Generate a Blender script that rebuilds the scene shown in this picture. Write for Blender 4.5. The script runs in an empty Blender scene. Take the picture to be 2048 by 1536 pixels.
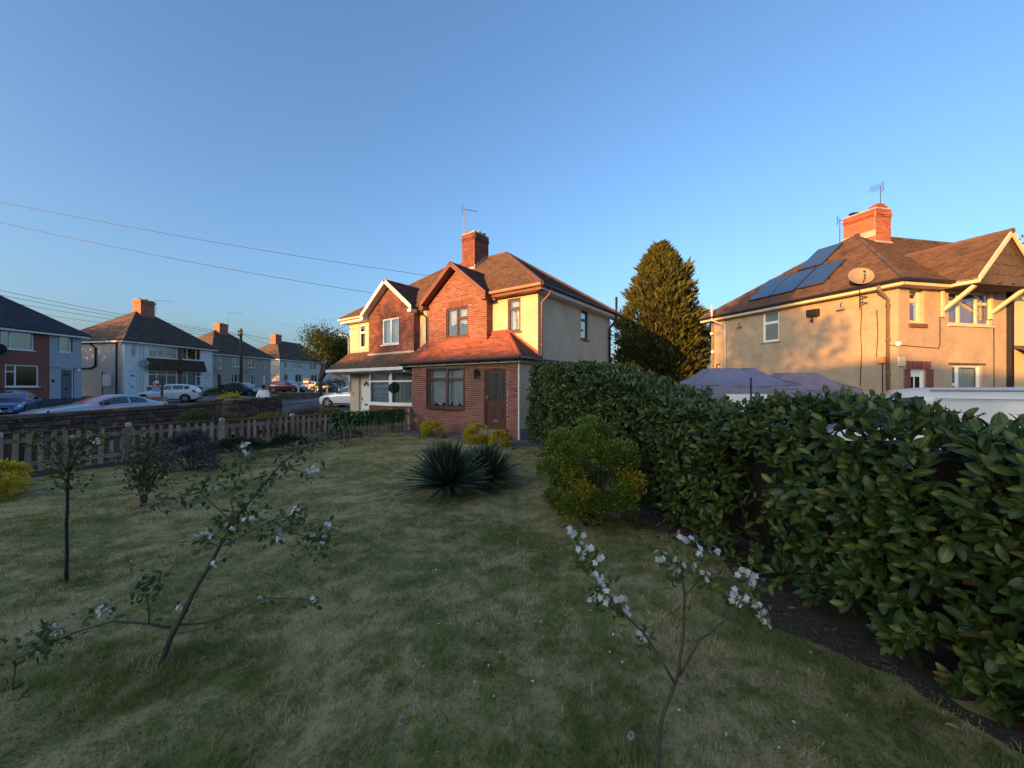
import bpy, math, random
import numpy as np
from mathutils import Vector, Matrix
random.seed(7); RNG = np.random.default_rng(11)
SC = bpy.context.scene; COL = SC.collection
F = 775.0; HZ = 772.0; EYE = 1.70           # focal length and horizon of the 2048 px photograph, eye height
# ---------------------------------------------------------------- camera
cam = bpy.data.cameras.new('camera'); camo = bpy.data.objects.new('camera', cam); COL.objects.link(camo)
camo.location = (0, 0, EYE); camo.rotation_euler = (math.radians(90), 0, 0)
cam.sensor_width = 36; cam.lens = F / 2048 * 36; cam.shift_y = (HZ - 768) / 2048
cam.clip_start = 0.05; cam.clip_end = 3000; SC.camera = camo
# ---------------------------------------------------------------- sky, sun, exposure
SUN_AZ = math.atan2(-0.73, -0.68)           # where the sun stands: behind the camera, to the left
SUN_EL = math.radians(7.5)
SDIR = Vector((math.cos(SUN_AZ) * math.cos(SUN_EL), math.sin(SUN_AZ) * math.cos(SUN_EL), math.sin(SUN_EL)))
wd = bpy.data.worlds.new('World'); SC.world = wd; wd.use_nodes = True
nt = wd.node_tree; bg = nt.nodes['Background']
sky = nt.nodes.new('ShaderNodeTexSky'); sky.sky_type = 'NISHITA'; sky.sun_disc = False
sky.sun_elevation = SUN_EL; sky.sun_rotation = math.pi / 2 - SUN_AZ
sky.altitude = 60; sky.air_density = 0.95; sky.dust_density = 4.5; sky.ozone_density = 3.15
nt.links.new(sky.outputs[0], bg.inputs[0]); bg.inputs[1].default_value = 0.15
sl = bpy.data.lights.new('sun', 'SUN'); so = bpy.data.objects.new('sun', sl); COL.objects.link(so)
sl.energy = 3.5; sl.angle = math.radians(0.55); sl.color = (1.0, 0.42, 0.085)
so.rotation_euler = SDIR.to_track_quat('Z', 'Y').to_euler(); so.location = SDIR * 80
vs = SC.view_settings; vs.view_transform = 'Standard'; vs.look = 'None'; vs.gamma = 1; vs.use_curve_mapping = False
vs.exposure = 1.70
SC.cycles.use_denoising = True; SC.cycles.use_light_tree = False; wd.cycles.sampling_method = 'MANUAL'; wd.cycles.sample_map_resolution = 2048; SC.cycles.max_bounces = 6; SC.cycles.transparent_max_bounces = 12

# ---------------------------------------------------------------- helpers
def W(px, py, Y): return Vector(((px - 1024) * Y / F, Y, EYE - (py - HZ) * Y / F))
def sm(a, b, x):
    t = np.clip((x - a) / (b - a), 0, 1); return t * t * (3 - 2 * t)
FD = Vector((0.589, 0.808)); FP = Vector((-3.9, 15.1))        # fence: from the porch corner towards the camera along -FD
def fence_pt(k): return FP - FD * k
HA = Vector((0.60, 11.6)); HB = Vector((2.42, 2.0))            # foot of the hedge, garden side
HDIR = (HB - HA).normalized(); HN = Vector((HDIR.y, -HDIR.x))  # HN points to the garden
if HN.x > 0: HN = -HN
CTRL = np.array([(-31,26,.8),(-31,20,.75),(-32.5,35,.94),(-33,39,.98),(-36,52,1.3),(-37,47,1.3),(-38,66,1.7),(-36,76,1.8),(-17,17,-.08),(-18,10,-.1),(-27,21,.05),(-25,15,.0),
  (-28.4,32,.36),(-23,34,.2),(-29,50,.86),(-27,44,.5),(-10,28,.22),(-14,22,.0),(-12.6,14,.0),(-22,45,.6),(-16,40,.5),(-8,19,0),(-5,17,0),(-10,22,.02),(-6,21,0),(0,16,0),(3,16,-.1),(2,20,0),(9,24,0),
  (7,10,-.3),(12,14,-.25),(10,7,-.32),(14,6,-.32),(16,12,-.28),(5,4,-.25),(6,14,-.28),(30,40,0),(0,60,.8),(0,120,1.5),(60,60,0),(-40,120,2.5),(-90,60,2),(-20,-20,0),(-45,-40,0),(0,-20,0),(30,-20,-.3),(-50,-15,0),(-60,20,1),(100,150,1)])
def T(x, y):
    x = np.asarray(x, float); y = np.asarray(y, float)
    d2 = (x[..., None] - CTRL[:, 0]) ** 2 + (y[..., None] - CTRL[:, 1]) ** 2 + 1.0
    w = d2 ** -1.7; z = (w * CTRL[:, 2]).sum(-1) / w.sum(-1)
    dl = -((x - FP.x) * FD.y - (y - FP.y) * FD.x)                # >0 left of the fence
    dr = -((x - HA.x) * HN.x + (y - HA.y) * HN.y)                # >0 behind the hedge front
    d = np.where((y < 16), np.maximum(dl, dr), np.maximum(np.maximum(dl, dr), y - 15))
    return z * sm(0.3, 3.0, d)
def Tz(x, y): return float(T(np.array([x]), np.array([y]))[0])
def vnoise(x, y, s, seed=0):
    r = np.random.default_rng(seed).random((64, 64)); x = np.asarray(x) * s; y = np.asarray(y) * s
    xi = np.floor(x).astype(int); yi = np.floor(y).astype(int); fx = x - xi; fy = y - yi
    fx = fx * fx * (3 - 2 * fx); fy = fy * fy * (3 - 2 * fy)
    g = lambda a, b: r[a % 64, b % 64]
    return (g(xi, yi) * (1 - fx) + g(xi + 1, yi) * fx) * (1 - fy) + (g(xi, yi + 1) * (1 - fx) + g(xi + 1, yi + 1) * fx) * fy

def tag(o, label=None, cat=None, group=None, kind=None):
    if label: o['label'] = label
    if cat: o['category'] = cat
    if group: o['group'] = group
    if kind: o['kind'] = kind
    return o
def empty(name, loc, label=None, cat=None, rz=0, group=None):
    o = bpy.data.objects.new(name, None); COL.objects.link(o); o.location = loc; o.rotation_euler = (0, 0, rz); o.empty_display_size = .1
    return tag(o, label, cat, group)
def mesh_np(V, faces, tone=None, smooth=False):
    """V (n,3); faces: (m,k) int array; tone: per face"""
    me = bpy.data.meshes.new('m'); V = np.asarray(V, np.float32); fa = np.asarray(faces, np.int32); m, k = fa.shape
    me.vertices.add(len(V)); me.vertices.foreach_set('co', V.ravel())
    me.loops.add(m * k); me.loops.foreach_set('vertex_index', fa.ravel())
    me.polygons.add(m); me.polygons.foreach_set('loop_start', np.arange(0, m * k, k, dtype=np.int32))
    try: me.polygons.foreach_set('loop_total', np.full(m, k, np.int32))
    except Exception: pass
    if smooth: me.polygons.foreach_set('use_smooth', np.ones(m, bool))
    if tone is not None:
        a = me.attributes.new('tone', 'FLOAT', 'FACE'); a.data.foreach_set('value', np.asarray(tone, np.float32))
    me.update(calc_edges=True); return me
def link(name, me, m, parent=None, kind=None):
    if m is not None and not me.materials: me.materials.append(m)
    o = bpy.data.objects.new(name, me); COL.objects.link(o)
    if parent is not None: o.parent = parent
    if kind: o['kind'] = kind
    return o
class MB:
    def __init__(s, xf=None): s.V = []; s.F = []; s.T = []; s.xf = xf
    def add(s, vs, fs, tone=0.0):
        n = len(s.V)
        s.V += [tuple(s.xf(Vector(v))) if s.xf else tuple(v) for v in vs]
        s.F += [tuple(i + n for i in f) for f in fs]; s.T += [tone] * len(fs); return s
    def box(s, x0, x1, y0, y1, z0, z1, tone=0.0, m=None):
        vs = [(x, y, z) for z in (z0, z1) for y in (y0, y1) for x in (x0, x1)]
        if m: vs = [m(*v) for v in vs]
        return s.add(vs, [(0, 2, 3, 1), (4, 5, 7, 6), (0, 1, 5, 4), (2, 6, 7, 3), (0, 4, 6, 2), (1, 3, 7, 5)], tone)
    def bar(s, p, q, w, h, up=(0, 0, 1), tone=0.0):
        p = Vector(p); q = Vector(q); d = (q - p).normalized(); a = d.cross(Vector(up))
        a = a.normalized() if a.length > 1e-5 else Vector((1, 0, 0)); b = a.cross(d); a = a * w / 2; b = b * h / 2
        vs = [e + i * a + j * b for e in (p, q) for i, j in ((-1, -1), (1, -1), (1, 1), (-1, 1))]
        return s.add(vs, [(0, 3, 2, 1), (4, 5, 6, 7), (0, 1, 5, 4), (1, 2, 6, 5), (2, 3, 7, 6), (3, 0, 4, 7)], tone)
    def tube(s, path, r, n=6, tone=0.0, cap=True):
        path = [Vector(p) for p in path]; k = len(path); rs = r if isinstance(r, (list, tuple)) else [r] * k
        vs = []; a = None
        for i, p in enumerate(path):
            d = (path[min(i + 1, k - 1)] - path[max(i - 1, 0)]).normalized()
            if a is None: a = d.orthogonal().normalized()
            a = (a - d * a.dot(d)); a = a.normalized() if a.length > 1e-6 else d.orthogonal().normalized(); b = d.cross(a)
            for j in range(n):
                t = 2 * math.pi * j / n; vs.append(p + (a * math.cos(t) + b * math.sin(t)) * rs[i])
        fs = [(i * n + j, i * n + (j + 1) % n, (i + 1) * n + (j + 1) % n, (i + 1) * n + j) for i in range(k - 1) for j in range(n)]
        if cap: fs += [tuple(range(n - 1, -1, -1)), tuple((k - 1) * n + j for j in range(n))]
        return s.add(vs, fs, tone)
    def lathe(s, prof, n=14, c=(0, 0, 0), ax='z', tone=0.0):
        vs = []
        for r, z in prof:
            for j in range(n):
                t = 2 * math.pi * j / n; a, b = r * math.cos(t), r * math.sin(t)
                v = (a, b, z) if ax == 'z' else ((z, a, b) if ax == 'x' else (a, z, b)); vs.append((v[0] + c[0], v[1] + c[1], v[2] + c[2]))
        k = len(prof); fs = [(i * n + j, i * n + (j + 1) % n, (i + 1) * n + (j + 1) % n, (i + 1) * n + j) for i in range(k - 1) for j in range(n)]
        fs += [tuple(range(n - 1, -1, -1)), tuple((k - 1) * n + j for j in range(n))]
        return s.add(vs, fs, tone)
    def prism(s, pts, off, tone=0.0):
        n = len(pts); off = Vector(off); vs = [Vector(p) for p in pts] + [Vector(p) + off for p in pts]
        return s.add(vs, [tuple(range(n)), tuple(range(2 * n - 1, n - 1, -1))] + [(i, (i + 1) % n, n + (i + 1) % n, n + i) for i in range(n)], tone)
    def build(s, name, m, parent=None, smooth=False, kind=None, bevel=0, label=None):
        me = bpy.data.meshes.new(name); me.from_pydata(s.V, [], s.F)
        if any(s.T): a = me.attributes.new('tone', 'FLOAT', 'FACE'); a.data.foreach_set('value', np.array(s.T, np.float32))
        if smooth: me.polygons.foreach_set('use_smooth', np.ones(len(me.polygons), bool))
        o = link(name, me, m, parent, kind)
        if bevel:
            b = o.modifiers.new('bevel', 'BEVEL'); b.width = bevel; b.segments = 2; b.limit_method = 'ANGLE'
        if label: o['label'] = label
        return o
# ---------------------------------------------------------------- materials
MATS = {}
def nodes_for(name):
    m = bpy.data.materials.new(name); m.use_nodes = True; n = m.node_tree; return m, n, n.nodes['Principled BSDF']
def tone_node(n):
    a = n.nodes.new('ShaderNodeAttribute'); a.attribute_name = 'tone'; oi = n.nodes.new('ShaderNodeObjectInfo')
    ad = n.nodes.new('ShaderNodeMath'); ad.operation = 'ADD'; n.links.new(a.outputs['Fac'], ad.inputs[0]); n.links.new(oi.outputs['Random'], ad.inputs[1])
    fr = n.nodes.new('ShaderNodeMath'); fr.operation = 'FRACT'; n.links.new(ad.outputs[0], fr.inputs[0]); return fr.outputs[0]
def attr_node(n):
    a = n.nodes.new('ShaderNodeAttribute'); a.attribute_name = 'tone'; return a.outputs['Fac']
def noise_node(n, scale, detail=5, vec=None, rough=.6):
    t = n.nodes.new('ShaderNodeTexNoise'); t.inputs['Scale'].default_value = scale; t.inputs['Detail'].default_value = detail; t.inputs['Roughness'].default_value = rough
    if vec is None: vec = n.nodes.new('ShaderNodeNewGeometry').outputs['Position']
    n.links.new(vec, t.inputs['Vector']); return t.outputs['Fac']
def ramp_node(n, fac, stops):
    r = n.nodes.new('ShaderNodeValToRGB'); e = r.color_ramp.elements
    while len(e) < len(stops): e.new(.5)
    for i, (p, c) in enumerate(stops): e[i].position = p; e[i].color = (*c, 1)
    n.links.new(fac, r.inputs[0]); return r.outputs[0]
def mixc(n, fac, a, b, mode='MIX'):
    x = n.nodes.new('ShaderNodeMix'); x.data_type = 'RGBA'; x.blend_type = mode
    for v, i in ((fac, 0), (a, 6), (b, 7)):
        if hasattr(v, 'links') or hasattr(v, 'is_linked'): n.links.new(v, x.inputs[i])
        else: x.inputs[i].default_value = v if not isinstance(v, tuple) else (*v, 1)
    return x.outputs[2]
def contrast(n, fac, lo, hi):
    r = n.nodes.new('ShaderNodeMapRange'); r.inputs[1].default_value = lo; r.inputs[2].default_value = hi; n.links.new(fac, r.inputs[0]); return r.outputs[0]
def bump_to(n, b, fac, strength, dist=.01):
    u = n.nodes.new('ShaderNodeBump'); u.inputs['Strength'].default_value = strength; u.inputs['Distance'].default_value = dist
    n.links.new(fac, u.inputs['Height']); n.links.new(u.outputs[0], b.inputs['Normal'])
def M(name, col, rough=.7, col2=None, ns=3.0, lo=.35, hi=.65, ramp=None, wear=.25, bump=0, bs=80, bd=.01, metal=0, spec=.4, coat=0):
    m, n, b = nodes_for(name)
    base = ramp_node(n, tone_node(n), ramp) if ramp else col
    if col2 is not None: base = mixc(n, contrast(n, noise_node(n, ns), lo, hi), base, col2)
    if wear:
        w = contrast(n, noise_node(n, 1.7, 8, rough=.7), .3, .75)
        g = n.nodes.new('ShaderNodeMapRange'); g.inputs[3].default_value = 1 - wear; g.inputs[4].default_value = 1 + wear * .4; n.links.new(w, g.inputs[0])
        base = mixc(n, 1.0, base, g.outputs[0], 'MULTIPLY')
    if hasattr(base, 'is_linked'): n.links.new(base, b.inputs['Base Color'])
    else: b.inputs['Base Color'].default_value = (*base, 1)
    b.inputs['Roughness'].default_value = rough; b.inputs['Metallic'].default_value = metal; b.inputs['Specular IOR Level'].default_value = spec
    b.inputs['Coat Weight'].default_value = coat; b.inputs['Coat Roughness'].default_value = .05
    if bump: bump_to(n, b, noise_node(n, bs, 6), bump, bd)
    MATS[name] = m; return m
def leafmat(name, ramp, rough=.45, trans=.25, spec=.5, midrib=False):
    m, n, b = nodes_for(name)
    t = tone_node(n) if midrib else attr_node(n)
    c = ramp_node(n, t, ramp); c = mixc(n, contrast(n, noise_node(n, 9, 3), .3, .7), c, mixc(n, 1.0, c, (.62, .66, .55), 'MULTIPLY'))
    if midrib:
        rb = n.nodes.new('ShaderNodeAttribute'); rb.attribute_name = 'rib'; c = mixc(n, contrast(n, rb.outputs['Fac'], .80, .97), c, mixc(n, 1.0, c, (2.1, 1.8, 1.7), 'MULTIPLY'))
    n.links.new(c, b.inputs['Base Color']); b.inputs['Roughness'].default_value = rough; b.inputs['Specular IOR Level'].default_value = spec
    tr = n.nodes.new('ShaderNodeBsdfTranslucent'); n.links.new(c, tr.inputs[0]); mx = n.nodes.new('ShaderNodeMixShader'); mx.inputs[0].default_value = trans
    out = n.nodes['Material Output']; n.links.new(b.outputs[0], mx.inputs[1]); n.links.new(tr.outputs[0], mx.inputs[2]); n.links.new(mx.outputs[0], out.inputs[0])
    MATS[name] = m; return m
def brickmat(name, ramp, mortar):
    """brickwork too far away to tell the bricks apart"""
    m, n, b = nodes_for(name); g = n.nodes.new('ShaderNodeNewGeometry'); sp = n.nodes.new('ShaderNodeSeparateXYZ'); n.links.new(g.outputs['Position'], sp.inputs[0])
    ad = n.nodes.new('ShaderNodeMath'); n.links.new(sp.outputs[0], ad.inputs[0]); n.links.new(sp.outputs[1], ad.inputs[1])
    cb = n.nodes.new('ShaderNodeCombineXYZ'); n.links.new(ad.outputs[0], cb.inputs[0]); n.links.new(sp.outputs[2], cb.inputs[1])
    k = n.nodes.new('ShaderNodeTexBrick'); n.links.new(cb.outputs[0], k.inputs['Vector'])
    k.inputs['Color1'].default_value = (*ramp[0], 1); k.inputs['Color2'].default_value = (*ramp[1], 1); k.inputs['Mortar'].default_value = (*mortar, 1)
    k.inputs['Scale'].default_value = 1; k.inputs['Mortar Size'].default_value = .006; k.inputs['Brick Width'].default_value = .225; k.inputs['Row Height'].default_value = .075
    n.links.new(k.outputs[0], b.inputs['Base Color']); b.inputs['Roughness'].default_value = .85; MATS[name] = m; return m
def glassmat(name, tint=(.8, .85, .87)):
    m, n, b = nodes_for(name); n.nodes.remove(b)
    t = n.nodes.new('ShaderNodeBsdfTransparent'); t.inputs[0].default_value = (*tint, 1); g = n.nodes.new('ShaderNodeBsdfGlossy'); g.inputs['Roughness'].default_value = .02
    lw = n.nodes.new('ShaderNodeLayerWeight'); lw.inputs[0].default_value = .5; pw = n.nodes.new('ShaderNodeMath'); pw.operation = 'POWER'; n.links.new(lw.outputs['Facing'], pw.inputs[0]); pw.inputs[1].default_value = 3.2
    f = n.nodes.new('ShaderNodeMapRange'); f.inputs[3].default_value = .09; f.inputs[4].default_value = .95; n.links.new(pw.outputs[0], f.inputs[0])
    g.inputs[0].default_value = (1, 1, 1, 1); mx = n.nodes.new('ShaderNodeMixShader'); n.links.new(f.outputs[0], mx.inputs[0])
    u = n.nodes.new('ShaderNodeBump'); u.inputs['Strength'].default_value = .06; u.inputs['Distance'].default_value = .02; n.links.new(noise_node(n, 1.6, 2), u.inputs['Height']); n.links.new(u.outputs[0], g.inputs['Normal'])
    n.links.new(t.outputs[0], mx.inputs[1]); n.links.new(g.outputs[0], mx.inputs[2]); n.links.new(mx.outputs[0], n.nodes['Material Output'].inputs[0]); MATS[name] = m; return m
def clothmat(name, col, alpha=None):
    m, n, b = nodes_for(name); b.inputs['Base Color'].default_value = (*col, 1); b.inputs['Roughness'].default_value = .9; b.inputs['Specular IOR Level'].default_value = .1
    if alpha:
        f = contrast(n, noise_node(n, 60, 3), .4, .6); r = n.nodes.new('ShaderNodeMapRange'); r.inputs[3].default_value = alpha[0]; r.inputs[4].default_value = alpha[1]
        n.links.new(f, r.inputs[0]); n.links.new(r.outputs[0], b.inputs['Alpha'])
    MATS[name] = m; return m
RED = [(0, (.155, .052, .038)), (.3, (.205, .072, .052)), (.6, (.25, .095, .07)), (.85, (.175, .064, .05)), (1, (.12, .047, .04))]
brick_m = M('red_brick', None, .85, ramp=RED, wear=.25, bump=.35, bs=120, bd=.004)
brick2_m = M('dark_red_brick', None, .85, ramp=[(0, (.135, .044, .031)), (.4, (.18, .060, .042)), (.75, (.22, .078, .056)), (1, (.10, .038, .032))], wear=.3, bump=.35, bs=120, bd=.004)
orange_brick = M('orange_brick', None, .85, ramp=[(0, (.30, .085, .045)), (.5, (.38, .12, .06)), (1, (.24, .07, .045))], wear=.3, bump=.35, bs=120, bd=.004)
mortar = M('mortar', (.46, .345, .285), .95, wear=.3, bump=.3, bs=150)
mortar_dk = M('dark_mortar', (.25, .16, .12), .95, wear=.3, bump=.3, bs=150)
cream = M('cream_render', (.57, .475, .345), .92, (.49, .41, .30), 1.3, wear=.12, bump=.25, bs=220, bd=.004)
peb = M('pebbledash_render', (.52, .405, .275), .95, (.39, .30, .21), 55, .3, .7, wear=.3, bump=.9, bs=75, bd=.02)
peb_grey = M('grey_pebbledash', (.56, .52, .48), .95, (.45, .42, .39), 40, .3, .7, wear=.18, bump=.6, bs=75, bd=.02)
peb_brown = M('brown_pebbledash', (.44, .37, .315), .95, (.35, .29, .25), 40, .3, .7, wear=.2, bump=.6, bs=75, bd=.02)
blue_grey = M('blue_grey_render', (.35, .38, .41), .9, wear=.1, bump=.2, bs=200)
white_render = M('white_render', (.76, .74, .70), .9, wear=.15, bump=.2, bs=200)
pale_render = M('pale_green_grey_render', (.55, .55, .51), .9, wear=.15, bump=.2, bs=200)
TILE_BR = [(0, (.078, .047, .036)), (.35, (.10, .060, .045)), (.7, (.125, .075, .054)), (1, (.062, .042, .036))]
tile_m = M('brown_roof_tile', None, .88, ramp=TILE_BR, wear=.4, bump=.3, bs=60)
tile_base = M('roof_underlay', (.075, .05, .042), .9, wear=.2)
tile_red = M('red_clay_tile', None, .8, ramp=[(0, (.22, .068, .045)), (.35, (.28, .09, .058)), (.7, (.33, .118, .078)), (.9, (.15, .06, .048)), (1, (.21, .09, .075))], wear=.4, bump=.3, bs=60)
tile_slate = M('dark_grey_roof_tile', None, .7, ramp=[(0, (.035, .037, .043)), (1, (.055, .057, .065))], wear=.25, bump=.2, bs=60)
tile_charcoal = M('charcoal_brown_tile', None, .85, ramp=[(0, (.085, .062, .052)), (.5, (.115, .081, .065)), (1, (.062, .048, .044))], wear=.4, bump=.3, bs=60)
ridge_red = M('red_ridge_tile', (.30, .085, .055), .8, wear=.4, bump=.3)
ridge_br = M('brown_ridge_tile', (.13, .075, .058), .85, wear=.4, bump=.3)
lead = M('lead_flashing', (.33, .33, .35), .55, wear=.3, metal=.3)
mortar_fillet = M('cement_fillet', (.42, .37, .31), .95, wear=.3, bump=.4)
upvc = M('white_upvc', (.74, .74, .72), .35, wear=.08, spec=.5)
brown_frame = M('brown_woodgrain_frame', (.085, .032, .022), .45, (.055, .022, .016), 30, wear=.1)
brown_paint = M('brown_painted_wood', (.15, .052, .038), .55, wear=.25)
cream_paint = M('cream_painted_wood', (.62, .53, .36), .55, wear=.2)
white_paint = M('white_painted_wood', (.72, .70, .66), .5, wear=.2)
black_plastic = M('black_plastic', (.014, .014, .016), .45, wear=.1)
brown_pipe = M('brown_downpipe', (.16, .10, .075), .5, wear=.2)
grey_plastic = M('grey_plastic', (.30, .30, .30), .5, wear=.15)
pale_plastic = M('pale_plastic', (.55, .52, .46), .5, wear=.15)
metal_m = M('aerial_metal', (.12, .12, .125), .45, metal=.7, wear=.2)
dark_metal = M('dark_metal', (.02, .02, .023), .5, metal=.3, wear=.1)
glass = glassmat('window_glass'); glass_dk = glassmat('tinted_glass', (.25, .28, .3))
lace = clothmat('lace_curtain', (.78, .77, .74), (.35, .97)); drape = clothmat('grey_curtain', (.38, .40, .42)); drape_w = clothmat('white_curtain', (.66, .64, .62)); blind = clothmat('cream_blind', (.62, .56, .42)); drape_red = clothmat('red_curtain', (.30, .06, .06))
inner = M('room_wall', (.10, .10, .105), .95, wear=.1)
brass = M('brass', (.62, .42, .14), .3, metal=.9, wear=.1)
wood_old = M('weathered_fence_wood', None, .9, ramp=[(0, (.27, .205, .15)), (.4, (.36, .275, .20)), (.8, (.44, .345, .26)), (1, (.21, .155, .115))], wear=.45, bump=.5, bs=35)
wood_red = M('red_stained_board', None, .85, ramp=[(0, (.19, .085, .052)), (.5, (.24, .11, .066)), (1, (.14, .068, .045))], wear=.4, bump=.4, bs=35)
wood_cap = M('pale_post_cap', (.42, .38, .35), .85, wear=.3, bump=.3)
wood_dark = M('dark_old_board', (.075, .055, .042), .9, (.12, .085, .06), 14, wear=.4, bump=.6, bs=30)
stone_m = M('dark_sandstone', None, .95, ramp=[(0, (.075, .063, .053)), (.3, (.11, .092, .074)), (.55, (.15, .12, .093)), (.8, (.19, .135, .10)), (1, (.09, .082, .075))], wear=.5, bump=.8, bs=28, bd=.03)
stone_mortar = M('old_stone_mortar', (.075, .068, .062), .95, wear=.4, bump=.6)
concrete = M('concrete', (.24, .225, .205), .9, (.17, .16, .15), 3, wear=.3, bump=.3, bs=60)
slab = M('dark_paving_slab', None, .9, ramp=[(0, (.10, .094, .088)), (1, (.155, .143, .132))], wear=.4, bump=.4, bs=40)
asphalt = M('asphalt', (.062, .063, .068), .9, (.048, .049, .052), .8, wear=.2, bump=.4, bs=120)
pave_m = M('pavement', (.12, .118, .115), .9, wear=.25, bump=.3, bs=60)
bark = M('bark', (.058, .045, .036), .95, (.095, .075, .058), 25, wear=.3, bump=.7, bs=40)
bark_pale = M('pale_bark', (.17, .145, .115), .9, wear=.3, bump=.4)
twig_m = M('dry_twig', None, .95, ramp=[(0, (.10, .062, .047)), (.5, (.16, .105, .078)), (1, (.07, .042, .036))], wear=.2)
soil = M('soil', (.038, .029, .023), .98, (.072, .054, .042), 18, wear=.3, bump=.9, bs=30, bd=.03)
# ================================================================ ground, road, pavements
def grid_sheet(name, x0, x1, y0, y1, nx, ny, m, dz=0.0, kind='structure', shear=0.0, xs=None, ys=None):
    xs = np.linspace(x0, x1, nx) if xs is None else xs; ys = np.linspace(y0, y1, ny) if ys is None else ys
    nx, ny = len(xs), len(ys); X, Y = np.meshgrid(xs, ys); X = X + shear * (Y - y0)
    V = np.stack([X.ravel(), Y.ravel(), T(X, Y).ravel() + dz], 1)
    i = (np.arange(ny - 1)[:, None] * nx + np.arange(nx - 1)).ravel()
    return tag(link(name, mesh_np(V, np.stack([i, i + 1, i + nx + 1, i + nx], 1), smooth=True), m), kind=kind)
earth, n_, b_ = nodes_for('rough_grass_ground')
c_ = mixc(n_, contrast(n_, noise_node(n_, .6, 6), .35, .65), (.055, .065, .028), (.085, .072, .045)); n_.links.new(c_, b_.inputs['Base Color']); b_.inputs['Roughness'].default_value = .95
bump_to(n_, b_, noise_node(n_, 25, 6), .8, .04)
far = np.concatenate([-np.geomspace(600, 62, 12), np.linspace(-60, 40, 101), np.geomspace(43, 600, 12)])
fary = np.concatenate([-np.geomspace(300, 43, 8), np.linspace(-42, 90, 133), np.geomspace(93, 1500, 14)])
grid_sheet('ground', 0, 0, 0, 0, 0, 0, earth, -0.03, xs=far, ys=fary)
SH = 0.13
grid_sheet('road', -24.6, -16.2, -30, 110, 12, 141, asphalt, 0.0, shear=SH).location.x = -1.0
for nm, x0, x1 in (('pavement_near', -17.1, -14.9), ('pavement_far', -27.6, -25.7)):
    s_ = grid_sheet(nm, x0, x1, -30, 110, 4, 141, pave_m, 0.09, shear=SH)
kb = MB()
for x in (-17.2, -25.65):
    for k in range(100):
        y0 = -30 + k * 1.1; xx = x + SH * (y0 + 30); kb.bar((xx, y0, Tz(xx, y0) + .035), (xx + SH * 1.09, y0 + 1.09, Tz(xx + SH, y0 + 1.1) + .035), .12, .12, tone=random.random())
tag(kb.build('kerb', concrete), kind='structure')
grid_sheet('driveway', -13.2, -7.2, 20.3, 31, 7, 12, asphalt, .015, shear=-.18)
grid_sheet('front_drive', -31.8, -27.4, 27.5, 42, 6, 15, concrete, .02, shear=.15)
grid_sheet('side_drive', 3.6, 20, 2, 19, 14, 14, concrete, .012)
# ================================================================ building helpers
def seg_map(p0, p1=None, d=None):
    p0 = Vector(p0); d = (Vector(p1) - p0).normalized() if p1 is not None else Vector(d); n = Vector((-d.y, d.x))
    return lambda a, q, z: (p0.x + d.x * a + n.x * q, p0.y + d.y * a + n.y * q, z)
def cuts(lo, hi, spans):
    out = [(lo, hi)]
    for a, b in spans:
        nx = []
        for s, e in out:
            if b <= s or a >= e: nx.append((s, e)); continue
            if a > s: nx.append((s, a))
            if b < e: nx.append((b, e))
        out = nx
    return out
def wall(mb, m, a0, a1, z0, z1, th, holes=(), q0=0.0):
    zs = sorted({z0, z1} | {z for h in holes for z in h[2:] if z0 < z < z1})
    for za, zb in zip(zs, zs[1:]):
        zm = (za + zb) / 2
        for s, e in cuts(a0, a1, [(h[0], h[1]) for h in holes if h[2] < zm < h[3]]): mb.box(s, e, q0, q0 + th, za, zb, m=m)
    return mb
def brick_list(a0, a1, z0, z1, holes=(), inside=None, bw=.225, bh=.075):
    out = []; row = 0; z = z0
    while z + bh * .6 < z1:
        zm = z + bh / 2; lo, hi = (a0, a1) if inside is None else inside(zm)
        if hi - lo > .08:
            for s, e in cuts(lo, hi, [(h[0], h[1]) for h in holes if h[2] < zm < h[3]]):
                a = math.floor(s / bw) * bw - (bw / 2 if row % 2 else 0)
                while a < e:
                    p, q = max(a, s), min(a + bw - .012, e)
                    if q - p > .03: out.append((p, q, z, min(z + bh - .012, z1)))
                    a += bw
        z += bh; row += 1
    return out
UNIT = None
def unit_box():
    global UNIT
    if UNIT is None: UNIT = MB().box(0, 1, 0, 1, 0, 1)
    me = bpy.data.meshes.new('brick'); me.from_pydata(UNIT.V, [], UNIT.F); return me
def lay(parent, m, lst, mt, nobj=0, xf=None, proud=.007, name='brick'):
    """bricks: the first nobj as parts of their own, the rest joined"""
    jit = lambda: proud + random.uniform(-.002, .003)
    if nobj:
        me = unit_box(); me.materials.append(mt); o0 = Vector(m(0, 0, 0)); ea = Vector(m(1, 0, 0)) - o0; ed = Vector(m(0, 1, 0)) - o0
        for p, q, z, zz in lst[:nobj]:
            o = bpy.data.objects.new(name, me); COL.objects.link(o); o.parent = parent; j = jit(); loc = Vector(m(p, -j, z))
            o.matrix_local = Matrix.Translation(loc) @ Matrix((ea * (q - p), ed * (j + .02), Vector((0, 0, zz - z)))).transposed().to_4x4()
    rest = lst[nobj:]
    if rest:
        mb = MB(xf)
        for p, q, z, zz in rest: mb.box(p, q, -jit(), .02, z, zz, random.random(), m)
        mb.build(name + 'work', mt, parent, kind='stuff')
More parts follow.
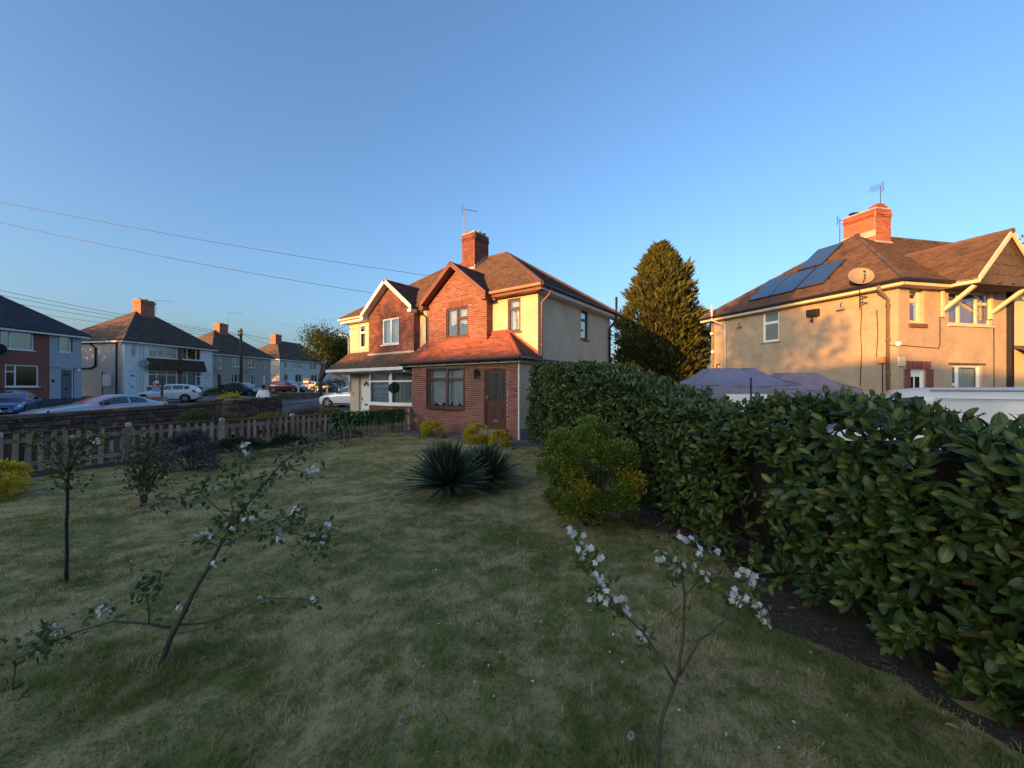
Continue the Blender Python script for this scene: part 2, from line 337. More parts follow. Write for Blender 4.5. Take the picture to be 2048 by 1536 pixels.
def window(parent, m, a0, a1, z0, z1, fm, cols=(1,), trans=None, rec=.05, sill=None, curtain=None, xf=None, fw=.055, gl=None, name='window', sash=True, label=None, cz=None):
    mb = MB(xf); d0, d1 = rec, rec + .06; trans = trans or {}
    B = lambda p, q, z, zz, da=d0, db=d1: mb.box(p, q, da, db, z, zz, m=m)
    B(a0, a1, z1 - fw, z1); B(a0, a1, z0, z0 + fw); B(a0, a0 + fw, z0 + fw, z1 - fw); B(a1 - fw, a1, z0 + fw, z1 - fw)
    tot = sum(cols); x = a0 + fw; iw = a1 - a0 - 2 * fw; cells = []
    for i, c in enumerate(cols):
        xe = x + iw * c / tot
        if i < len(cols) - 1: B(xe - fw * .45, xe + fw * .45, z0 + fw, z1 - fw, d0 + .002, d1)
        l, r = x + (fw * .45 if i else 0), xe - (fw * .45 if i < len(cols) - 1 else 0); zb = z0 + fw
        for t in list(trans.get(i, [])) + [None]:
            if t is None: zt = z1 - fw
            else:
                zc = z0 + (z1 - z0) * t; B(l, r, zc - fw * .45, zc + fw * .45, d0 + .003, d1); zt = zc - fw * .45
            cells.append((l, r, zb, zt)); zb = zt + fw * .9
        x = xe
    if sash:
        for l, r, zb, zt in cells:
            e = fw * .45
            B(l, r, zb, zb + e, d0 + .008, d1); B(l, r, zt - e, zt, d0 + .008, d1); B(l, l + e, zb + e, zt - e, d0 + .008, d1); B(r - e, r, zb + e, zt - e, d0 + .008, d1)
    w = mb.build(name, fm, parent, label=label)
    for l, r, zb, zt in cells: MB(xf).box(l, r, d0 + .03, d0 + .036, zb, zt, m=m).build('pane', gl or glass, w)
    if sill is not None: MB(xf).box(a0 - .06, a1 + .06, -.05, rec, z0 - .05, z0, m=m).build('sill', sill, w)
    if curtain is not None:
        n = max(16, int((a1 - a0) / .025)); mt, amp = curtain; cb = MB(xf); zt = z1; vs = []; cz_ = z0 if cz is None else cz
        for i in range(n + 1):
            a = a0 + (a1 - a0) * i / n; ph = a * 38 + 1.3 * math.sin(a * 7); q = rec + .16 + amp * math.sin(ph)
            zb = cz_ + (.10 + .09 * abs(math.sin((a - a0) * math.pi / .36)) ** .7 * -1 + .05 if mt is lace else .01); vs += [m(a, q, zb), m(a, q, zt)]
        cb.add(vs, [(2 * i, 2 * i + 2, 2 * i + 3, 2 * i + 1) for i in range(n)]); cb.build('curtain', mt, w, smooth=True)
    return w
def bow_door(parent, m, a0, a1, z0, z1, fm, dm, style, xf=None, rec=.05):
    fw = .07; fr = MB(xf); fr.box(a0, a1, rec, rec + .08, z1 - fw, z1, m=m).box(a0, a0 + fw, rec, rec + .08, z0, z1 - fw, m=m).box(a1 - fw, a1, rec, rec + .08, z0, z1 - fw, m=m).box(a0, a1, rec - .04, rec + .08, z0 - .05, z0, m=m)
    d = MB(xf).box(a0 + fw, a1 - fw, rec + .03, rec + .07, z0, z1 - fw, m=m).build('door', dm, parent)
    fo = fr.build('door_frame', fm, d)
    l, r = a0 + fw, a1 - fw; w = r - l; h = z1 - fw - z0; P = lambda p, q, s, t, da=-.008, db=.0: (l + w * p, l + w * q, rec + .03 + da, rec + .03 + db, z0 + h * s, z0 + h * t)
    bx = lambda mb, args: mb.box(*args, m=m)
    if style == 'glazed':                      # two tall panes over two raised panels
        pn = MB(xf)
        for p, q in ((.12, .46), (.54, .88)):
            bx(MB(xf), P(p, q, .48, .95, -.004, .001)).build('pane', door_glass, d)
            for (s0, s1, t0, t1) in ((p - .03, p, .46, .97), (q, q + .03, .46, .97), (p, q, .46, .48), (p, q, .95, .97)): bx(pn, P(s0, s1, t0, t1, -.018, 0))
            bx(pn, P(p + .02, q - .02, .16, .38, -.014, 0)); bx(pn, P(p + .07, q - .07, .19, .35, -.022, -.014))
        pn.build('panel', dm, d)
        bx(MB(xf), P(.36, .64, .095, .135, -.016, 0)).build('letterbox', brass, d)
        MB(xf).box(l + .03, l + .06, rec - .01, rec + .03, z0 + h * .44, z0 + h * .56, m=m).box(l + .03, l + .15, rec - .03, rec - .01, z0 + h * .525, z0 + h * .54, m=m).build('handle', brass, d)
    else:                                     # panelled door with a fan light
        pn = MB(xf); cx = (l + r) / 2
        for p, q in ((.14, .46), (.54, .86)):
            bx(pn, P(p, q, .40, .72, -.012, 0)); bx(pn, P(p, q, .07, .26, -.012, 0))
        pn.build('panel', dm, d)
        fan = MB(xf); zc = z0 + h * .78; R = w * .30
        for k in range(3):
            t0, t1 = math.pi * (k + .08) / 3, math.pi * (k + .92) / 3
            vs = [m(cx + math.cos(t) * rr, rec + .03 - .006, zc + math.sin(t) * rr) for rr in (R * .4, R) for t in (t0, (t0 + t1) / 2, t1)]
            fan.add(vs, [(0, 1, 4, 3), (1, 2, 5, 4)])
        fan.build('fan_light', glass_black, d)
        bx(MB(xf), P(.34, .66, .31, .35, -.016, 0)).build('letterbox', dark_metal, d)
        MB(xf).box(l + .04, l + .07, rec - .02, rec + .03, z0 + h * .44, z0 + h * .5, m=m).build('handle', metal_m, d)
    return d
glass_black = M('dark_glazing', (.012, .013, .015), .08, wear=0, spec=.6)
door_glass = M('frosted_door_glass', (.055, .06, .058), .22, (.035, .038, .036), 14, wear=0, spec=.6)
def tile_rows(P, gauge, tw, seed=0):
    """tiles laid on a convex planar polygon: origin, right, up-slope, normal and the list of (r, u, width, height)"""
    P = [Vector(p) for p in P]; n = Vector((0, 0, 0))
    for i in range(len(P)): n += (P[i] - P[0]).cross(P[(i + 1) % len(P)] - P[0])
    n.normalize(); n = -n if n.z < 0 else n
    up = (Vector((0, 0, 1)) - n * n.z).normalized(); rt = up.cross(n); o = P[0]
    Q = [((p - o).dot(rt), (p - o).dot(up)) for p in P]; u = min(q[1] for q in Q); um = max(q[1] for q in Q); rnd = random.Random(seed); out = []; row = 0
    while u < um - gauge * .3:
        uc = u + gauge * .5; xs = []
        for (r0, u0), (r1, u1) in zip(Q, Q[1:] + Q[:1]):
            if (u0 - uc) * (u1 - uc) < 0: xs.append(r0 + (r1 - r0) * (uc - u0) / (u1 - u0))
        if len(xs) >= 2:
            s, e = min(xs), max(xs); a = math.floor(s / tw) * tw - (tw / 2 if row % 2 else 0)
            while a < e:
                p, q = max(a, s), min(a + tw - .005, e)
                if q - p > .02: out.append((p, u, q - p, gauge))
                a += tw
        u += gauge; row += 1
    return o, rt, up, n, out
def roof(parent, P, mt, gauge=.1, tw=.165, nobj=0, name='roof_slope', under=None, seed=1, lift=.018):
    b = MB().prism(P, (0, 0, -.05)).build(name, under or tile_base, parent)
    o, rt, up, n, L = tile_rows(P, gauge, tw, seed); rnd = random.Random(seed)
    if nobj:
        me = bpy.data.meshes.new('roof_tile'); me.from_pydata([(0, 0, -.4), (1, 0, -.4), (0, 0, 1), (1, 0, 1), (0, 1.12, .1), (1, 1.12, .1)], [], [(0, 1, 3, 2), (2, 3, 5, 4), (0, 2, 4), (1, 5, 3)]); me.materials.append(mt)
        for r, u, w, g in L[:nobj]:
            t = bpy.data.objects.new('roof_tile', me); COL.objects.link(t); t.parent = b
            t.matrix_local = Matrix.Translation(o + rt * r + up * u) @ Matrix((rt * w, up * g, n * (lift + rnd.uniform(-.004, .006)))).transposed().to_4x4()
    L = L[nobj:]
    if L:
        A = np.array(L); R = np.array(rt); U = np.array(up); N = np.array(n); O = np.array(o); k = len(A); h = lift + np.array([rnd.uniform(-.005, .007) for _ in range(k)])
        sk = np.array([rnd.uniform(-.004, .004) for _ in range(k)])
        def pt(r, u, z): return O + r[:, None] * R + u[:, None] * U + z[:, None] * N
        r0, r1, u0, u1 = A[:, 0], A[:, 0] + A[:, 2], A[:, 1] + sk, A[:, 1] + A[:, 3] * 1.1
        V = np.stack([pt(r0, u0, h * -.2), pt(r1, u0, h * -.2), pt(r0, u0, h), pt(r1, u0, h), pt(r0, u1, h * .1), pt(r1, u1, h * .1)], 1).reshape(-1, 3)
        i = np.arange(k)[:, None] * 6; fa = np.concatenate([i + [0, 1, 3, 2], i + [2, 3, 5, 4]], 1).reshape(-1, 4)
        link('roof_tiles', mesh_np(V, fa, np.repeat([rnd.random() for _ in range(k)], 2)), mt, b, 'stuff')
    return b
def ridge(mb, p, q, r=.085, seg=.33):
    p = Vector(p); q = Vector(q); L = (q - p).length; n = max(1, int(L / seg)); d = (q - p) / n
    for i in range(n): mb.tube([p + d * i, p + d * (i + 1.04)], [r * 1.06, r * .97], 8, random.random())
def chimney(parent, m0, cx, cy, w, d, z0, z1, mt, mm, pots, xf=None, nobj=0, real=True, potm=None):
    st = MB(xf).box(cx - w / 2, cx + w / 2, cy - d / 2, cy + d / 2, z0, z1).build('chimney', mm if real else mt, parent)
    if real:
        for (p, q) in (((cx - w/2, cy - d/2), (cx + w/2, cy - d/2)), ((cx + w/2, cy - d/2), (cx + w/2, cy + d/2)), ((cx - w/2, cy + d/2), (cx - w/2, cy - d/2))):
            L = (Vector(q) - Vector(p)).length; mm_ = seg_map(p, q); lst = brick_list(0, L, z0, z1 - .32)
            lay(st, mm_, lst, mt, 0, xf)
            lay(st, mm_, brick_list(0, L, z1 - .315, z1 - .24), mt, 0, xf, .035); lay(st, mm_, brick_list(0, L, z1 - .24, z1 - .165), mt, 0, xf, .06); lay(st, mm_, brick_list(0, L, z1 - .165, z1), mt, 0, xf, .03)
    else: MB(xf).box(cx - w/2 - .05, cx + w/2 + .05, cy - d/2 - .05, cy + d/2 + .05, z1 - .28, z1 - .12).build('corbel', mt, st)
    MB(xf).box(cx - w/2 - .02, cx + w/2 + .02, cy - d/2 - .02, cy + d/2 + .02, z1, z1 + .04).build('flaunching', mortar_fillet, st)
    for (px, py, r, h, pm) in pots:
        MB(xf).lathe([(r, z1), (r * .92, z1 + h * .8), (r * 1.12, z1 + h * .82), (r * 1.12, z1 + h), (r * .8, z1 + h), (r * .75, z1 + h * .5)], 12, (cx + px, cy + py, 0)).build('chimney_pot', pm, st, smooth=False)
    return st
def aerial(name, base, h, label, boom=.9, ang=0.0, n=9, sz=.22, tilt=.0, parent=None):
    r = empty(name, base, label, 'aerial')
    MB().tube([(0, 0, -.5), (0, 0, h)], .016, 6).build('mast', metal_m, r)
    c, s = math.cos(ang), math.sin(ang); b = MB(); b.tube([(-.1 * c, -.1 * s, h - .06), (boom * c, boom * s, h - .06 + tilt)], .011, 5)
    for i in range(n):
        t = boom * (.12 + .86 * i / (n - 1)); z = h - .06 + tilt * t / boom; q = sz * (1 - .35 * i / n)
        b.tube([(t * c + q * s * .9, t * s - q * c * .9, z - q * .3), (t * c - q * s * .9, t * s + q * c * .9, z + q * .3)], .005, 4)
    b.build('antenna', metal_m, r)
    rf = MB()
    for dz in (-.16, -.08, .08, .16): rf.tube([(-.08 * c + .2 * s, -.08 * s - .2 * c, h - .06 + dz), (-.08 * c - .2 * s, -.08 * s + .2 * c, h - .06 + dz)], .006, 4)
    rf.tube([(-.08 * c, -.08 * s, h - .25), (-.08 * c, -.08 * s, h + .12)], .007, 4); rf.build('reflector', metal_m, r)
    return r
def pipe_run(pts, r, name, m, parent, xf=None, clips=()):
    mb = MB(xf).tube(pts, r, 8)
    for c in clips: mb.lathe([(r * 1.35, c[2] - .03), (r * 1.35, c[2] + .03)], 8, (c[0], c[1], 0))
    return mb.build(name, m, parent, smooth=True)
def dish(name, loc, aim, label, r=.33, m=None, pole=.35):
    o = empty(name, loc, label, 'satellite dish'); q = Vector(aim).normalized().to_track_quat('Z', 'Y').to_matrix()
    f = lambda v: q @ v + Vector((0, 0, pole))
    prof = [(r * t, .22 * r * t * t * 1.6) for t in (.02, .3, .6, .85, 1)]; prof += [(r * 1.02, .22 * r * 1.5), (r * 1.0, .22 * r * 1.5 - .02)] + [(r * t, .22 * r * t * t * 1.6 - .018) for t in (.85, .5, .02)]
    MB(f).lathe(prof, 22).build('reflector', m or grey_plastic, o, smooth=True)
    MB(f).tube([(0, -r * .95, .05), (0, -r * .55, r * 1.0), (0, -r * .12, r * 1.05)], .012, 5).tube([(0, -r * .2, r * 1.12), (0, -r * .05, r * .98)], .03, 8).build('feed_arm', dark_metal, o)
    MB().tube([(0, 0, pole - .04), (0, 0, -.02)], .02, 6).build('pole', dark_metal, o)
    return o
# ================================================================ the semi-detached pair (house frame: x along the front, y into the house)
HC = Vector((0.87, 13.0, 0)); HR = math.atan2(-0.589, 0.808)
hA = empty('semi_detached_house', HC, 'nearer red brick half with brown window frames, red tiled porch and brown front door', 'house', HR)
hB = empty('semi_detached_house', HC, 'further half of the brick pair with white window frames, white door and brown porch roof', 'house', HR)
PW = -5.5; XL = -11.2; EZ = 5.02; RZ = 7.75; D = 6.3
front0 = seg_map((0, 0), d=(1, 0))
def FM(y): return seg_map((0, y), d=(1, 0))
side = seg_map((0, 0), d=(0, 1)); sideL = seg_map((XL, D), d=(0, -1))
# --- walls of the nearer half
w = MB(); nw = (-1.26, -.71, 3.6, 4.77)
wall(w, front0, PW, 0, 0, 5.0, .22, [nw, (-4.05, -2.89, 3.5, 4.75), (-5.0, -.3, .05, 2.4)])
wall(w, side, .22, D, 0, 5.0, .22, [(3.25, 3.93, 3.6, 4.78)])
w.box(PW, 0, D - .2, D - .001, 0, 5.0); w.box(PW + .001, PW + .12, .22, D - .2, 0, 5.0)
wall(w, side, -1.06, 0, .34, 2.45, .12)
w.build('rendered_wall', cream, hA)
MB().box(-.12, .012, -1.09, 0, 0, .34).box(-.2, .012, 0, D, 0, .30).build('plinth', M('grey_plinth', (.19, .19, .20), .9, wear=.3), hA)
MB().box(PW, 0, .23, D - .2, 2.5, 2.62).build('floor_slab', inner, hA)
# --- projecting gable bay
def gable(house, x0, x1, win, mt, mm, nobj):
    cx = (x0 + x1) / 2; ap = 6.08; f = FM(-.3); b = MB()
    wall(b, f, x0, x1, 2.6, 4.98, .12, [win]); b.prism([(x0, -.3, 4.98), (x1, -.3, 4.98), (cx, -.3, ap)], (0, .12, 0))
    b.box(x1 - .12, x1, -.18, 0, 2.6, 4.98); b.box(x0, x0 + .12, -.18, 0, 2.6, 4.98); o = b.build('gable_wall', mm, house)
    ins = lambda z: (x0, x1) if z < 4.98 else (x0 + (z - 4.98) * (cx - x0) / (ap - 4.98), x1 - (z - 4.98) * (cx - x0) / (ap - 4.98))
    sold = [(a, a + .064, win[3] + .005, win[3] + .22) for a in np.arange(win[0] - .14, win[1] + .14, .0745)]
    hole = (win[0] - .145, win[1] + .15, win[3], win[3] + .225)
    lst = brick_list(x0, x1, 2.6, ap, [win, hole], ins) + sold; random.shuffle(lst)
    lay(o, f, lst, mt, nobj)
    for xx, d in ((x1, 1), (x0, -1)):
        mm_ = seg_map((xx, -.3), d=(0, 1)) if d > 0 else seg_map((xx, 0), d=(0, -1)); lay(o, mm_, brick_list(0, .3, 2.6, 4.95), mt, 0)
    return o
GW = (-4.05, -2.89, 3.57, 4.72); gable(hA, -5.04, -1.98, GW, brick_m, mortar, 0)
GW2 = (-8.15, -6.95, 3.55, 4.72); gable(hB, -9.15, -5.95, GW2, brick2_m, mortar_dk, 220)
# --- roofs
def main_roof(house, xa, xb, hip):
    zz = EZ
    if hip > 0: F_ = [(xa, -.35, zz), (xb, -.35, zz), (-3.7, 3.15, RZ), (xa, 3.15, RZ)]
    else: F_ = [(xa, -.35, zz), (xb, -.35, zz), (xb, 3.15, RZ), (-7.5, 3.15, RZ)]
    k0 = .35 / 3.5; z0 = EZ + (RZ - EZ) * k0
    if hip > 0:
        up_ = [(xa, 0, z0), (xb - 4.05 * k0, 0, z0), (-3.7, 3.15, RZ), (xa, 3.15, RZ)]; strips = [(-1.99, xb, xb - 4.05 * k0, -1.99), (xa, -5.03, -5.03, xa)]
    else:
        up_ = [(xa + 4.05 * k0, 0, z0), (xb, 0, z0), (xb, 3.15, RZ), (-7.5, 3.15, RZ)]; strips = [(xa, -9.14, -9.14, xa + 4.05 * k0), (-5.96, xb, xb, -5.96)]
    roof(house, up_, tile_m, name='front_roof_slope', seed=3)
    for a_, b_, c_, d_ in strips: roof(house, [(a_, -.35, EZ), (b_, -.35, EZ), (c_, 0, z0), (d_, 0, z0)], tile_m, name='eaves_strip', seed=3)
    B_ = [(x, 6.3 - y, z) for x, y, z in F_]; MB().prism(B_, (0, 0, -.05)).build('rear_roof_slope', tile_base, house)
    H = [(xb, -.35, zz), (xb, 6.65, zz), (-3.7, 3.15, RZ)] if hip > 0 else [(xa, 6.65, zz), (xa, -.35, zz), (-7.5, 3.15, RZ)]
    roof(house, H, tile_charcoal if hip > 0 else tile_m, name='hip_roof_slope', seed=4)  # hip turned from the sun gets charcoal tiles: shade put into the colour
    rb = MB()
    if hip > 0: ridge(rb, (-3.7, 3.15, RZ + .01), (PW, 3.15, RZ + .01)); ridge(rb, (xb, -.35, zz + .02), (-3.7, 3.15, RZ + .02)); ridge(rb, (xb, 6.65, zz + .02), (-3.7, 3.15, RZ + .02))
    else: ridge(rb, (-7.5, 3.15, RZ + .01), (PW, 3.15, RZ + .01)); ridge(rb, (xa, -.35, zz + .02), (-7.5, 3.15, RZ + .02)); ridge(rb, (xa, 6.65, zz + .02), (-7.5, 3.15, RZ + .02))
    rb.build('ridge_tiles', ridge_br, house)
main_roof(hA, PW, .35, 1); main_roof(hB, XL - .35, PW, -1)
def gable_roof(house, x0, x1, board, gut):
    cx = (x0 + x1) / 2; e0, e1 = x0 - .2, x1 + .2; ze = 4.93; za = 6.3; yf = -.62
    L = [(e0, yf, ze), (e0, -.42, ze), (cx, 1.29, za), (cx, yf, za)]; R = [(cx, yf, za), (cx, 1.29, za), (e1, -.42, ze), (e1, yf, ze)]
    roof(house, L, tile_m, name='gable_roof_slope', seed=5); roof(house, R, tile_charcoal, name='gable_roof_slope', seed=6)  # right slope's charcoal tiles paint in the side turned from the sun
    r = MB(); ridge(r, (cx, yf - .02, za + .01), (cx, 1.29, za + .01), .075); r.build('gable_ridge', ridge_br, house)
    b = MB()
    for ex in (e0, e1):
        p = Vector((ex, yf - .01, ze - .10)); q = Vector((cx, yf - .01, za - .10)); d = (q - p); b.prism([p, q, q + Vector((0, 0, .2 / math.cos(.66) * .82)), p + Vector((0, 0, .2 / math.cos(.66) * .82))], (0, .035, 0))
        s = 1 if ex == e1 else -1; b.box(min(ex, ex - s * .22), max(ex, ex - s * .22), yf - .012, -.32, ze - .17, ze - .04)
    b.build('bargeboard', board, house)
    sf = MB()
    for ex in (e0, e1): sf.prism([(ex, yf + .03, ze - .06), (cx, yf + .03, za - .07), (cx, -.3, za - .07), (ex, -.3, ze - .06)], (0, 0, -.015))
    sf.build('soffit', board, house)
gable_roof(hA, -5.04, -1.98, brown_paint, brown_paint); gable_roof(hB, -9.15, -5.95, white_paint, white_paint)
# eaves, gutters and fascias
MB().box(-1.8, .33, -.33, -.30, 4.84, 5.0).box(-1.8, .33, -.30, 0, 4.84, 4.86).build('fascia', brown_paint, hA)
MB().box(.30, .33, -.30, D + .3, 4.86, 5.0).box(.0, .30, .0, D + .3, 4.84, 4.86).build('side_fascia', upvc, hA)
MB().tube([(-1.8, -.40, 4.99), (.38, -.40, 5.0)], .055, 8).build('front_gutter', M('salmon_gutter', (.42, .22, .14), .5, wear=.25), hA)
MB().tube([(.40, -.38, 4.99), (.40, D + .38, 4.99)], .055, 8).build('side_gutter', black_plastic, hA)
MB().box(XL - .33, -9.3, -.33, -.30, 4.82, 5.0).box(XL - .3, -9.3, -.30, 0, 4.82, 4.84).box(XL - .33, XL - .30, -.3, D, 4.82, 5.0).box(XL - .3, XL, 0, D, 4.82, 4.84).build('fascia', white_paint, hB)
MB().tube([(XL - .42, -.40, 4.99), (-9.3, -.40, 4.99)], .055, 8).build('front_gutter', cream_paint, hB)
pipe_run([(.40, .12, 4.95), (.40, .12, 4.78), (.08, .12, 4.52), (.07, .12, 2.62)], .036, 'front_downpipe', brown_pipe, hA, clips=[(.07, .12, 4.0), (.07, .12, 3.1)])
pipe_run([(.08, 6.05, .2), (.08, 6.05, 4.35), (.40, 6.05, 4.75), (.40, 6.05, 5.75)], .055, 'rear_soil_pipe', black_plastic, hA, clips=[(.08, 6.05, 3.9), (.08, 6.05, 2.6)])
pipe_run([(-5.5, -.42, 4.92), (-5.5, -.42, 4.8), (-5.42, -.08, 4.55), (-5.42, -.07, 3.1)], .036, 'valley_downpipe', black_plastic, hA)
MB().box(-5.20, -5.12, -.03, 0, 3.0, 4.9).build('render_stop', white_paint, hA)
# --- windows
window(hA, front0, *nw, brown_frame, trans={0: [.70]}, sill=brown_paint, curtain=(lace, .01), rec=.03)
window(hA, FM(-.3), *GW, brown_frame, (1, 1), {1: [.62]}, sill=brown_paint, curtain=(lace, .015), rec=.04, cz=4.0)
window(hA, side, 3.25, 3.93, 3.6, 4.78, brown_frame, trans={0: [.68]}, sill=brown_paint, curtain=(drape_w, .01))
# --- porch
pf = FM(-1.1); PWN = (-4.27, -2.31, .93, 2.36); PD = (-1.43, -.49, .35, 2.28)
b = MB(); wall(b, pf, -5.1, -.004, 0, 2.45, .12, [PWN, PD]); b.box(-5.1, -4.98, -.98, 0, 0, 2.45); pw = b.build('porch_wall', mortar, hA)
lst = brick_list(-5.1, -.012, 0.0, 2.43, [PWN, PD]); lst.sort(key=lambda t: -t[0] + random.random() * 2.5); lay(pw, pf, lst, brick_m, 300)
lay(pw, seg_map((-5.1, 0), d=(0, -1)), brick_list(0, 1.1, 0, 2.43), brick_m)
MB().box(-.03, .014, -1.118, -1.06, 0, 2.45).build('corner_bead', white_paint, hA)
FR = [(-5.42, -1.36, 2.56), (.22, -1.36, 2.56), (-1.26, .0, 3.58), (-5.42, .0, 3.58)]
roof(hA, FR, tile_red, name='porch_roof', nobj=300, seed=7); roof(hA, [(.22, -1.36, 2.56), (.22, .02, 2.56), (-1.26, .02, 3.58)], tile_charcoal, name='porch_hip', seed=8)  # porch hip laid charcoal beside red: its shaded side put into the colour
r = MB(); ridge(r, (.22, -1.36, 2.58), (-1.26, 0, 3.6), .07, .25); ridge(r, (-1.26, -.03, 3.6), (-1.98, -.03, 3.6), .07); r.build('porch_hip_tiles', ridge_red, hA)
fl = MB(); fl.box(-1.97, -1.26, -.03, 0, 3.5, 3.70); fl.prism([(-1.26, -.02, 3.58), (.02, -.02, 2.72), (.02, -.02, 2.86), (-1.26, -.02, 3.74)], (0, .018, 0)); fl.box(-5.06, -1.96, -.33, -.3, 3.32, 3.44); fl.build('red_flashing', ridge_red, hA)
MB().box(-5.3, .18, -1.30, -1.105, 2.44, 2.53).box(-.0, .18, -1.1, .0, 2.44, 2.53).build('porch_fascia', cream_paint, hA)
MB().tube([(-5.45, -1.42, 2.55), (.27, -1.42, 2.55)], .055, 8).tube([(.27, -1.42, 2.55), (.27, .08, 2.53)], .055, 8).build('porch_gutter', black_plastic, hA)
for x in np.arange(-5.2, .2, .75): MB().box(x - .02, x + .02, -1.40, -1.31, 2.47, 2.56).build('gutter_bracket', black_plastic, hA)
pts = [(-4.27, -1.12), (-4.02, -1.20), (-3.02, -1.27), (-2.31, -1.13)]
bw = MB().prism([(x, y - .02, .86) for x, y in pts] + [(-2.31, -1.0, .86), (-4.27, -1.0, .86)], (0, 0, .07)).build('bow_window', brown_frame, hA)
for p, q, cols in zip(pts, pts[1:], ((1,), (1,), (1,))):
    L = (Vector(q) - Vector(p)).length; window(bw, seg_map(p, q), 0, L, .93, 2.36, brown_frame, cols, {0: [.72]}, rec=0.0, fw=.05, name='window_section', sash=False)
cb = MB(); n = 90; vs = []
for i in range(n + 1):
    a = -4.2 + 1.82 * i / n; y = -1.03 + .018 * math.sin(a * 52 + math.sin(a * 9)); vs += [(a, y, .985 + .13 * (1 - abs(math.sin((a + 4.2) * math.pi / .40))) ** 1.2), (a, y, 2.34)]
cb.add(vs, [(2 * i, 2 * i + 2, 2 * i + 3, 2 * i + 1) for i in range(n)]).build('lace_curtain', lace, bw, smooth=True)
MB().box(-4.5, -2.15, -1.115, -1.0, 2.365, 2.45).build('lintel', M('weathered_lintel', (.30, .26, .22), .9, wear=.4), hA)
MB().box(-4.2, -2.3, -.7, -.68, .9, 2.4).build('room_screen', inner, hA)
bow_door(hA, pf, *PD, brown_frame, brown_frame, 'glazed', rec=.02)
MB().box(-1.62, -.30, -1.62, -1.1, 0, .16).box(-1.5, -.42, -1.36, -1.1, .16, .30).build('door_step', concrete, hA, bevel=.01)
MB().lathe([(.02, -1.14), (.02, -1.1)], 10, (-.42, 0, 1.45), ax='y').build('doorbell', upvc, hA)
MB().box(-4.98, -4.72, -1.125, -1.1, .30, .46).build('air_brick', M('buff_terracotta', (.32, .22, .13), .9), hA)
lan = empty('wall_lantern', (0, 0, 0)); lan.parent = hA
o_ = (-1.68, -1.1, 2.08); lb = MB().box(-1.73, -1.63, -1.12, -1.1, 2.08, 2.24).tube([(-1.68, -1.11, 2.2), (-1.68, -1.2, 2.3), (-1.68, -1.26, 2.24)], .012, 6).lathe([(.015, 2.26), (.075, 2.2), (.07, 2.18), (.05, 1.98), (.055, 1.96), (.02, 1.92)], 6, (-1.68, -1.26, 0)); lb.build('lantern_body', dark_metal, lan)
MB().lathe([(.062, 2.175), (.044, 1.985)], 6, (-1.68, -1.26, 0)).build('lantern_glass', glass, lan)
# --- chimney on the party wall, aerial
chimney(hA, None, -5.22, 2.75, .78, .98, 7.0, 8.74, brick2_m, mortar_dk, [(-.22, -.3, .09, .16, ridge_red), (.0, -.1, .07, .26, lead), (.12, .1, .11, .24, M('buff_pot', (.38, .29, .2), .9, wear=.3)), (.22, .35, .09, .2, dark_metal)])
MB().box(-5.66, -4.78, 2.20, 2.27, 7.0, 7.14).build('chimney_flashing', mortar_fillet, hA)
sf = MB()
for k in range(5): sf.box(-4.84, -4.80, 2.25 + k * .18, 2.45 + k * .18, 7.08 + k * .14, 7.26 + k * .14)
sf.build('stepped_flashing', lead, hA)
R_ = Matrix.Rotation(HR, 4, 'Z')
def hw(x, y, z): return HC + (R_ @ Vector((x, y, z)))
aerial('tv_aerial', hw(-5.70, 2.5, 8.4), 1.75, 'thin television aerial on the chimney of the brick pair', .62, HR + .6, 10, .30, -.12)
# --- further half
w = MB(); nw2 = (-10.45, -9.9, 3.55, 4.72); dr2 = (-10.45, -9.55, .12, 2.2)
wall(w, front0, XL, PW - .001, 0, 5.0, .22, [nw2, (-8.15, -6.95, 3.5, 4.75), dr2, (-9.2, -6.0, .85, 2.38)])
wall(w, sideL, 0, D - .22, 0, 5.0, .22); w.box(XL, PW, D - .2, D - .002, 0, 5.0); w.build('rendered_wall', cream, hB)
MB().box(XL, PW, .23, D - .2, 2.5, 2.62).build('floor_slab', inner, hB)
MB().box(XL - .012, XL + .03, -.012, .03, 2.5, 5.0).build('corner_bead', white_paint, hB)
window(hB, front0, *nw2, upvc, trans={0: [.66]}, sill=upvc, curtain=(drape, .01), rec=.04)
window(hB, FM(-.3), *GW2, upvc, (1, 1), {}, sill=upvc, curtain=(drape, .02), rec=.04)
bow_door(hB, front0, *dr2, upvc, upvc, 'panel', rec=.10)
roof(hB, [(XL - .06, -1.18, 2.46), (PW - .02, -1.18, 2.46), (PW - .02, 0, 3.36), (XL - .06, 0, 3.36)], tile_m, name='porch_roof', seed=9, gauge=.1)
MB().box(XL - .08, PW, -1.24, -1.16, 2.35, 2.47).box(XL, PW, -1.16, 0, 2.33, 2.35).build('porch_fascia', white_paint, hB)
MB().box(-9.2, -5.9, -.34, -.302, 3.08, 3.2).box(XL, -9.16, -.03, 0, 3.32, 3.42).build('porch_flashing', mortar_fillet, hB)
MB().prism([(PW - .01, -.95, 2.56), (PW - .01, -.3, 3.06), (PW - .01, -.3, 3.26), (PW - .01, -.95, 2.70)], (.10, 0, 0)).build('verge_flashing', lead, hB)
for x in (XL + .03, PW - .1):
    g = MB().box(x - .04, x + .04, -.07, 0, 1.35, 2.33).box(x - .04, x + .04, -1.1, 0, 2.26, 2.33)
    pts_ = [Vector((x, -.06 - .95 * (1 - math.cos(t)), 1.45 + .84 * math.sin(t))) for t in np.linspace(0, math.pi / 2, 9)]
    for p, q in zip(pts_, pts_[1:]): g.bar(p, q, .07, .07, up=(1, 0, 0))
    g.build('gallows_bracket', white_paint, hB)
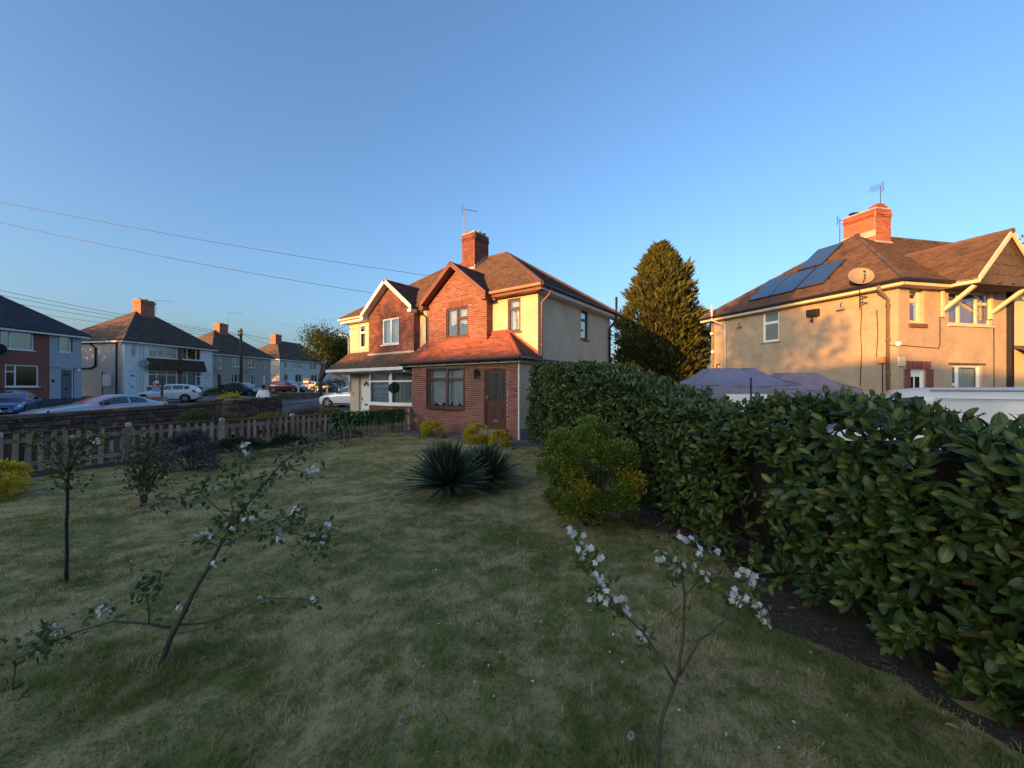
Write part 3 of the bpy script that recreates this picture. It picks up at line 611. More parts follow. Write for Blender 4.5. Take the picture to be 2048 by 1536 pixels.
for x in (-10.2, -7.2): MB().lathe([(.03, 2.33), (.06, 2.3), (.06, 2.26), (.02, 2.22)], 10, (x, -.75, 0)).build('soffit_light', upvc, hB, smooth=True)
by = MB(); bp = [(-9.1, 0), (-8.75, -.55), (-7.15, -.6), (-5.92, -.14)]
by.prism([(x, y, 0) for x, y in bp] + [(-5.92, .1, 0), (-9.1, .1, 0)], (0, 0, .84)); bay = by.build('bay_window', mortar_dk, hB)
for p, q in zip(bp, bp[1:]): lay(bay, seg_map(p, q), brick_list(0, (Vector(q) - Vector(p)).length, 0, .83), brick2_m)
MB().prism([(x * 1.0 + (0.03 if x > -8 else -.03), y - .07, .84) for x, y in bp] + [(-5.92, .1, .84), (-9.1, .1, .84)], (0, 0, .06)).build('bay_sill', upvc, bay)
for i, (p, q) in enumerate(zip(bp, bp[1:])):
    window(bay, seg_map(p, q), 0, (Vector(q) - Vector(p)).length, .90, 2.34, upvc, (1,), {0: [.70]}, rec=0.0, fw=.085, name='window_section', curtain=(drape, .02) if i else None, sash=False)
lay(hB, front0, brick_list(-9.5, -9.12, .1, 2.3), brick2_m)
MB().box(-10.95, -10.9, -.02, 0, 1.28, 1.36).build('doorbell', black_plastic, hB)
bal = empty('topiary_ball', hw(-6.35, -1.0, 1.62), 'dark green hanging topiary ball under the porch roof', 'hanging plant')
MB().tube([(0, 0, .2), (0, 0, .71)], .006, 4).build('chain', dark_metal, bal)
# ================================================================ pebbledashed house on the right (x along its front, y along its side)
KF = Vector((.98, .2, 0)).normalized(); KD = Vector((-.342, .94, 0)).normalized(); K0 = Vector((12.27, 12.3, 0))
kx = lambda v: KF * v[0] + KD * v[1] + Vector((0, 0, v[2]))
hK = empty('pebbledashed_house', K0, 'pebbledashed house with solar panels on its roof and an orange brick chimney', 'house')
def KW(x, y, z): return K0 + kx((x, y, z))
LW = 10.5; SW = 7.2; kf = seg_map((0, 0), d=(1, 0)); ks = seg_map((0, SW), d=(0, -1))
sw = (SW - 4.56, SW - 3.83, 3.55, 4.85)      # side window, measured from the back corner
h1 = (.45, 1.05, 3.72, 4.85); h2 = (2.1, 4.05, 3.72, 4.84); h3 = (.46, 1.12, -.2, 2.24); h4 = (2.25, 3.6, .95, 2.4); h5 = (6.0, 7.6, 3.72, 4.84)
w = MB(kx); wall(w, kf, 0, LW, -.4, 5.0, .2, [h1, h2, h3, h4, h5]); wall(w, ks, 0, SW - .2, -.4, 5.0, .2, [sw]); w.box(0, LW, SW - .18, SW - .001, -.4, 5.0); w.box(LW - .2, LW, .2, SW - .2, -.4, 5.0)
w.prism([(.0, SW, 2.35), (.0, SW, -.4), (.0, SW + 1.9, -.4), (.0, SW + 1.9, .9)], (3, 0, 0)); w.build('pebbledash_wall', peb, hK)
MB(kx).box(0.2, LW - .2, .2, SW - .2, 2.5, 2.6).build('floor_slab', inner, hK)
MB(kx).box(4.72, 4.84, -.12, .0, -.3, 4.95).build('party_pipe', dark_metal, hK)
MB(kx).box(4.85, LW, -.012, 0, 0, 4.95).build('yellow_render', M('yellow_painted_render', (.56, .47, .27), .9, wear=.12, bump=.2, bs=200), hK)
AP = (3.6, 3.6, 8.07); ez = 5.02
def KP(*pts): return [kx(p) for p in pts]
roof(hK, KP((-.35, -.35, ez), (-.35, SW + .35, ez), AP), tile_m, name='side_roof_slope', seed=21)
roof(hK, KP((-.35, -.35, ez), (LW, -.35, ez), (LW, 3.6, 8.07), AP), tile_m, name='front_roof_slope', seed=22)
MB(kx).prism([(-.35, SW + .35, ez), (LW, SW + .35, ez), (LW, 3.6, 8.07), AP], (0, 0, -.05)).build('rear_roof_slope', tile_base, hK)
r = MB(kx); ridge(r, (-.35, -.35, ez + .01), AP, .06); ridge(r, (-.35, SW + .35, ez + .01), AP, .06); ridge(r, AP, (LW, 3.6, 8.08), .09); r.build('ridge_tiles', tile_charcoal, hK)
MB(kx).box(-.33, -.30, -.33, SW + .33, 4.84, 5.0).box(-.30, 0, 0, SW + .3, 4.83, 4.85).box(-.33, 1.75, -.33, -.30, 4.84, 5.0).box(-.3, 1.75, -.30, 0, 4.83, 4.85).build('fascia', cream_paint, hK)
MB(kx).tube([(-.40, SW + .4, 4.99), (-.40, -.40, 4.99), (1.75, -.40, 4.99)], .055, 8).build('gutter', black_plastic, hK)
# gable canopy over the bedroom window
g0, g1, gz, ga, gy = 1.70, 4.2, 5.0, 6.5, -.95; gc = (g0 + g1) / 2; gb = (ga - ez) / (8.07 - ez) * 3.95 - .35
roof(hK, KP((g0 - .1, gy, gz), (g0 - .1, -.4, gz), (gc, gb, ga), (gc, gy, ga)), tile_m, name='gable_roof_slope', seed=23)
roof(hK, KP((gc, gy, ga), (gc, gb, ga), (g1 + .1, -.4, gz), (g1 + .1, gy, gz)), tile_m, name='gable_roof_slope', seed=24)
r = MB(kx); ridge(r, (gc, gy - .03, ga + .01), (gc, gb, ga + .01), .08); r.build('gable_ridge', ridge_br, hK)
bb = MB(kx)
for ex in (g0 - .12, g1 + .12): bb.prism([(ex, gy - .02, gz - .13), (gc, gy - .02, ga - .13), (gc, gy - .02, ga + .05), (ex, gy - .02, gz + .05)], (0, .04, 0))
bb.build('bargeboard', cream_paint, hK)
for i, (z0, z1) in enumerate(((4.86, 5.18), (5.15, 5.5), (5.47, 5.82), (5.79, 6.2))):     # waney edged boards
    hw0 = (ga - .1 - z0) / (ga - gz) * (g1 - g0) / 2; n = 14; vs = []
    for k in range(n + 1):
        x = gc - hw0 + 2 * hw0 * k / n; zt = min(z1, ga - .12 - abs(x - gc) * (ga - gz) / ((g1 - g0) / 2)); zb = z0 + .035 * math.sin(k * 1.7 + i * 2) + .015 * math.sin(k * 4.1); vs += [(x, gy + .06 - i * .0 + .012 * i, min(zb, zt)), (x, gy + .09 + .012 * i, max(zt, zb))]
    MB(kx).add(vs, [(2 * k, 2 * k + 2, 2 * k + 3, 2 * k + 1) for k in range(n)]).add([(v[0], v[1] + .03, v[2]) for v in vs], [(2 * k, 2 * k + 2, 2 * k + 3, 2 * k + 1) for k in range(n)]).build('gable_board', wood_dark, hK)
MB(kx).box(g0, g1, gy + .05, -.01, 4.82, 4.86).build('canopy_soffit', wood_dark, hK)
for x in (g0 + .05, g1 - .3):
    br = MB(kx).box(x - .05, x + .05, -.08, 0, 3.95, 4.82); br.bar((x, -.07, 4.15), (x, gy + .18, 4.80), .09, .1, up=(1, 0, 0)); br.build('canopy_bracket', cream_paint, hK)
MB(kx).box(g0 - .1, g0 - .07, gy, -.33, 4.85, 5.0).build('gable_fascia', cream_paint, hK)
window(hK, kf, *h1, cream_paint, (1,), {0: [.66]}, rec=.1, xf=kx, curtain=(drape_red, .02), fw=.07)
MB(kx).box(.40, 1.12, -.06, .02, 3.58, 3.70).build('brick_sill', brick2_m, hK)
window(hK, kf, *h2, cream_paint, (1, 1.7, 1.2), {0: [.66], 2: [.66]}, rec=.04, sill=cream_paint, xf=kx, curtain=(clothmat('mauve_curtain', (.32, .20, .26)), .03))
window(hK, kf, *h4, upvc, (1, 3), {0: [.55]}, rec=.06, sill=upvc, xf=kx, curtain=(drape_w, .03))
window(hK, kf, *h5, upvc, (1, 1), {}, rec=.06, sill=upvc, xf=kx)
window(hK, ks, *sw, upvc, (1,), {0: [.62]}, rec=.05, sill=M('stone_sill', (.34, .27, .22), .9, wear=.3), xf=kx, gl=M('obscured_glass', (.16, .19, .18), .3, wear=.1, spec=.6), fw=.06)
d = MB(kx).box(.52, 1.06, .08, .12, -.2, 2.18).build('door', upvc, hK)
for a, b_ in ((.58, .72), (.80, .98)): MB(kx).box(a, b_, .07, .082, 1.0, 2.0).build('pane', glass_black, d)
MB(kx).box(.46, .52, .05, .13, -.2, 2.24).box(1.06, 1.12, .05, .13, -.2, 2.24).box(.52, 1.06, .05, .13, 2.18, 2.24).build('door_frame', upvc, d)
sur = MB(kx).box(.20, .46, -.02, .02, -.3, 2.24).box(1.12, 1.42, -.02, .02, -.3, 2.24).box(.30, 1.30, -.024, .02, 2.24, 2.5).build('door_surround', mortar_dk, hK)
lay(sur, FMK := seg_map((0, -.02), d=(1, 0)), brick_list(.20, .46, -.3, 2.24) + brick_list(1.12, 1.42, -.3, 2.24) + [(a, a + .062, 2.25, 2.49) for a in np.arange(.31, 1.27, .072)], brick2_m, 0, kx)
MB(kx).box(2.1, 3.75, -.015, .02, 2.4, 2.46).build('lintel', wood_dark, hK)
MB(kx).box(-.05, .18, -.06, 0, 2.33, 2.62).build('alarm_box', cream_paint, hK)
MB(kx).prism([(5.0, -.9, 2.75), (9.5, -.9, 2.75), (9.5, 0, 3.1), (5.0, 0, 3.1)], (0, 0, -.09)).build('porch_canopy', tile_charcoal, hK)
MB(kx).box(5.0, 9.5, -.95, -.88, 2.55, 2.72).build('canopy_fascia', dark_metal, hK)
for x in (5.15, 5.75): MB(kx).box(x, x + .1, -.9, -.8, -.3, 2.6).build('canopy_post', dark_metal, hK)
chimney(hK, None, 4.15, 3.6, .80, 1.15, 7.5, 9.0, orange_brick, mortar, [(-.1, -.35, .09, .10, ridge_red), (.15, -.42, .07, .16, brass), (-.1, .38, .10, .05, ridge_red)], xf=kx)
MB(kx).box(3.72, 4.58, 2.98, 3.02, 7.42, 7.66).box(3.70, 3.75, 3.0, 4.2, 7.86, 8.12).build('chimney_fillet', mortar_fillet, hK)
MB(kx).box(3.85, 4.4, 3.04, 3.32, 9.04, 9.16).box(3.95, 4.3, 3.06, 3.26, 9.16, 9.24).build('raised_brickwork', orange_brick, hK)
cw = MB(kx).lathe([(.03, 9.05), (.03, 9.17), (.17, 9.18), (.15, 9.21), (.02, 9.25)], 12, (4.05, 4.0, 0)); cw.build('chimney_cowl', dark_metal, hK)
# solar panels (r along the eaves, u up the slope)
P0 = kx((-.35, -.35, ez)); P1 = kx((-.35, SW + .35, ez)); P2 = kx(AP); nS = (P1 - P0).cross(P2 - P0).normalized(); nS = -nS if nS.z < 0 else nS
uS = (Vector((0, 0, 1)) - nS * nS.z).normalized(); rS = uS.cross(nS)
pv, n_, b_ = nodes_for('solar_cells'); tx = n_.nodes.new('ShaderNodeTexCoord'); bk = n_.nodes.new('ShaderNodeTexBrick'); n_.links.new(tx.outputs['Object'], bk.inputs['Vector']); bk.offset = 0
for k_, v_ in (('Color1', (.018, .030, .062, 1)), ('Color2', (.022, .035, .07, 1)), ('Mortar', (.06, .08, .11, 1))): bk.inputs[k_].default_value = v_
for k_, v_ in (('Scale', 1), ('Mortar Size', .004), ('Brick Width', .163), ('Row Height', .163)): bk.inputs[k_].default_value = v_
n_.links.new(bk.outputs[0], b_.inputs['Base Color']); b_.inputs['Roughness'].default_value = .12; b_.inputs['Coat Weight'].default_value = 1; b_.inputs['Coat Roughness'].default_value = .03
for (r0, u0, nm) in ((-5.65, .70, 'solar panel furthest from the chimney in the bottom row'), (-4.66, .71, 'middle solar panel of the bottom row'), (-3.62, .80, 'solar panel of the bottom row nearest the satellite dish'), (-4.55, 2.66, 'single solar panel of the top row near the ridge')):
    mt4 = Matrix((rS, uS, nS)).transposed().to_4x4(); mt4.translation = K0 + P0 + rS * r0 + uS * u0 + nS * .06
    o = empty('solar_panel', (0, 0, 0), nm, 'solar panel', group='solar panels on the roof'); o.matrix_world = mt4
    MB().box(.025, .955, .025, 1.705, .03, .04).build('cells', pv, o)
    MB().box(0, .98, 0, .025, 0, .042).box(0, .98, 1.705, 1.73, 0, .042).box(0, .025, .025, 1.705, 0, .042).box(.955, .98, .025, 1.705, 0, .042).build('frame', metal_m, o)
    MB().box(-.05, 1.03, .35, .39, -.04, 0).build('rail', dark_metal, o); MB().box(-.05, 1.03, 1.3, 1.34, -.04, 0).build('rail', dark_metal, o)
# things fixed to the walls
pipe_run([(-.40, .25, 4.94), (-.40, .25, 4.8), (-.08, .22, 4.5), (-.07, .22, -.3)], .045, 'corner_downpipe', brown_pipe, hK, kx, [(-.07, .22, z) for z in (4.3, 3.2, 2.1)])
pipe_run([(-.07, 6.35, 2.0), (-.07, 6.35, 4.55), (-.40, 6.75, 4.85), (-.40, 6.75, 5.6)], .045, 'vent_pipe', pale_plastic, hK, kx)
pipe_run([(-.07, 6.35, 2.25), (-.07, 6.05, 2.45), (-.07, 5.45, 2.5)], .04, 'waste_pipe', pale_plastic, hK, kx)
pipe_run([(-.02, .95, 4.75), (-.02, 1.0, 3.6), (-.02, .97, 2.8), (-.02, 1.02, 1.7)], .010, 'side_cable', black_plastic, hK, kx)
pipe_run([(-.02, .55, 4.2), (-.02, .52, 3.4), (-.02, .56, 2.7), (-.02, .40, 2.45), (-.02, .40, 1.2)], .011, 'dish_cable', black_plastic, hK, kx)
pipe_run([(-.02, .3, 3.02), (-.02, -.015, 3.0), (.6, -.02, 2.97), (1.65, -.02, 2.93), (1.70, -.02, 3.1), (1.70, -.02, 4.8)], .010, 'front_cable', black_plastic, hK, kx)
pipe_run([(4.1, -.02, 3.7), (4.12, -.02, 0)], .010, 'front_cable', black_plastic, hK, kx)
MB(kx).box(-.12, -.01, .30, .48, 2.45, 2.65).build('junction_box', M('orange_box', (.55, .25, .12), .6), hK)
fl = empty('floodlight', KW(-.12, 2.45, 4.45), 'black square floodlight high on the pebbledashed side wall', 'floodlight')
MB(kx).box(-.06, .06, -.2, .2, -.13, .13).build('lamp_housing', black_plastic, fl, bevel=.01); MB(kx).tube([(-.02, 0, -.13), (-.05, 0, -.24)], .015, 6).lathe([(.02, -.24), (.05, -.27), (.05, -.31), (.02, -.34)], 10, (-.05, 0, 0)).build('sensor', black_plastic, fl)
for (y, z, lb) in ((1.55, 4.45, 'small security lamp on the side wall near the satellite dish'), (5.6, 4.4, 'small security lamp under the eaves at the far end of the side wall')):
    o = empty('security_lamp', KW(-.02, y, z), lb, 'lamp', group='small lamps on the side wall'); MB(kx).tube([(0, .02, .22), (-.02, .05, .1), (-.05, 0, .02)], .012, 5).build('bracket', dark_metal, o); MB(kx).box(-.16, -.02, -.10, .10, -.05, .02).build('lamp_head', grey_plastic, o)
for (x, y, z, lb) in ((-.06, -.02, 3.02, 'white camera on the front corner of the pebbledashed house'), (-.08, 7.05, 3.35, 'white camera on the far corner of the side wall, lower one'), (-.08, 7.1, 4.25, 'white lamp on the far corner of the side wall, upper one')):
    o = empty('wall_camera', KW(x, y, z), lb, 'camera'); MB().lathe([(.02, .09), (.07, .07), (.075, 0), (.05, -.05), (.01, -.08)], 12).build('dome', upvc, o, smooth=True); MB().box(.0, .09, -.03, .03, -.02, .04).build('mount', upvc, o)
o = empty('hose_hook', KW(-.06, 6.75, 2.55), 'dark iron hook on the side wall above the tents', 'hook'); MB(kx).tube([(0, -.1, .2), (0, .06, .2), (0, .1, .05), (0, -.02, .0), (0, .1, -.08), (0, -.06, -.15)], .025, 6).build('hook_iron', dark_metal, o)
sd = dish('satellite_dish', KW(-.32, .82, 4.35), (-.25, -.62, .34), 'large tan satellite dish on the side of the pebbledashed house', .34, M('tan_dish', (.26, .20, .135), .6, wear=.15), .98)
MB(kx).tube([(0, 0, .35), (.32, 0, .35)], .02, 5).tube([(0, 0, .15), (.32, 0, .15)], .02, 5).build('wall_bracket', dark_metal, sd)
aerial('tv_aerial', KW(4.75, 3.5, 8.2), 2.05, 'tall television aerial right of the orange brick chimney', .35, 2.6, 8, .28)
aerial('tv_aerial', KW(3.66, 4.25, 8.0), 1.05, 'short television aerial left of the orange brick chimney', .55, -.5, 6, .16, -.1)
# ================================================================ purple pop-up tents beside that house
tentm = M('purple_tent_cloth', (.20, .19, .27), .75, (.165, .155, .225), 2.2, wear=.12, bump=.25, bs=14, bd=.05); tentm2 = M('mauve_tent_cloth', (.28, .20, .24), .75, (.22, .155, .19), 2.2, wear=.12, bump=.25, bs=14, bd=.05)
def tent(c, w, d, rz, lb, mt, zb, ze, zp):
    o = empty('popup_tent', (c[0], c[1], zb), lb, 'tent', rz, 'tents beside the house'); ze -= zb; zp -= zb; n = 12
    rb = MB(); t = .22
    top = [(-w * t, -d * .12, zp), (w * t, -d * .12, zp), (w * t, d * .12, zp), (-w * t, d * .12, zp)]; ev = [(-w / 2, -d / 2, ze), (w / 2, -d / 2, ze), (w / 2, d / 2, ze), (-w / 2, d / 2, ze)]
    rb.add(top, [(0, 1, 2, 3)])
    for i in range(4):
        a, b, c_, e = [Vector(v) for v in (ev[i], ev[(i + 1) % 4], top[(i + 1) % 4], top[i])]; vs = []; m_ = 5
        for j in range(m_ + 1):
            for k in range(n + 1):
                s, q = j / m_, k / n; p = (a * (1 - q) + b * q) * (1 - s) + (e * (1 - q) + c_ * q) * s
                p.z -= .07 * math.sin(math.pi * s) + .03 * math.sin(math.pi * q) * (1 - s) ** 2; p.z += .012 * math.sin(9 * q + 4 * s + i); vs.append(p)
        rb.add(vs, [(j * (n + 1) + k, j * (n + 1) + k + 1, (j + 1) * (n + 1) + k + 1, (j + 1) * (n + 1) + k) for j in range(m_) for k in range(n)])
    rb.build('canopy', mt, o, smooth=True)
    for i in range(4):
        a, b = Vector(ev[i]), Vector(ev[(i + 1) % 4]); nn = (b - a).cross(Vector((0, 0, 1))).normalized(); s = MB(); vs = []
        for j in range(9):
            for k in range(21):
                q = k / 20; z = ze * (1 - j / 8); p = a * (1 - q) + b * q; p.z = z - .03 * math.sin(math.pi * q) * (1 - j / 8); p += nn * (.02 * math.sin(q * 26 + j * .7) + .02 * math.sin(q * 9 - j) - .01); vs.append(p)
        s.add(vs, [(j * 21 + k, j * 21 + k + 1, (j + 1) * 21 + k + 1, (j + 1) * 21 + k) for j in range(8) for k in range(20)]).build('side_curtain', tentm, o, smooth=True)
    for x, y, z in ev: MB().box(x * .985 - .02, x * .985 + .02, y * .985 - .02, y * .985 + .02, 0, ze).build('pole', metal_m, o)
    return o
t1 = tent((6.75, 12.1), 2.9, 2.6, -.13, 'purple pop-up tent further from the camera, next to the conifer', tentm, -.3, 1.72, 2.24)
t2 = tent((8.45, 11.55), 2.1, 2.2, -.16, 'mauve topped pop-up tent nearer to the white van', tentm2, -.3, 1.62, 2.08)
q = empty('white_board', W(1500, 806, 9.6), 'white board leaning against the purple tent behind the hedge', 'board'); MB().box(-.58, .58, -.02, .02, -1.25, .22).build('panel', upvc, q)
q = empty('post', (W(1502, 772, 9.3).x, 9.3, -.3), 'thin black post standing before the tents', 'post'); MB().tube([(0, 0, 0), (0, 0, 2.17)], .022, 8).lathe([(.026, 2.17), (.02, 2.2)], 8).build('post_tube', black_plastic, q)
# ================================================================ houses across the street (x along the front seen left to right, y into the house)
far_brick = brickmat('far_red_brick', ((.19, .055, .035), (.25, .075, .048)), (.20, .12, .09)); far_chim = brickmat('far_chimney_brick', ((.34, .10, .05), (.42, .14, .07)), (.30, .18, .12))
panel_blue = M('blue_grey_door_paint', (.085, .115, .155), .4, wear=.05); door_white = M('pale_blue_white_door', (.62, .66, .74), .4, wear=.05)
def street_house(name, label, c, ang, L, Dp, zb, ev, rise, wm, sm_, rm, wins=(), doors=(), chims=(), gauge=.28, hipL=None, hipR=None, fas=None):
    h = empty(name, (c[0], c[1], zb), label, 'house', math.pi / 2 - math.radians(ang)); f = seg_map((0, 0), d=(1, 0)); hs = [w_[:4] for w_ in wins] + [d_[:4] for d_ in doors]
    b = MB(); wall(b, f, 0, L, -1.2, ev, .2, hs); b.build('front_wall', wm, h)
    MB().box(.001, .2, .2, Dp, -1.2, ev).box(L - .2, L - .001, .2, Dp, -1.2, ev).box(.2, L - .2, Dp - .2, Dp, -1.2, ev).build('side_wall', sm_, h)
    MB().box(.2, L - .2, 1.6, 1.7, -1.2, ev).box(.2, L - .2, .2, 1.6, ev * .5, ev * .5 + .1).build('room_partition', inner, h)
    hl = Dp / 2 if hipL is None else hipL; hr = Dp / 2 if hipR is None else hipR; o = .32; z1 = ev + rise; y2 = Dp / 2
    roof(h, [(-o, -o, ev), (L + o, -o, ev), (L - hr, y2, z1), (hl, y2, z1)], rm, gauge, .3, name='front_roof_slope', lift=.03, seed=31)
    roof(h, [(-o, Dp + o, ev), (-o, -o, ev), (hl, y2, z1)], rm, gauge, .3, name='left_hip_slope', lift=.03, seed=32)
    MB().prism([(L + o, -o, ev), (L + o, Dp + o, ev), (L - hr, y2, z1)], (0, 0, -.05)).build('right_hip_slope', tile_base, h); MB().prism([(-o, Dp + o, ev), (L + o, Dp + o, ev), (L - hr, y2, z1), (hl, y2, z1)], (0, 0, -.05)).build('rear_roof_slope', tile_base, h)
    r = MB(); ridge(r, (-o, -o, ev), (hl, y2, z1), .08, .5); ridge(r, (L + o, -o, ev), (L - hr, y2, z1), .08, .5); ridge(r, (hl, y2, z1), (L - hr, y2, z1), .09, .5); r.build('ridge_tiles', ridge_br if rm is not tile_slate else tile_slate, h)
    MB().box(-o, L + o, -o - .02, -o, ev - .17, ev - .01).box(-o - .02, -o, -o, Dp, ev - .17, ev - .01).box(-o, L + o, -o, 0, ev - .19, ev - .17).box(-o, 0, 0, Dp, ev - .19, ev - .17).build('fascia', fas or upvc, h)
    MB().tube([(-o - .06, Dp, ev - .01), (-o - .06, -o - .06, ev - .01), (L + o, -o - .06, ev - .01)], .05, 6).build('gutter', black_plastic, h)
    for w_ in wins:
        a0, a1, za, zc, cols, tr, cur = w_; window(h, f, a0, a1, za, zc, upvc, cols, tr, rec=.05, sill=upvc, curtain=cur, fw=.075, sash=False)
    for (a0, a1, za, zc, dm) in doors: bow_door(h, f, a0, a1, za, zc, upvc, dm, 'panel', rec=.06)
    for (cx, cw, cd, ct, pots) in chims:
        chimney(h, None, cx, y2 - .2, cw, cd, z1 - .7, z1 + ct, far_chim, mortar, [(-cw * .25, .1, .1, .18, dark_metal), (cw * .15, .0, .1, .2, dark_metal), (0, -.25, .09, .16, ridge_red)][:pots], real=False)
    return h
D_ = (drape, .03); Nn = None
s1 = street_house('street_house', 'brick and blue grey rendered house with dark slate roof at the left edge', (-31.7, 17.2), 3.2, 10.8, 7.4, .8, 4.52, 3.2, far_brick, blue_grey, tile_slate,
    [(6.55, 8.15, 3.2, 4.42, (1, 2.6), {}, (drape_w, .05)), (9.5, 10.2, 3.25, 4.38, (1,), {}, (drape_w, .03)), (6.75, 8.4, .85, 2.25, (1, 2.5), {0: [.68]}, Nn), (1.0, 3, 3.2, 4.4, (1, 2), {}, D_), (1.0, 3, .85, 2.2, (1, 2), {}, D_)], [(9.55, 10.35, .02, 2.12, panel_blue)], [])
MB().box(8.95, 10.8, -.015, .0, 2.12, 3.2).box(8.95, 9.44, -.015, 0, 3.2, 4.4).box(10.26, 10.8, -.015, 0, 3.2, 4.4).box(8.95, 9.55, -.015, 0, -.3, 2.2).box(10.35, 10.8, -.015, 0, -.3, 2.2).build('rendered_panel', blue_grey, s1)
MB().box(6.5, 8.6, -.04, .02, .70, .78).build('window_sill', brick2_m, s1); MB().box(9.05, 9.22, -.03, -.015, 1.15, 1.34).build('number_plaque', black_plastic, s1); MB().box(10.5, 10.66, -.1, -.015, 1.95, 2.15).build('door_lamp', upvc, s1)
MB().box(6.7, 7.25, -.3, -.0, -.1, .62).build('meter_cabinet', upvc, s1); MB().tube([(6.35, -.05, -.2), (6.35, -.05, 4.4)], .035, 6).build('downpipe', black_plastic, s1)
s2 = street_house('street_house', 'pale rendered semi-detached houses with a brown tile-hung band between floors', (-32.6, 32.6), 9, 8.1, 7.2, .94, 4.62, 3.25, white_render, peb_grey, tile_charcoal,
    [(.45, .9, 3.3, 4.4, (1,), {0: [.66]}, D_), (.0 + 1.85, 4.4, 3.32, 4.5, (1, 2.6), {0: [.6], 1: [.72]}, D_), (4.9, 6.8, 3.32, 4.5, (1, 2.2, 1), {}, Nn), (1.85, 4.4, .75, 2.15, (1, 1.3, 1.3), {0: [.75], 1: [.75], 2: [.75]}, D_), (4.9, 6.8, .75, 2.15, (1, 2.2, 1), {0: [.7], 2: [.7]}, D_)],
    [(.3, 1.05, .02, 2.05, door_white), (7.1, 7.75, .02, 2.0, door_white)], [(4.1, 1.25, .9, 1.05, 3)])
MB().box(4.42, 4.88, -.03, 0, -.3, 4.4).box(1.75, 6.95, -.03, 0, -.3, .68).build('brick_pier', far_brick, s2)
roof(s2, [(1.6, -.42, 2.22), (7.05, -.42, 2.22), (7.0, -.12, 3.22), (1.65, -.12, 3.22)], tile_m, .12, .2, name='tile_hung_band', seed=35)
for a in (1.2, 1.45, 8.0): MB().tube([(a, -.04, -.2), (a, -.04, 4.4)], .035, 6).build('downpipe', white_paint, s2)
pipe_run([(-.07, 3.4, 5.0), (-.07, 3.4, 4.3), (-.07, 2.9, 4.0), (-.07, 2.9, 2.5), (-.07, 3.3, 2.3), (-.07, 7, 2.15)], .07, 'soil_pipe', black_plastic, s2); pipe_run([(-.07, .9, 4.5), (-.07, .75, 4.3), (-.07, .75, -.3)], .05, 'side_downpipe', black_plastic, s2)
MB().box(-.12, 0, 1.25, 2.1, .75, 1.7).build('gas_meter_box', upvc, s2); MB().tube([(-.05, 2.2, 0), (-.05, 2.2, 2.0)], .03, 6).build('lamp_pipe', black_plastic, s2)
s3 = street_house('street_house', 'brown pebbledashed semi-detached houses behind the wooden utility pole', (-37.2, 48), 10, 9.3, 7.5, 1.3, 4.5, 3.35, peb_brown, peb_grey, tile_charcoal,
    [(.9, 1.4, 2.95, 4.1, (1,), {0: [.6]}, Nn), (2.9, 3.95, 2.95, 4.1, (1, 1), {0: [.6]}, D_), (5.4, 6.6, 2.95, 4.1, (1, 1.4), {0: [.6]}, Nn), (7.85, 8.3, 2.95, 4.1, (1,), {0: [.6]}, Nn), (2.8, 4.1, .55, 2.05, (1, 2, 1), {}, Nn), (5.5, 6.7, .55, 2.05, (1, 2, 1), {}, D_)], [(.75, 1.4, .0, 2.0, wood_dark), (7.9, 8.4, .0, 1.95, upvc)], [(4.6, 1.3, .9, 1.05, 3)], .4)
s4 = street_house('street_house', 'pale green grey rendered houses partly hidden by the street tree', (-38.4, 64), 10, 13.5, 8, 1.7, 4.5, 3.5, pale_render, peb_grey, tile_charcoal,
    [(1.0, 1.6, 3, 4.1, (1,), {}, Nn), (3.0, 5.0, 3, 4.15, (1, 1.5, 1), {}, (blind, .03)), (7.3, 9.2, 3, 4.15, (1, 1.4), {0: [.6]}, Nn), (10.5, 12, 3, 4.1, (1, 1), {}, Nn), (3.6, 5.2, .7, 2.1, (1, 1), {}, Nn), (7.6, 9.4, .7, 2.1, (1, 1), {}, Nn)], [(1.0, 1.9, 0, 2.0, panel_blue), (10.2, 11.1, 0, 2.0, panel_blue)], [(3.6, 1.4, 1, 1.0, 2)], .4)
s5 = street_house('street_house', 'furthest pale house with a lit chimney behind the street tree', (-35.8, 82), 10, 12, 8, 1.9, 4.6, 3.4, pale_render, peb_grey, tile_charcoal, [(2, 4, 3, 4.1, (1, 1), {}, Nn), (7, 9, 3, 4.1, (1, 1), {}, Nn), (2, 4, .7, 2.1, (1, 1), {}, Nn), (7, 9, .7, 2.1, (1, 1), {}, Nn)], [(5, 5.9, 0, 2, panel_blue)], [(6, 1.4, 1, 1.0, 2)], .4)
def on(h, x, y, z): return h.matrix_basis @ Vector((x, y, z))
aerial('tv_aerial', on(s2, 5.2, 3.4, 8.3), 1.0, 'television aerial on the tile-hung white semis', 1.3, .5, 8, .25); aerial('tv_aerial', on(s3, 5.6, 3.5, 8.3), 2.4, 'television aerial on the brown pebbledashed houses', 1.9, .3, 9, .35); aerial('tv_aerial', on(s4, 4.6, 3.8, 8.4), 2.6, 'television aerial on the pale green grey houses', 1.8, .4, 7, .3)
dish('satellite_dish', on(s1, 6.2, -.25, 2.85), (.6, -.6, .35), 'dark satellite dish on the brick house at the left edge', .42, dark_metal, .2)
dish('satellite_dish', on(s2, 1.35, -.25, 2.55), (.7, -.5, .3), 'dark satellite dish above the door of the tile-hung white semis', .30, grey_plastic, .2)
dish('satellite_dish', on(s3, .7, -.25, 2.55), (.6, -.6, .3), 'satellite dish left of the wooden pole on the brown houses', .32, grey_plastic, .15); dish('satellite_dish', on(s3, 5.3, -.25, 2.45), (.6, -.6, .3), 'satellite dish right of the wooden pole on the brown houses', .32, grey_plastic, .15)
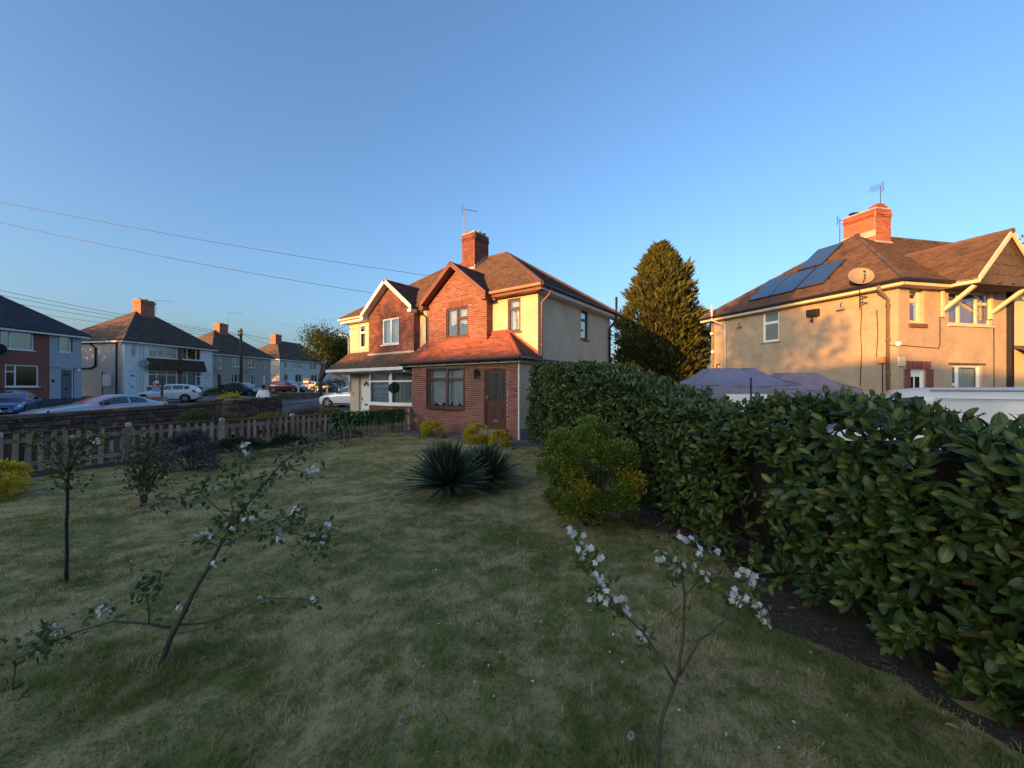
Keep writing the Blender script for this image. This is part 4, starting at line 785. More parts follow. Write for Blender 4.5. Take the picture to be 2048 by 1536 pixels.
# unseen terrace added behind the camera to cast the shadow over the garden
tr_mats = [far_brick, peb_brown, far_brick, white_render, far_brick, peb_brown, far_brick]
SB = Vector((-31.4, -17.6)); SQ = Vector((.73, -.68))
for k in range(11):
    c = SB + SQ * (-77.0 + k * 9.0)
    h = empty('shade_terrace_house', (c.x, c.y, 0), 'unseen terraced house %s in the shade row added behind the camera' % ('first', 'second', 'third', 'fourth', 'fifth', 'sixth', 'seventh', 'eighth', 'ninth', 'tenth', 'eleventh')[k], 'house', math.atan2(SQ.y, SQ.x), 'added terrace behind the camera')
    L, Dp = 8.995, 8.0; za = 7.75 if k < 9 else 8.7  # end roofs raised so their shadow climbs higher on the pebbledashed house
    MB().box(0, L, 0, Dp, -1, 5.0).prism([(0, 0, 5.0), (0, Dp, 5.0), (0, Dp / 2, za)], (L, 0, 0)).build('wall', tr_mats[k % 7], h)
    for y0 in (-.35, Dp + .35): MB().prism([(0, y0, 4.85), (L, y0, 4.85), (L, Dp / 2, za + .08), (0, Dp / 2, za + .08)], (0, 0, .1)).build('roof_slope', tile_charcoal, h)
    if k % 2: MB().box(0, .8, Dp / 2 - .6, Dp / 2 + .6, za - .6, za + 1.0).build('chimney', far_brick, h)
    for x in (1.2, 5.4):
        for z in (.9, 3.3): wv = MB().box(x, x + 1.7, Dp - .001, Dp + .04, z, z + 1.2).build('window', upvc, h); MB().box(x + .1, x + 1.6, Dp + .04, Dp + .05, z + .1, z + 1.1).build('pane', glass_black, wv)
    MB().box(3.6, 4.5, Dp, Dp + .05, 0, 2.1).build('door', panel_blue, h)
# ================================================================ vehicles
def paint(name, c, metal=.0, rough=.25): return M(name, c, rough, metal=metal, wear=.06, spec=.5, coat=.8)
tyre_m = M('tyre_rubber', (.013, .013, .014), .8, wear=.2); alloy = M('alloy_wheel', (.40, .40, .42), .35, metal=.8, wear=.1); alloy_dk = M('dark_alloy', (.10, .10, .11), .4, metal=.8); lampm = M('clear_headlamp', (.55, .60, .66), .1, spec=.8, wear=0); tailm = M('red_tail_lamp', (.30, .012, .012), .15, spec=.7, wear=0); plate_y = M('yellow_plate', (.62, .5, .06), .5, wear=0); plate_w = M('white_plate', (.7, .7, .68), .5, wear=0); trim = M('black_trim', (.012, .012, .013), .4, wear=0); carglass = M('car_glass', (.016, .018, .02), .05, wear=0, spec=.8, coat=1); redglass = M('red_windscreen_cover', (.30, .03, .045), .3, wear=.1, spec=.6, coat=.6)
HATCH = dict(L=4.05, st=[  # x, sill z, shoulder z, top z, half width, top half width
  (0.0, .30, .52, .58, .62, .55), (.10, .22, .62, .70, .74, .64), (.45, .19, .74, .83, .84, .68), (.95, .18, .84, .93, .87, .68), (1.22, .18, .90, 1.00, .875, .66), (1.60, .18, .92, 1.24, .88, .60), (1.98, .18, .94, 1.42, .88, .575), (2.5, .18, .96, 1.47, .88, .58), (3.1, .18, .98, 1.45, .88, .57), (3.55, .19, 1.0, 1.37, .87, .55), (3.80, .22, 1.0, 1.18, .85, .60), (3.98, .28, .86, .98, .80, .64), (4.05, .36, .62, .66, .70, .60)],
  wheels=(.74, 3.28), r=.315, glass=[('windscreen', 1.26, 1.94, 'top'), ('side_window', 1.40, 2.38, 'side'), ('side_window', 2.46, 3.12, 'side'), ('side_window', 3.18, 3.50, 'side'), ('rear_window', 3.58, 3.88, 'top')])
COUPE = dict(L=4.65, st=[(0.0, .30, .50, .55, .60, .52), (.12, .22, .60, .68, .76, .64), (.5, .18, .71, .80, .86, .70), (1.1, .17, .80, .89, .90, .70), (1.62, .17, .87, .96, .905, .68), (2.1, .17, .90, 1.20, .91, .60), (2.5, .17, .91, 1.34, .91, .56), (2.95, .17, .92, 1.38, .91, .55), (3.4, .17, .94, 1.33, .91, .54), (3.85, .18, .95, 1.14, .90, .58), (4.2, .20, .94, 1.01, .87, .64), (4.55, .26, .90, .98, .80, .62), (4.65, .36, .66, .72, .72, .58)],
  wheels=(.86, 3.66), r=.33, glass=[('windscreen', 1.68, 2.44, 'top'), ('side_window', 1.92, 2.95, 'side'), ('side_window', 3.03, 3.66, 'side'), ('rear_window', 3.46, 4.1, 'top')])
def car(name, label, spec, loc, rz, pm, s=1.0, rim=None, plate=None, ws=None):
    st = np.array(spec['st']); L = spec['L']; o = empty(name, loc, label, 'car', rz); o.scale = (s, s, s)
    def S(x, r, off=0.0):
        a = [float(np.interp(x, st[:, 0], st[:, i])) for i in range(1, 6)]; zl, zs, zt, w, wt = a
        ring = [(0, zl), (w * .90, zl), (w * .97, zl + .08), (w * 1.0, (zl + zs) * .52), (w * .985, zs - .06), (w * .95, zs), (wt + .06, zt - .045 if zt - zs > .12 else zt - .03), (wt, zt - .012), (wt * .5, zt), (0, zt + .006)]
        k = min(int(r), 8); t = r - k; p, q = ring[k], ring[k + 1]; y = p[0] * (1 - t) + q[0] * t; z = p[1] * (1 - t) + q[1] * t
        if off: dy, dz = q[0] - p[0], q[1] - p[1]; l = math.hypot(dy, dz) or 1; y += off * dz / l; z += off * -dy / l
        return y, z
    xs = sorted(set(list(st[:, 0]) + [a_ for a_ in np.linspace(.02, L - .02, 30)])); rs = [0, 1, 1.5, 2, 2.5, 3, 3.5, 4, 4.5, 5, 5.25, 5.5, 5.75, 6, 6.5, 7, 8, 9]; V = []; n = len(rs)
    for x in xs:
        half = [S(x, r) for r in rs]; V += [(x, y, z) for y, z in half] + [(x, -y, z) for y, z in half[-2:0:-1]]
    m_ = 2 * n - 2; fs = [(i * m_ + j, i * m_ + (j + 1) % m_, (i + 1) * m_ + (j + 1) % m_, (i + 1) * m_ + j) for i in range(len(xs) - 1) for j in range(m_)]; fs += [tuple(range(m_)), tuple((len(xs) - 1) * m_ + j for j in range(m_))]
    cx = L / 2; sh = lambda v: Vector((v[0] - cx, v[1], v[2]))
    MB(sh).add(V, fs).build('body', pm, o, smooth=True)
    def patch(nm, x0, x1, r0, r1, side, mt, off=.008, k=7, par=None):
        vs = []; rr = np.linspace(r0, r1, 5)
        for x in np.linspace(x0, x1, k):
            for r in rr: y, z = S(x, r, off); vs.append((x, y * side, z))
        return MB(sh).add(vs, [(i * 5 + j, i * 5 + j + 1, (i + 1) * 5 + j + 1, (i + 1) * 5 + j) for i in range(k - 1) for j in range(4)]).build(nm, mt, par or o, smooth=True)
    for nm, x0, x1, kind in spec['glass']:
        if kind == 'side':
            for sd in (1, -1): patch(nm, x0, x1, 5.14, 5.86, sd, carglass)
        else:
            vs = []; ys = np.linspace(-.93, .93, 9)
            for x in np.linspace(x0, x1, 6):
                a = [float(np.interp(x, st[:, 0], st[:, i])) for i in (3, 5)]
                for y in ys: yy = y * (a[1] + .03); vs.append((x, yy, a[0] + .012 - .02 * abs(y) ** 3))
            MB(sh).add(vs, [(i * 9 + j, i * 9 + j + 1, (i + 1) * 9 + j + 1, (i + 1) * 9 + j) for i in range(5) for j in range(8)]).build(nm, ws if (ws and nm == 'windscreen') else carglass, o, smooth=True)
    R = spec['r']
    for wx in spec['wheels']:
        wy = float(np.interp(wx, st[:, 0], st[:, 4]))
        for sd in (1, -1):
            MB(sh).lathe([(R * 1.16, wy * sd * .90), (R * 1.16, (wy + .004) * sd), (R * 1.0, (wy + .004) * sd)], 24, (wx, 0, R + .01), ax='y').build('wheel_arch', trim, o)
            wl = MB(sh).lathe([(R * .62, (wy - .17) * sd), (R * .97, (wy - .17) * sd), (R, (wy - .13) * sd), (R, (wy - .03) * sd), (R * .96, (wy + .012) * sd), (R * .70, (wy + .014) * sd)], 26, (wx, 0, R), ax='y').build('wheel', tyre_m, o, smooth=False)
            rm = MB(sh).lathe([(R * .70, (wy - .02) * sd), (R * .71, (wy + .010) * sd), (R * .66, (wy + .014) * sd), (R * .64, (wy - .01) * sd)], 22, (wx, 0, R), ax='y')
            for k in range(5):
                for e in (-.12, .12):
                    t = 2 * math.pi * k / 5 + e; rm.bar((wx + .05 * math.cos(t), (wy + .008) * sd, R + .05 * math.sin(t)), (wx + R * .68 * math.cos(t), (wy + .008) * sd, R + R * .68 * math.sin(t)), .03, .03, up=(0, 1, 0))
            rm.lathe([(.05, (wy - .02) * sd), (.05, (wy + .016) * sd)], 10, (wx, 0, R), ax='y'); rm.build('rim', rim or alloy, wl)
    for sd in (1, -1):
        patch('headlight', .06, .42, 4.1, 5.6, sd, lampm, .008, 5); patch('tail_light', L - .33, L - .06, 3.6, 5.0, sd, tailm, .008, 5)
        x = spec['glass'][1][1] + .05; MB(sh).box(x, x + .16, sd * .92 if sd > 0 else -1.08, 1.08 if sd > 0 else -.92, .93, 1.07).build('wing_mirror', trim, o, bevel=.03)
        patch('door_seam', spec['glass'][1][2] + .035, spec['glass'][1][2] + .05, 2.2, 5.05, sd, trim, .004, 2); patch('door_handle', spec['glass'][1][2] - .22, spec['glass'][1][2] - .06, 4.25, 4.45, sd, trim if pm is not None else trim, .015, 3); patch('sill_trim', spec['wheels'][0] + R * 1.2, spec['wheels'][1] - R * 1.2, 1.6, 2.1, sd, trim, .006, 4)
    vs = [(-.012 + .03 * abs(y) ** 2, y * .42, z) for z in (.42, .56) for y in (-1, -.5, 0, .5, 1)]; MB(sh).add(vs, [(j, j + 1, j + 6, j + 5) for j in range(4)]).build('grille', trim, o)
    MB(sh).box(-.03, .03, -.55, .55, .24, .36).build('lower_intake', trim, o, bevel=.02)
    pl = MB(sh).box(-.03, -.015, -.26, .26, .36, .47).build('front_number_plate', plate_w, o); MB(sh).box(L - .01, L + .01, -.26, .26, .56, .67).build('rear_number_plate', plate_y, o)
    MB(sh).box(L - .10, L + .005, -.6, .6, .24, .40).build('rear_bumper_trim', trim, o, bevel=.03)
    return o
def cz(x, y): return Vector((x, y, Tz(x, y)))
whitep = paint('white_car_paint', (.62, .64, .67)); silverp = paint('silver_blue_paint', (.36, .43, .52), .35, .3); bluep = paint('deep_blue_paint', (.012, .05, .20), .3); redp = paint('dark_red_paint', (.16, .012, .016), .2); greyp = paint('dark_grey_paint', (.05, .058, .07), .4)
car('car', 'silver blue coupe with a red windscreen parked behind the stone wall', COUPE, (-18.8, 17.7, Tz(-18.8, 17.7)), math.radians(72), silverp, ws=redglass)
car('car', 'white hatchback with dark rear window parked on the drive behind the sale board', HATCH, (-28.3, 32.0, .36), math.radians(24), whitep, 1.03)
car('car', 'white hatchback nosing out beside the further porch', HATCH, (-11.3, 27.6, .2), math.radians(-8), whitep, 1.08)
car('car', 'deep blue car cut off by the left edge of the photo', COUPE, (-26.9, 20.7, .06), math.radians(131), bluep)
car('car', 'dark grey hatchback parked behind the utility pole', HATCH, W(488, 0, 43.5).xy.to_3d() + Vector((0, 0, .52)), math.radians(176), greyp, 1.1)
car('car', 'dark red hatchback parked in front of the pale green grey houses', HATCH, W(577, 0, 50).xy.to_3d() + Vector((0, 0, .85)), math.radians(172), redp, 1.08)
car('car', 'white car parked behind the dark red hatchback', HATCH, W(612, 0, 57).xy.to_3d() + Vector((0, 0, .95)), math.radians(5), whitep)
car('car', 'dark car in the shade of the street tree', HATCH, W(660, 0, 56).xy.to_3d() + Vector((0, 0, .85)), math.radians(175), greyp)
# van behind the hedge: stands on the side drive, nose to the left
VAN = [(0, .35, .85, .95, .80, .70), (.10, .28, .98, 1.08, .88, .76), (.30, .26, 1.08, 1.18, .90, .78), (.48, .26, 1.12, 1.30, .91, .78), (.80, .26, 1.14, 1.72, .92, .76), (1.05, .26, 1.15, 1.93, .92, .75), (1.4, .26, 1.15, 1.98, .92, .76), (3.0, .26, 1.15, 2.0, .92, .77), (4.4, .27, 1.15, 1.98, .92, .76), (4.6, .30, 1.12, 1.9, .90, .74), (4.68, .36, 1.0, 1.2, .86, .70)]
vanp = M('white_van_paint', (.50, .52, .55), .4, wear=.12, coat=.3)
van = car('van', 'white panel van behind the laurel hedge', dict(L=4.68, st=VAN, wheels=(.95, 3.6), r=.33, glass=[('windscreen', .50, 1.02, 'top'), ('side_window', .66, 1.42, 'side')]), (8.95, 7.3, -.32), math.radians(-40), vanp); van['category'] = 'van'
sh = lambda v: Vector((v[0] - 2.34, v[1], v[2]))
MB(sh).box(1.55, 4.6, -.945, -.93, 1.78, 1.795).box(2.9, 2.915, -.945, -.90, .5, 1.9).box(1.5, 4.6, -.85, -.80, 1.93, 1.95).build('panel_seam', M('grey_seam', (.16, .17, .19), .5), van)
MB(sh).bar((.52, -.86, 1.28), (1.08, -.80, 1.90), .05, .05).bar((.95, -.93, 1.16), (1.10, -.83, 1.88), .045, .045).build('window_pillar', trim, van)
# ================================================================ street furniture
up_ = empty('utility_pole', W(482, 0, 43.7).xy.to_3d() + Vector((0, 0, .5)), 'wooden utility pole standing before the brown pebbledashed houses', 'utility pole'); PT = W(482, 657, 43.7)
MB().tube([(0, 0, -.3), (.02, 0, 4), (0, 0, PT.z - .5)], [.17, .15, .12], 10).build('pole', bark, up_, smooth=True)
pf_ = MB().box(-.22, .22, -.06, .06, PT.z - .95, PT.z - .87)
for x, z in ((-.2, -.8), (.18, -.75), (-.18, -1.2), (.2, -1.15), (0, -1.4)): pf_.lathe([(.05, PT.z + z - .14), (.09, PT.z + z - .05), (.09, PT.z + z + .03), (.04, PT.z + z + .08)], 8, (x, -.12, 0))
pf_.build('fittings', dark_metal, up_)
p2 = empty('utility_pole', (-25.5, 5.0, 0), 'wooden utility pole outside the left edge of the photo', 'utility pole'); MB().tube([(0, 0, -.3), (0, 0, 9.6)], [.17, .12], 10).build('pole', bark, p2, smooth=True)
wire_m = M('overhead_wire', (.02, .022, .026), .6, wear=0)
def wire(p, q, lb, sag=.3, r=.011):
    p = Vector(p); q = Vector(q); pts = []
    for i in range(17): t = i / 16; v = p.lerp(q, t); v.z -= sag * 4 * t * (1 - t); pts.append(v)
    o = MB().tube(pts, r, 5).build('overhead_wire', wire_m); tag(o, lb, 'wire', 'overhead wires')
def beyond(p, q, k): return Vector(p) + (Vector(q) - Vector(p)) * k
e1 = W(856, 551, 18.0); e2 = W(745, 586, 17.4); l1 = W(0, 393, 16); l2 = W(0, 434, 16)
wire(e1, beyond(e1, l1, 1.4), 'upper of the two long wires running to the roof of the brick pair', .28, .010); wire(e2, beyond(e2, l2, 1.4), 'lower of the two long wires running to the white gable', .28, .010)
for (py, dep, lb) in ((578, 30, 'faint top wire over the slate roofed house'), (588, 30, 'second wire over the slate roofed house'), (600, 32, 'third wire over the slate roofed house'), (616, 34, 'lowest wire over the slate roofed house')):
    wire(PT + Vector((0, 0, -.6 - (py - 578) * .012)), W(-40, py - 6, dep), lb, .25, .016)
wire(PT + Vector((0, 0, -.55)), W(690, 690, 60), 'wire from the pole towards the street tree', .5, .02); wire(PT + Vector((0, 0, -.6)), W(556, 690, 64), 'wire from the pole to the chimney of the pale green grey houses', .3, .018); wire(W(690, 652, 18.9), W(560, 712, 60), 'faint wire leaving the eaves of the further half', .3, .012)
wire(PT + Vector((0, 0, -.9)), W(470, 706, 48.6), 'service wire from the pole to the brown houses', .15, .014)
lp = empty('street_lamp', W(697, 0, 40).xy.to_3d() + Vector((0, 0, .5)), 'street lamp with a curved arm behind the further porch', 'street lamp')
MB().tube([(0, 0, 0), (0, 0, 1.6), (0, 0, 1.65), (0, 0, 6.0), (-.06, 0, 6.25), (-.25, 0, 6.42), (-.7, 0, 6.45)], [.09, .09, .06, .05, .045, .04, .035], 10).build('column', M('galvanised_column', (.30, .31, .33), .5, metal=.4, wear=.1), lp, smooth=True); MB().box(-1.0, -.62, -.09, .09, 6.40, 6.50).build('lamp_head', pale_plastic, lp, bevel=.03)
sg = empty('sale_board', W(324, 0, 26.5).xy.to_3d() + Vector((0, 0, .1)), 'estate agent board with a large white C on black, red and blue bands', 'sign'); zt = W(324, 755, 26.5).z - .1; S_ = 26.5 / F
MB().box(-.05, .05, -.05, .05, -.4, zt).box(-24 * S_, 5 * S_, -.035, .035, zt - .16, zt - .07).build('gallows_post', black_plastic, sg)
bx0, bx1 = -20 * S_, -4.2 * S_; bz1 = zt - .19; H = 22.5 * S_
bd = MB().box(bx0, bx1, -.02, .0, bz1 - H * .42, bz1).build('black_band', black_plastic, sg); MB().box(bx0, bx1, -.02, 0, bz1 - H * .68, bz1 - H * .42).build('red_band', M('red_sign', (.35, .02, .04), .5, wear=0), sg); MB().box(bx0, bx1, -.02, 0, bz1 - H, bz1 - H * .68).build('blue_band', M('blue_sign', (.06, .25, .55), .5, wear=0), sg)
def text(body, size, loc, rot, m, parent, shear=0.0):
    c = bpy.data.curves.new('lettering', 'FONT'); c.body = body; c.size = size; c.extrude = .002; c.shear = shear; t = bpy.data.objects.new('lettering', c); me = bpy.data.meshes.new_from_object(t); bpy.data.objects.remove(t)
    o = link('lettering', me, m, parent); o.location = loc; o.rotation_euler = rot; return o
text('C', .34, (bx0 + .04, -.024, bz1 - H * .37), (math.pi / 2, 0, 0), upvc, sg, .3); tx_ = MB()
for k, (a0, a1) in enumerate(((.25, .47), (.24, .5))):
    for j in range(4): x = bx0 + a0 + (a1 - a0) * j / 4; tx_.box(x, x + .05, -.025, -.02, bz1 - .11 - k * .10, bz1 - .04 - k * .10)
tx_.build('small_lettering', upvc, sg); text('SOLD', .15, (bx0 + .06, -.024, bz1 - H * .61), (math.pi / 2, 0, 0), upvc, sg)
# blue flag-like board far up the street
q = empty('estate_board', W(612, 0, 54).xy.to_3d() + Vector((0, 0, .9)), 'dark blue and white board above the far white car', 'sign'); z_ = W(612, 757, 54).z - .9; MB().box(-.4, .4, -.03, .03, z_ - .85, z_).build('board', M('navy_sign', (.02, .025, .09), .5), q); MB().box(-.36, .36, -.035, -.03, z_ - .55, z_ - .35).build('white_band', upvc, q); MB().box(-.05, .05, -.02, .02, 0, z_ - .85).build('post', white_paint, q)
# ================================================================ picket fence along the left of the garden
fa = math.atan2(-FD.y, -FD.x); fo = empty('picket_fence', (FP.x, FP.y, 0), 'low weathered picket fence with pale post caps along the left of the lawn', 'fence', fa)   # local x runs towards the camera
KL = 13.2; rnd = random.Random(5)
for i, k in enumerate([.12, .95, 2.7, 4.45, 6.2, 7.95, 9.7, 11.45, 13.1]):
    h = rnd.uniform(.86, .92)
    p = MB().box(k - .045, k + .045, -.045, .045, -.2, h - .12).build('post', wood_old, fo)
    MB().box(k - .05, k + .05, -.05, .05, h - .12, h - .05).add([(k - .05, -.05, h - .05), (k + .05, -.05, h - .05), (k + .05, .05, h - .05), (k - .05, .05, h - .05), (k, 0, h - .025)], [(0, 1, 4), (1, 2, 4), (2, 3, 4), (3, 0, 4)]).build('post_cap', wood_cap if i > 1 else wood_old, p)
for a, b in ((.0, 2.7), (2.75, 6.2), (6.25, 9.7), (9.75, KL)):
    MB().box(a, b, -.035, -.005, .60, .69, tone=rnd.random()).build('rail', wood_old, fo); MB().box(a, b, -.035, -.005, .14, .23, tone=rnd.random()).build('rail', wood_old, fo)
    if a > 2: MB().box(a, b, -.07, .02, .785, .815, tone=rnd.random()).build('top_rail', wood_red if a < 9 else wood_old, fo); MB().box(a, b, -.045, -.04, .69, .785).build('top_board', wood_red, fo)
pmesh = None
k = .3
while k < KL:
    w_ = rnd.uniform(.062, .085); z1 = rnd.uniform(.755, .80); tl = rnd.uniform(-.02, .02)
    if rnd.random() > .03:
        MB().add([(k, .0, .02), (k + w_, .0, .02), (k + w_ + tl, .0, z1), (k + tl, .0, z1), (k, .02, .02), (k + w_, .02, .02), (k + w_ + tl, .02, z1), (k + tl, .02, z1)], [(0, 1, 2, 3), (4, 7, 6, 5), (0, 4, 5, 1), (2, 6, 7, 3), (0, 3, 7, 4), (1, 5, 6, 2)], rnd.random()).build('picket', wood_old, fo)
    if k > 2.5:
        b0 = k + .075; MB().box(b0, b0 + .095, -.065, -.04, .06, .70, rnd.random()).build('back_board', wood_red, fo)
    k += rnd.uniform(.150, .178)
# ================================================================ stone wall towards the road, with gate
sw0 = Vector((-13.9, 4.2)); sdir = Vector((.12, .993)).normalized(); swr = math.atan2(sdir.y, sdir.x)
def stone_wall(name, label, a0, a1, h0, h1, nobj, seed):
    c = sw0 + sdir * a0; o = empty(name, (c.x, c.y, -.1), label, 'wall', swr); L = a1 - a0; rn = random.Random(seed); hh = lambda x: .1 + h0 + (h1 - h0) * x / L
    MB().add([(0, 0, 0), (L, 0, 0), (L, 0, hh(L) - .1), (0, 0, hh(0) - .1), (0, .3, 0), (L, .3, 0), (L, .3, hh(L) - .1), (0, .3, hh(0) - .1)], [(0, 3, 2, 1), (4, 5, 6, 7), (0, 1, 5, 4), (3, 7, 6, 2), (0, 4, 7, 3), (1, 2, 6, 5)]).build('wall_core', stone_mortar, o)
    z = .12; cnt = 0
    while z < hh(L) - .14:
        ch = rn.uniform(.10, .17); x = -rn.uniform(0, .2)
        while x < L:
            w_ = rn.uniform(.16, .46); p, q = max(x, 0), min(x + w_ - .018, L); zt = min(z + ch - .015, hh((p + q) / 2) - .11)
            if q - p > .06 and zt - z > .04:
                e = .012; j = rn.uniform(.012, .045); g = lambda: rn.uniform(-.012, .012)
                vs = [(p + g(), -.0, z + g()), (q + g(), -.0, z + g()), (q + g(), -.0, zt + g()), (p + g(), 0, zt + g()), (p + .03, -j, z + .025 + g()), (q - .03, -j + g() * .5, z + .02), (q - .03, -j, zt - .02 + g()), (p + .025, -j + g() * .5, zt - .02)]
                if cnt < nobj: MB().add(vs, [(4, 5, 6, 7), (0, 1, 5, 4), (1, 2, 6, 5), (2, 3, 7, 6), (3, 0, 4, 7)], rn.random()).build('stone', stone_m, o)
                cnt += 1
            x += w_
        z += ch
    x = 0
    while x < L:
        w_ = rn.uniform(.4, .75); e = min(x + w_ - .012, L); za, zb = hh(x), hh(e); t = rn.uniform(-.015, .015)
        MB().add([(x, -.05, za - .10), (e, -.05, zb - .10), (e, .35, zb - .10), (x, .35, za - .10), (x + .02, -.035, za + t), (e - .02, -.035, zb + t), (e - .02, .33, zb + t), (x + .02, .33, za + t)], [(0, 3, 2, 1), (4, 5, 6, 7), (0, 1, 5, 4), (1, 2, 6, 5), (2, 3, 7, 6), (3, 0, 4, 7)], rn.random()).build('coping_stone', stone_m, o)
        x += w_
    return o
stone_wall('stone_wall', 'long dark stone wall behind the picket fence, left of the iron gate', 0, 12.1, .80, 1.03, 300, 3)
stone_wall('stone_wall', 'short dark stone wall between the iron gate and the drive', 13.25, 15.7, 1.10, 1.14, 120, 4)
for a, lb, h in ((12.1, 'stone gate pier at the end of the long stone wall', 1.16), (12.95, 'stone gate pier on the far side of the iron gate', 1.26), (15.7, 'stone pier at the edge of the drive', 1.28)):
    c = sw0 + sdir * a; o = empty('stone_pier', (c.x, c.y, -.1), lb, 'pier', swr); MB().box(0, .32, -.03, .33, 0, h - .1).build('pier_core', stone_mortar, o)
    for i in range(7): MB().box(-.02 + rnd.uniform(-.012, .012), .34 + rnd.uniform(-.012, .012), -.05 + rnd.uniform(-.012, .012), .35, .06 + i * .155, .06 + i * .155 + .14, rnd.random()).build('stone', stone_m, o)
    MB().box(-.06, .38, -.09, .39, h, h + .08).build('pier_cap', stone_m, o, bevel=.015)
c = sw0 + sdir * 12.45; g = empty('iron_gate', (c.x, c.y, 0), 'grey wrought iron garden gate between two stone piers', 'gate', swr); gm = M('grey_iron', (.10, .11, .12), .6, metal=.3, wear=.3)
MB().box(0, .5, .10, .13, .12, .16).box(0, .5, .10, .13, .86, .9).box(0, .03, .10, .13, .08, .95).box(.47, .5, .10, .13, .08, .95).build('frame', gm, g)
for i in range(7): MB().tube([(.06 + i * .063, .115, .14), (.06 + i * .063, .115, .98 - abs(i - 3) * .02)], .009, 5).build('bar', gm, g)
# dark panelled fence before the slate roofed house
o = empty('panel_fence', (-28.5, 20.5, .1), 'low dark blue grey panelled fence before the brick house at the left edge', 'fence', math.radians(91)); dk = M('dark_blue_grey_board', (.045, .055, .07), .7, wear=.2, bump=.2)
for i in range(6):
    x = i * 1.45; MB().box(x - .07, x + .07, -.08, .06, 0, .85).build('post', dk, o)
    for j in range(4): MB().box(x + .07, x + 1.38, -.03, .02, .05 + j * .19, .05 + j * .19 + .182).build('board', dk, o)
# red brick garden wall stub under the sale board, low wall further on
for (px, dep, wd, hh_, lb) in ((312, 25.8, 1.15, .62, 'low red brick wall under the estate agent board'), (505, 33, 2.2, .5, 'low dark brick wall in front of the dark grey hatchback'), (600, 39, 3.6, .55, 'low grey garden wall in front of the far white car')):
    p = W(px, 0, dep); zb = Tz(p.x, p.y); o = empty('garden_wall', (p.x, p.y, zb), lb, 'wall', math.radians(10)); MB().box(-wd / 2, wd / 2, -.11, .11, -.3, hh_).build('brickwork', far_brick if px < 560 else stone_mortar, o); MB().box(-wd / 2 - .03, wd / 2 + .03, -.14, .14, hh_, hh_ + .06).build('coping', concrete, o)
p = W(331, 0, 25.5); o = empty('gate_post', (p.x, p.y, .1), 'short concrete gate post beside the estate agent board', 'post'); MB().box(-.09, .09, -.09, .09, -.3, .75).add([(-.09, -.09, .75), (.09, -.09, .75), (.09, .09, .75), (-.09, .09, .75), (0, 0, .82)], [(0, 1, 4), (1, 2, 4), (2, 3, 4), (3, 0, 4)]).build('shaft', concrete, o)
# grey fence by the drive and white posts on the verge
p = W(647, 0, 31.5); o = empty('close_board_fence', (p.x, p.y, .2), 'grey upright board fence behind the white hatchback on the drive', 'fence', math.radians(4))
for i in range(17): MB().box(i * .135, i * .135 + .125, 0, .02, 0, .95 + rnd.uniform(-.01, .01), rnd.random()).build('board', wood_old, o)
MB().box(0, 2.3, -.03, 0, .2, .28).build('rail', wood_old, o); MB().box(0, 2.3, -.03, 0, .7, .78).build('rail', wood_old, o)
for i, (px, dep) in enumerate(((597, 44), (631, 42), (654, 40), (678, 38))):
    p = W(px, 0, dep); zb = Tz(p.x, p.y); o = empty('verge_post', (p.x, p.y, zb), ('white verge post before the dark red car', 'white verge post left of the tree trunk', 'white verge post right of the tree trunk', 'white verge post nearest the further porch')[i], 'post', group='white verge posts'); MB().box(-.06, .06, -.06, .06, -.1, .95).box(-.065, .065, -.065, .065, .95, .98).build('shaft', white_paint, o)
# wheelie bins
def wbin(px, dep, lb, m):
    p = W(px, 0, dep); zb = Tz(p.x, p.y); o = empty('wheelie_bin', (p.x, p.y, zb), lb, 'bin', .3)
    vs = [(-.22, -.24, .06), (.22, -.24, .06), (.22, .2, .06), (-.22, .2, .06), (-.28, -.3, .95), (.28, -.3, .95), (.28, .3, .95), (-.28, .3, .95)]; MB().add(vs, [(0, 3, 2, 1), (0, 1, 5, 4), (1, 2, 6, 5), (2, 3, 7, 6), (3, 0, 4, 7)]).build('body', m, o)
    MB().box(-.3, .3, -.34, .32, .95, 1.0).tube([(-.26, .36, .98), (.26, .36, .98)], .02, 6).build('lid', m, o, bevel=.015); MB().lathe([(.1, -.26), (.1, -.2)], 14, (0, .24, .1), ax='x').lathe([(.1, .2), (.1, .26)], 14, (0, .24, .1), ax='x').build('wheel', tyre_m, o)
wbin(515, 22.9, 'blue wheelie bin beside the person in white', M('blue_bin', (.012, .02, .16), .45)); wbin(503, 23.3, 'dark red wheelie bin left of the blue bin', M('maroon_bin', (.06, .014, .014), .5)); wbin(445, 40, 'black wheelie bin before the brown houses', M('black_bin', (.015, .015, .016), .5))
# ================================================================ person in white beyond the stone wall
pp = W(527, 0, 22.2); per = empty('person', (pp.x, pp.y, Tz(pp.x, pp.y)), 'person in a loose white top standing beyond the stone wall, head bowed', 'person', math.radians(200))
def skin_mesh(name, verts, edges, radii, m, parent, root=0, lv=2):
    me = bpy.data.meshes.new(name); me.from_pydata(verts, edges, []); o = link(name, me, m, parent); o.modifiers.new('skin', 'SKIN')
    for i, r in enumerate(radii): v = me.skin_vertices[0].data[i]; v.radius = r if isinstance(r, tuple) else (r, r); v.use_root = i == root
    s = o.modifiers.new('sub', 'SUBSURF'); s.levels = s.render_levels = lv; return o
skinm = M('skin', (.36, .20, .14), .55, wear=.05); whitecloth = M('white_cotton', (.70, .71, .74), .9, wear=.1, bump=.3, bs=20); darkcloth = M('dark_trousers', (.03, .035, .05), .9); hairm = M('dark_hair', (.012, .010, .009), .6)
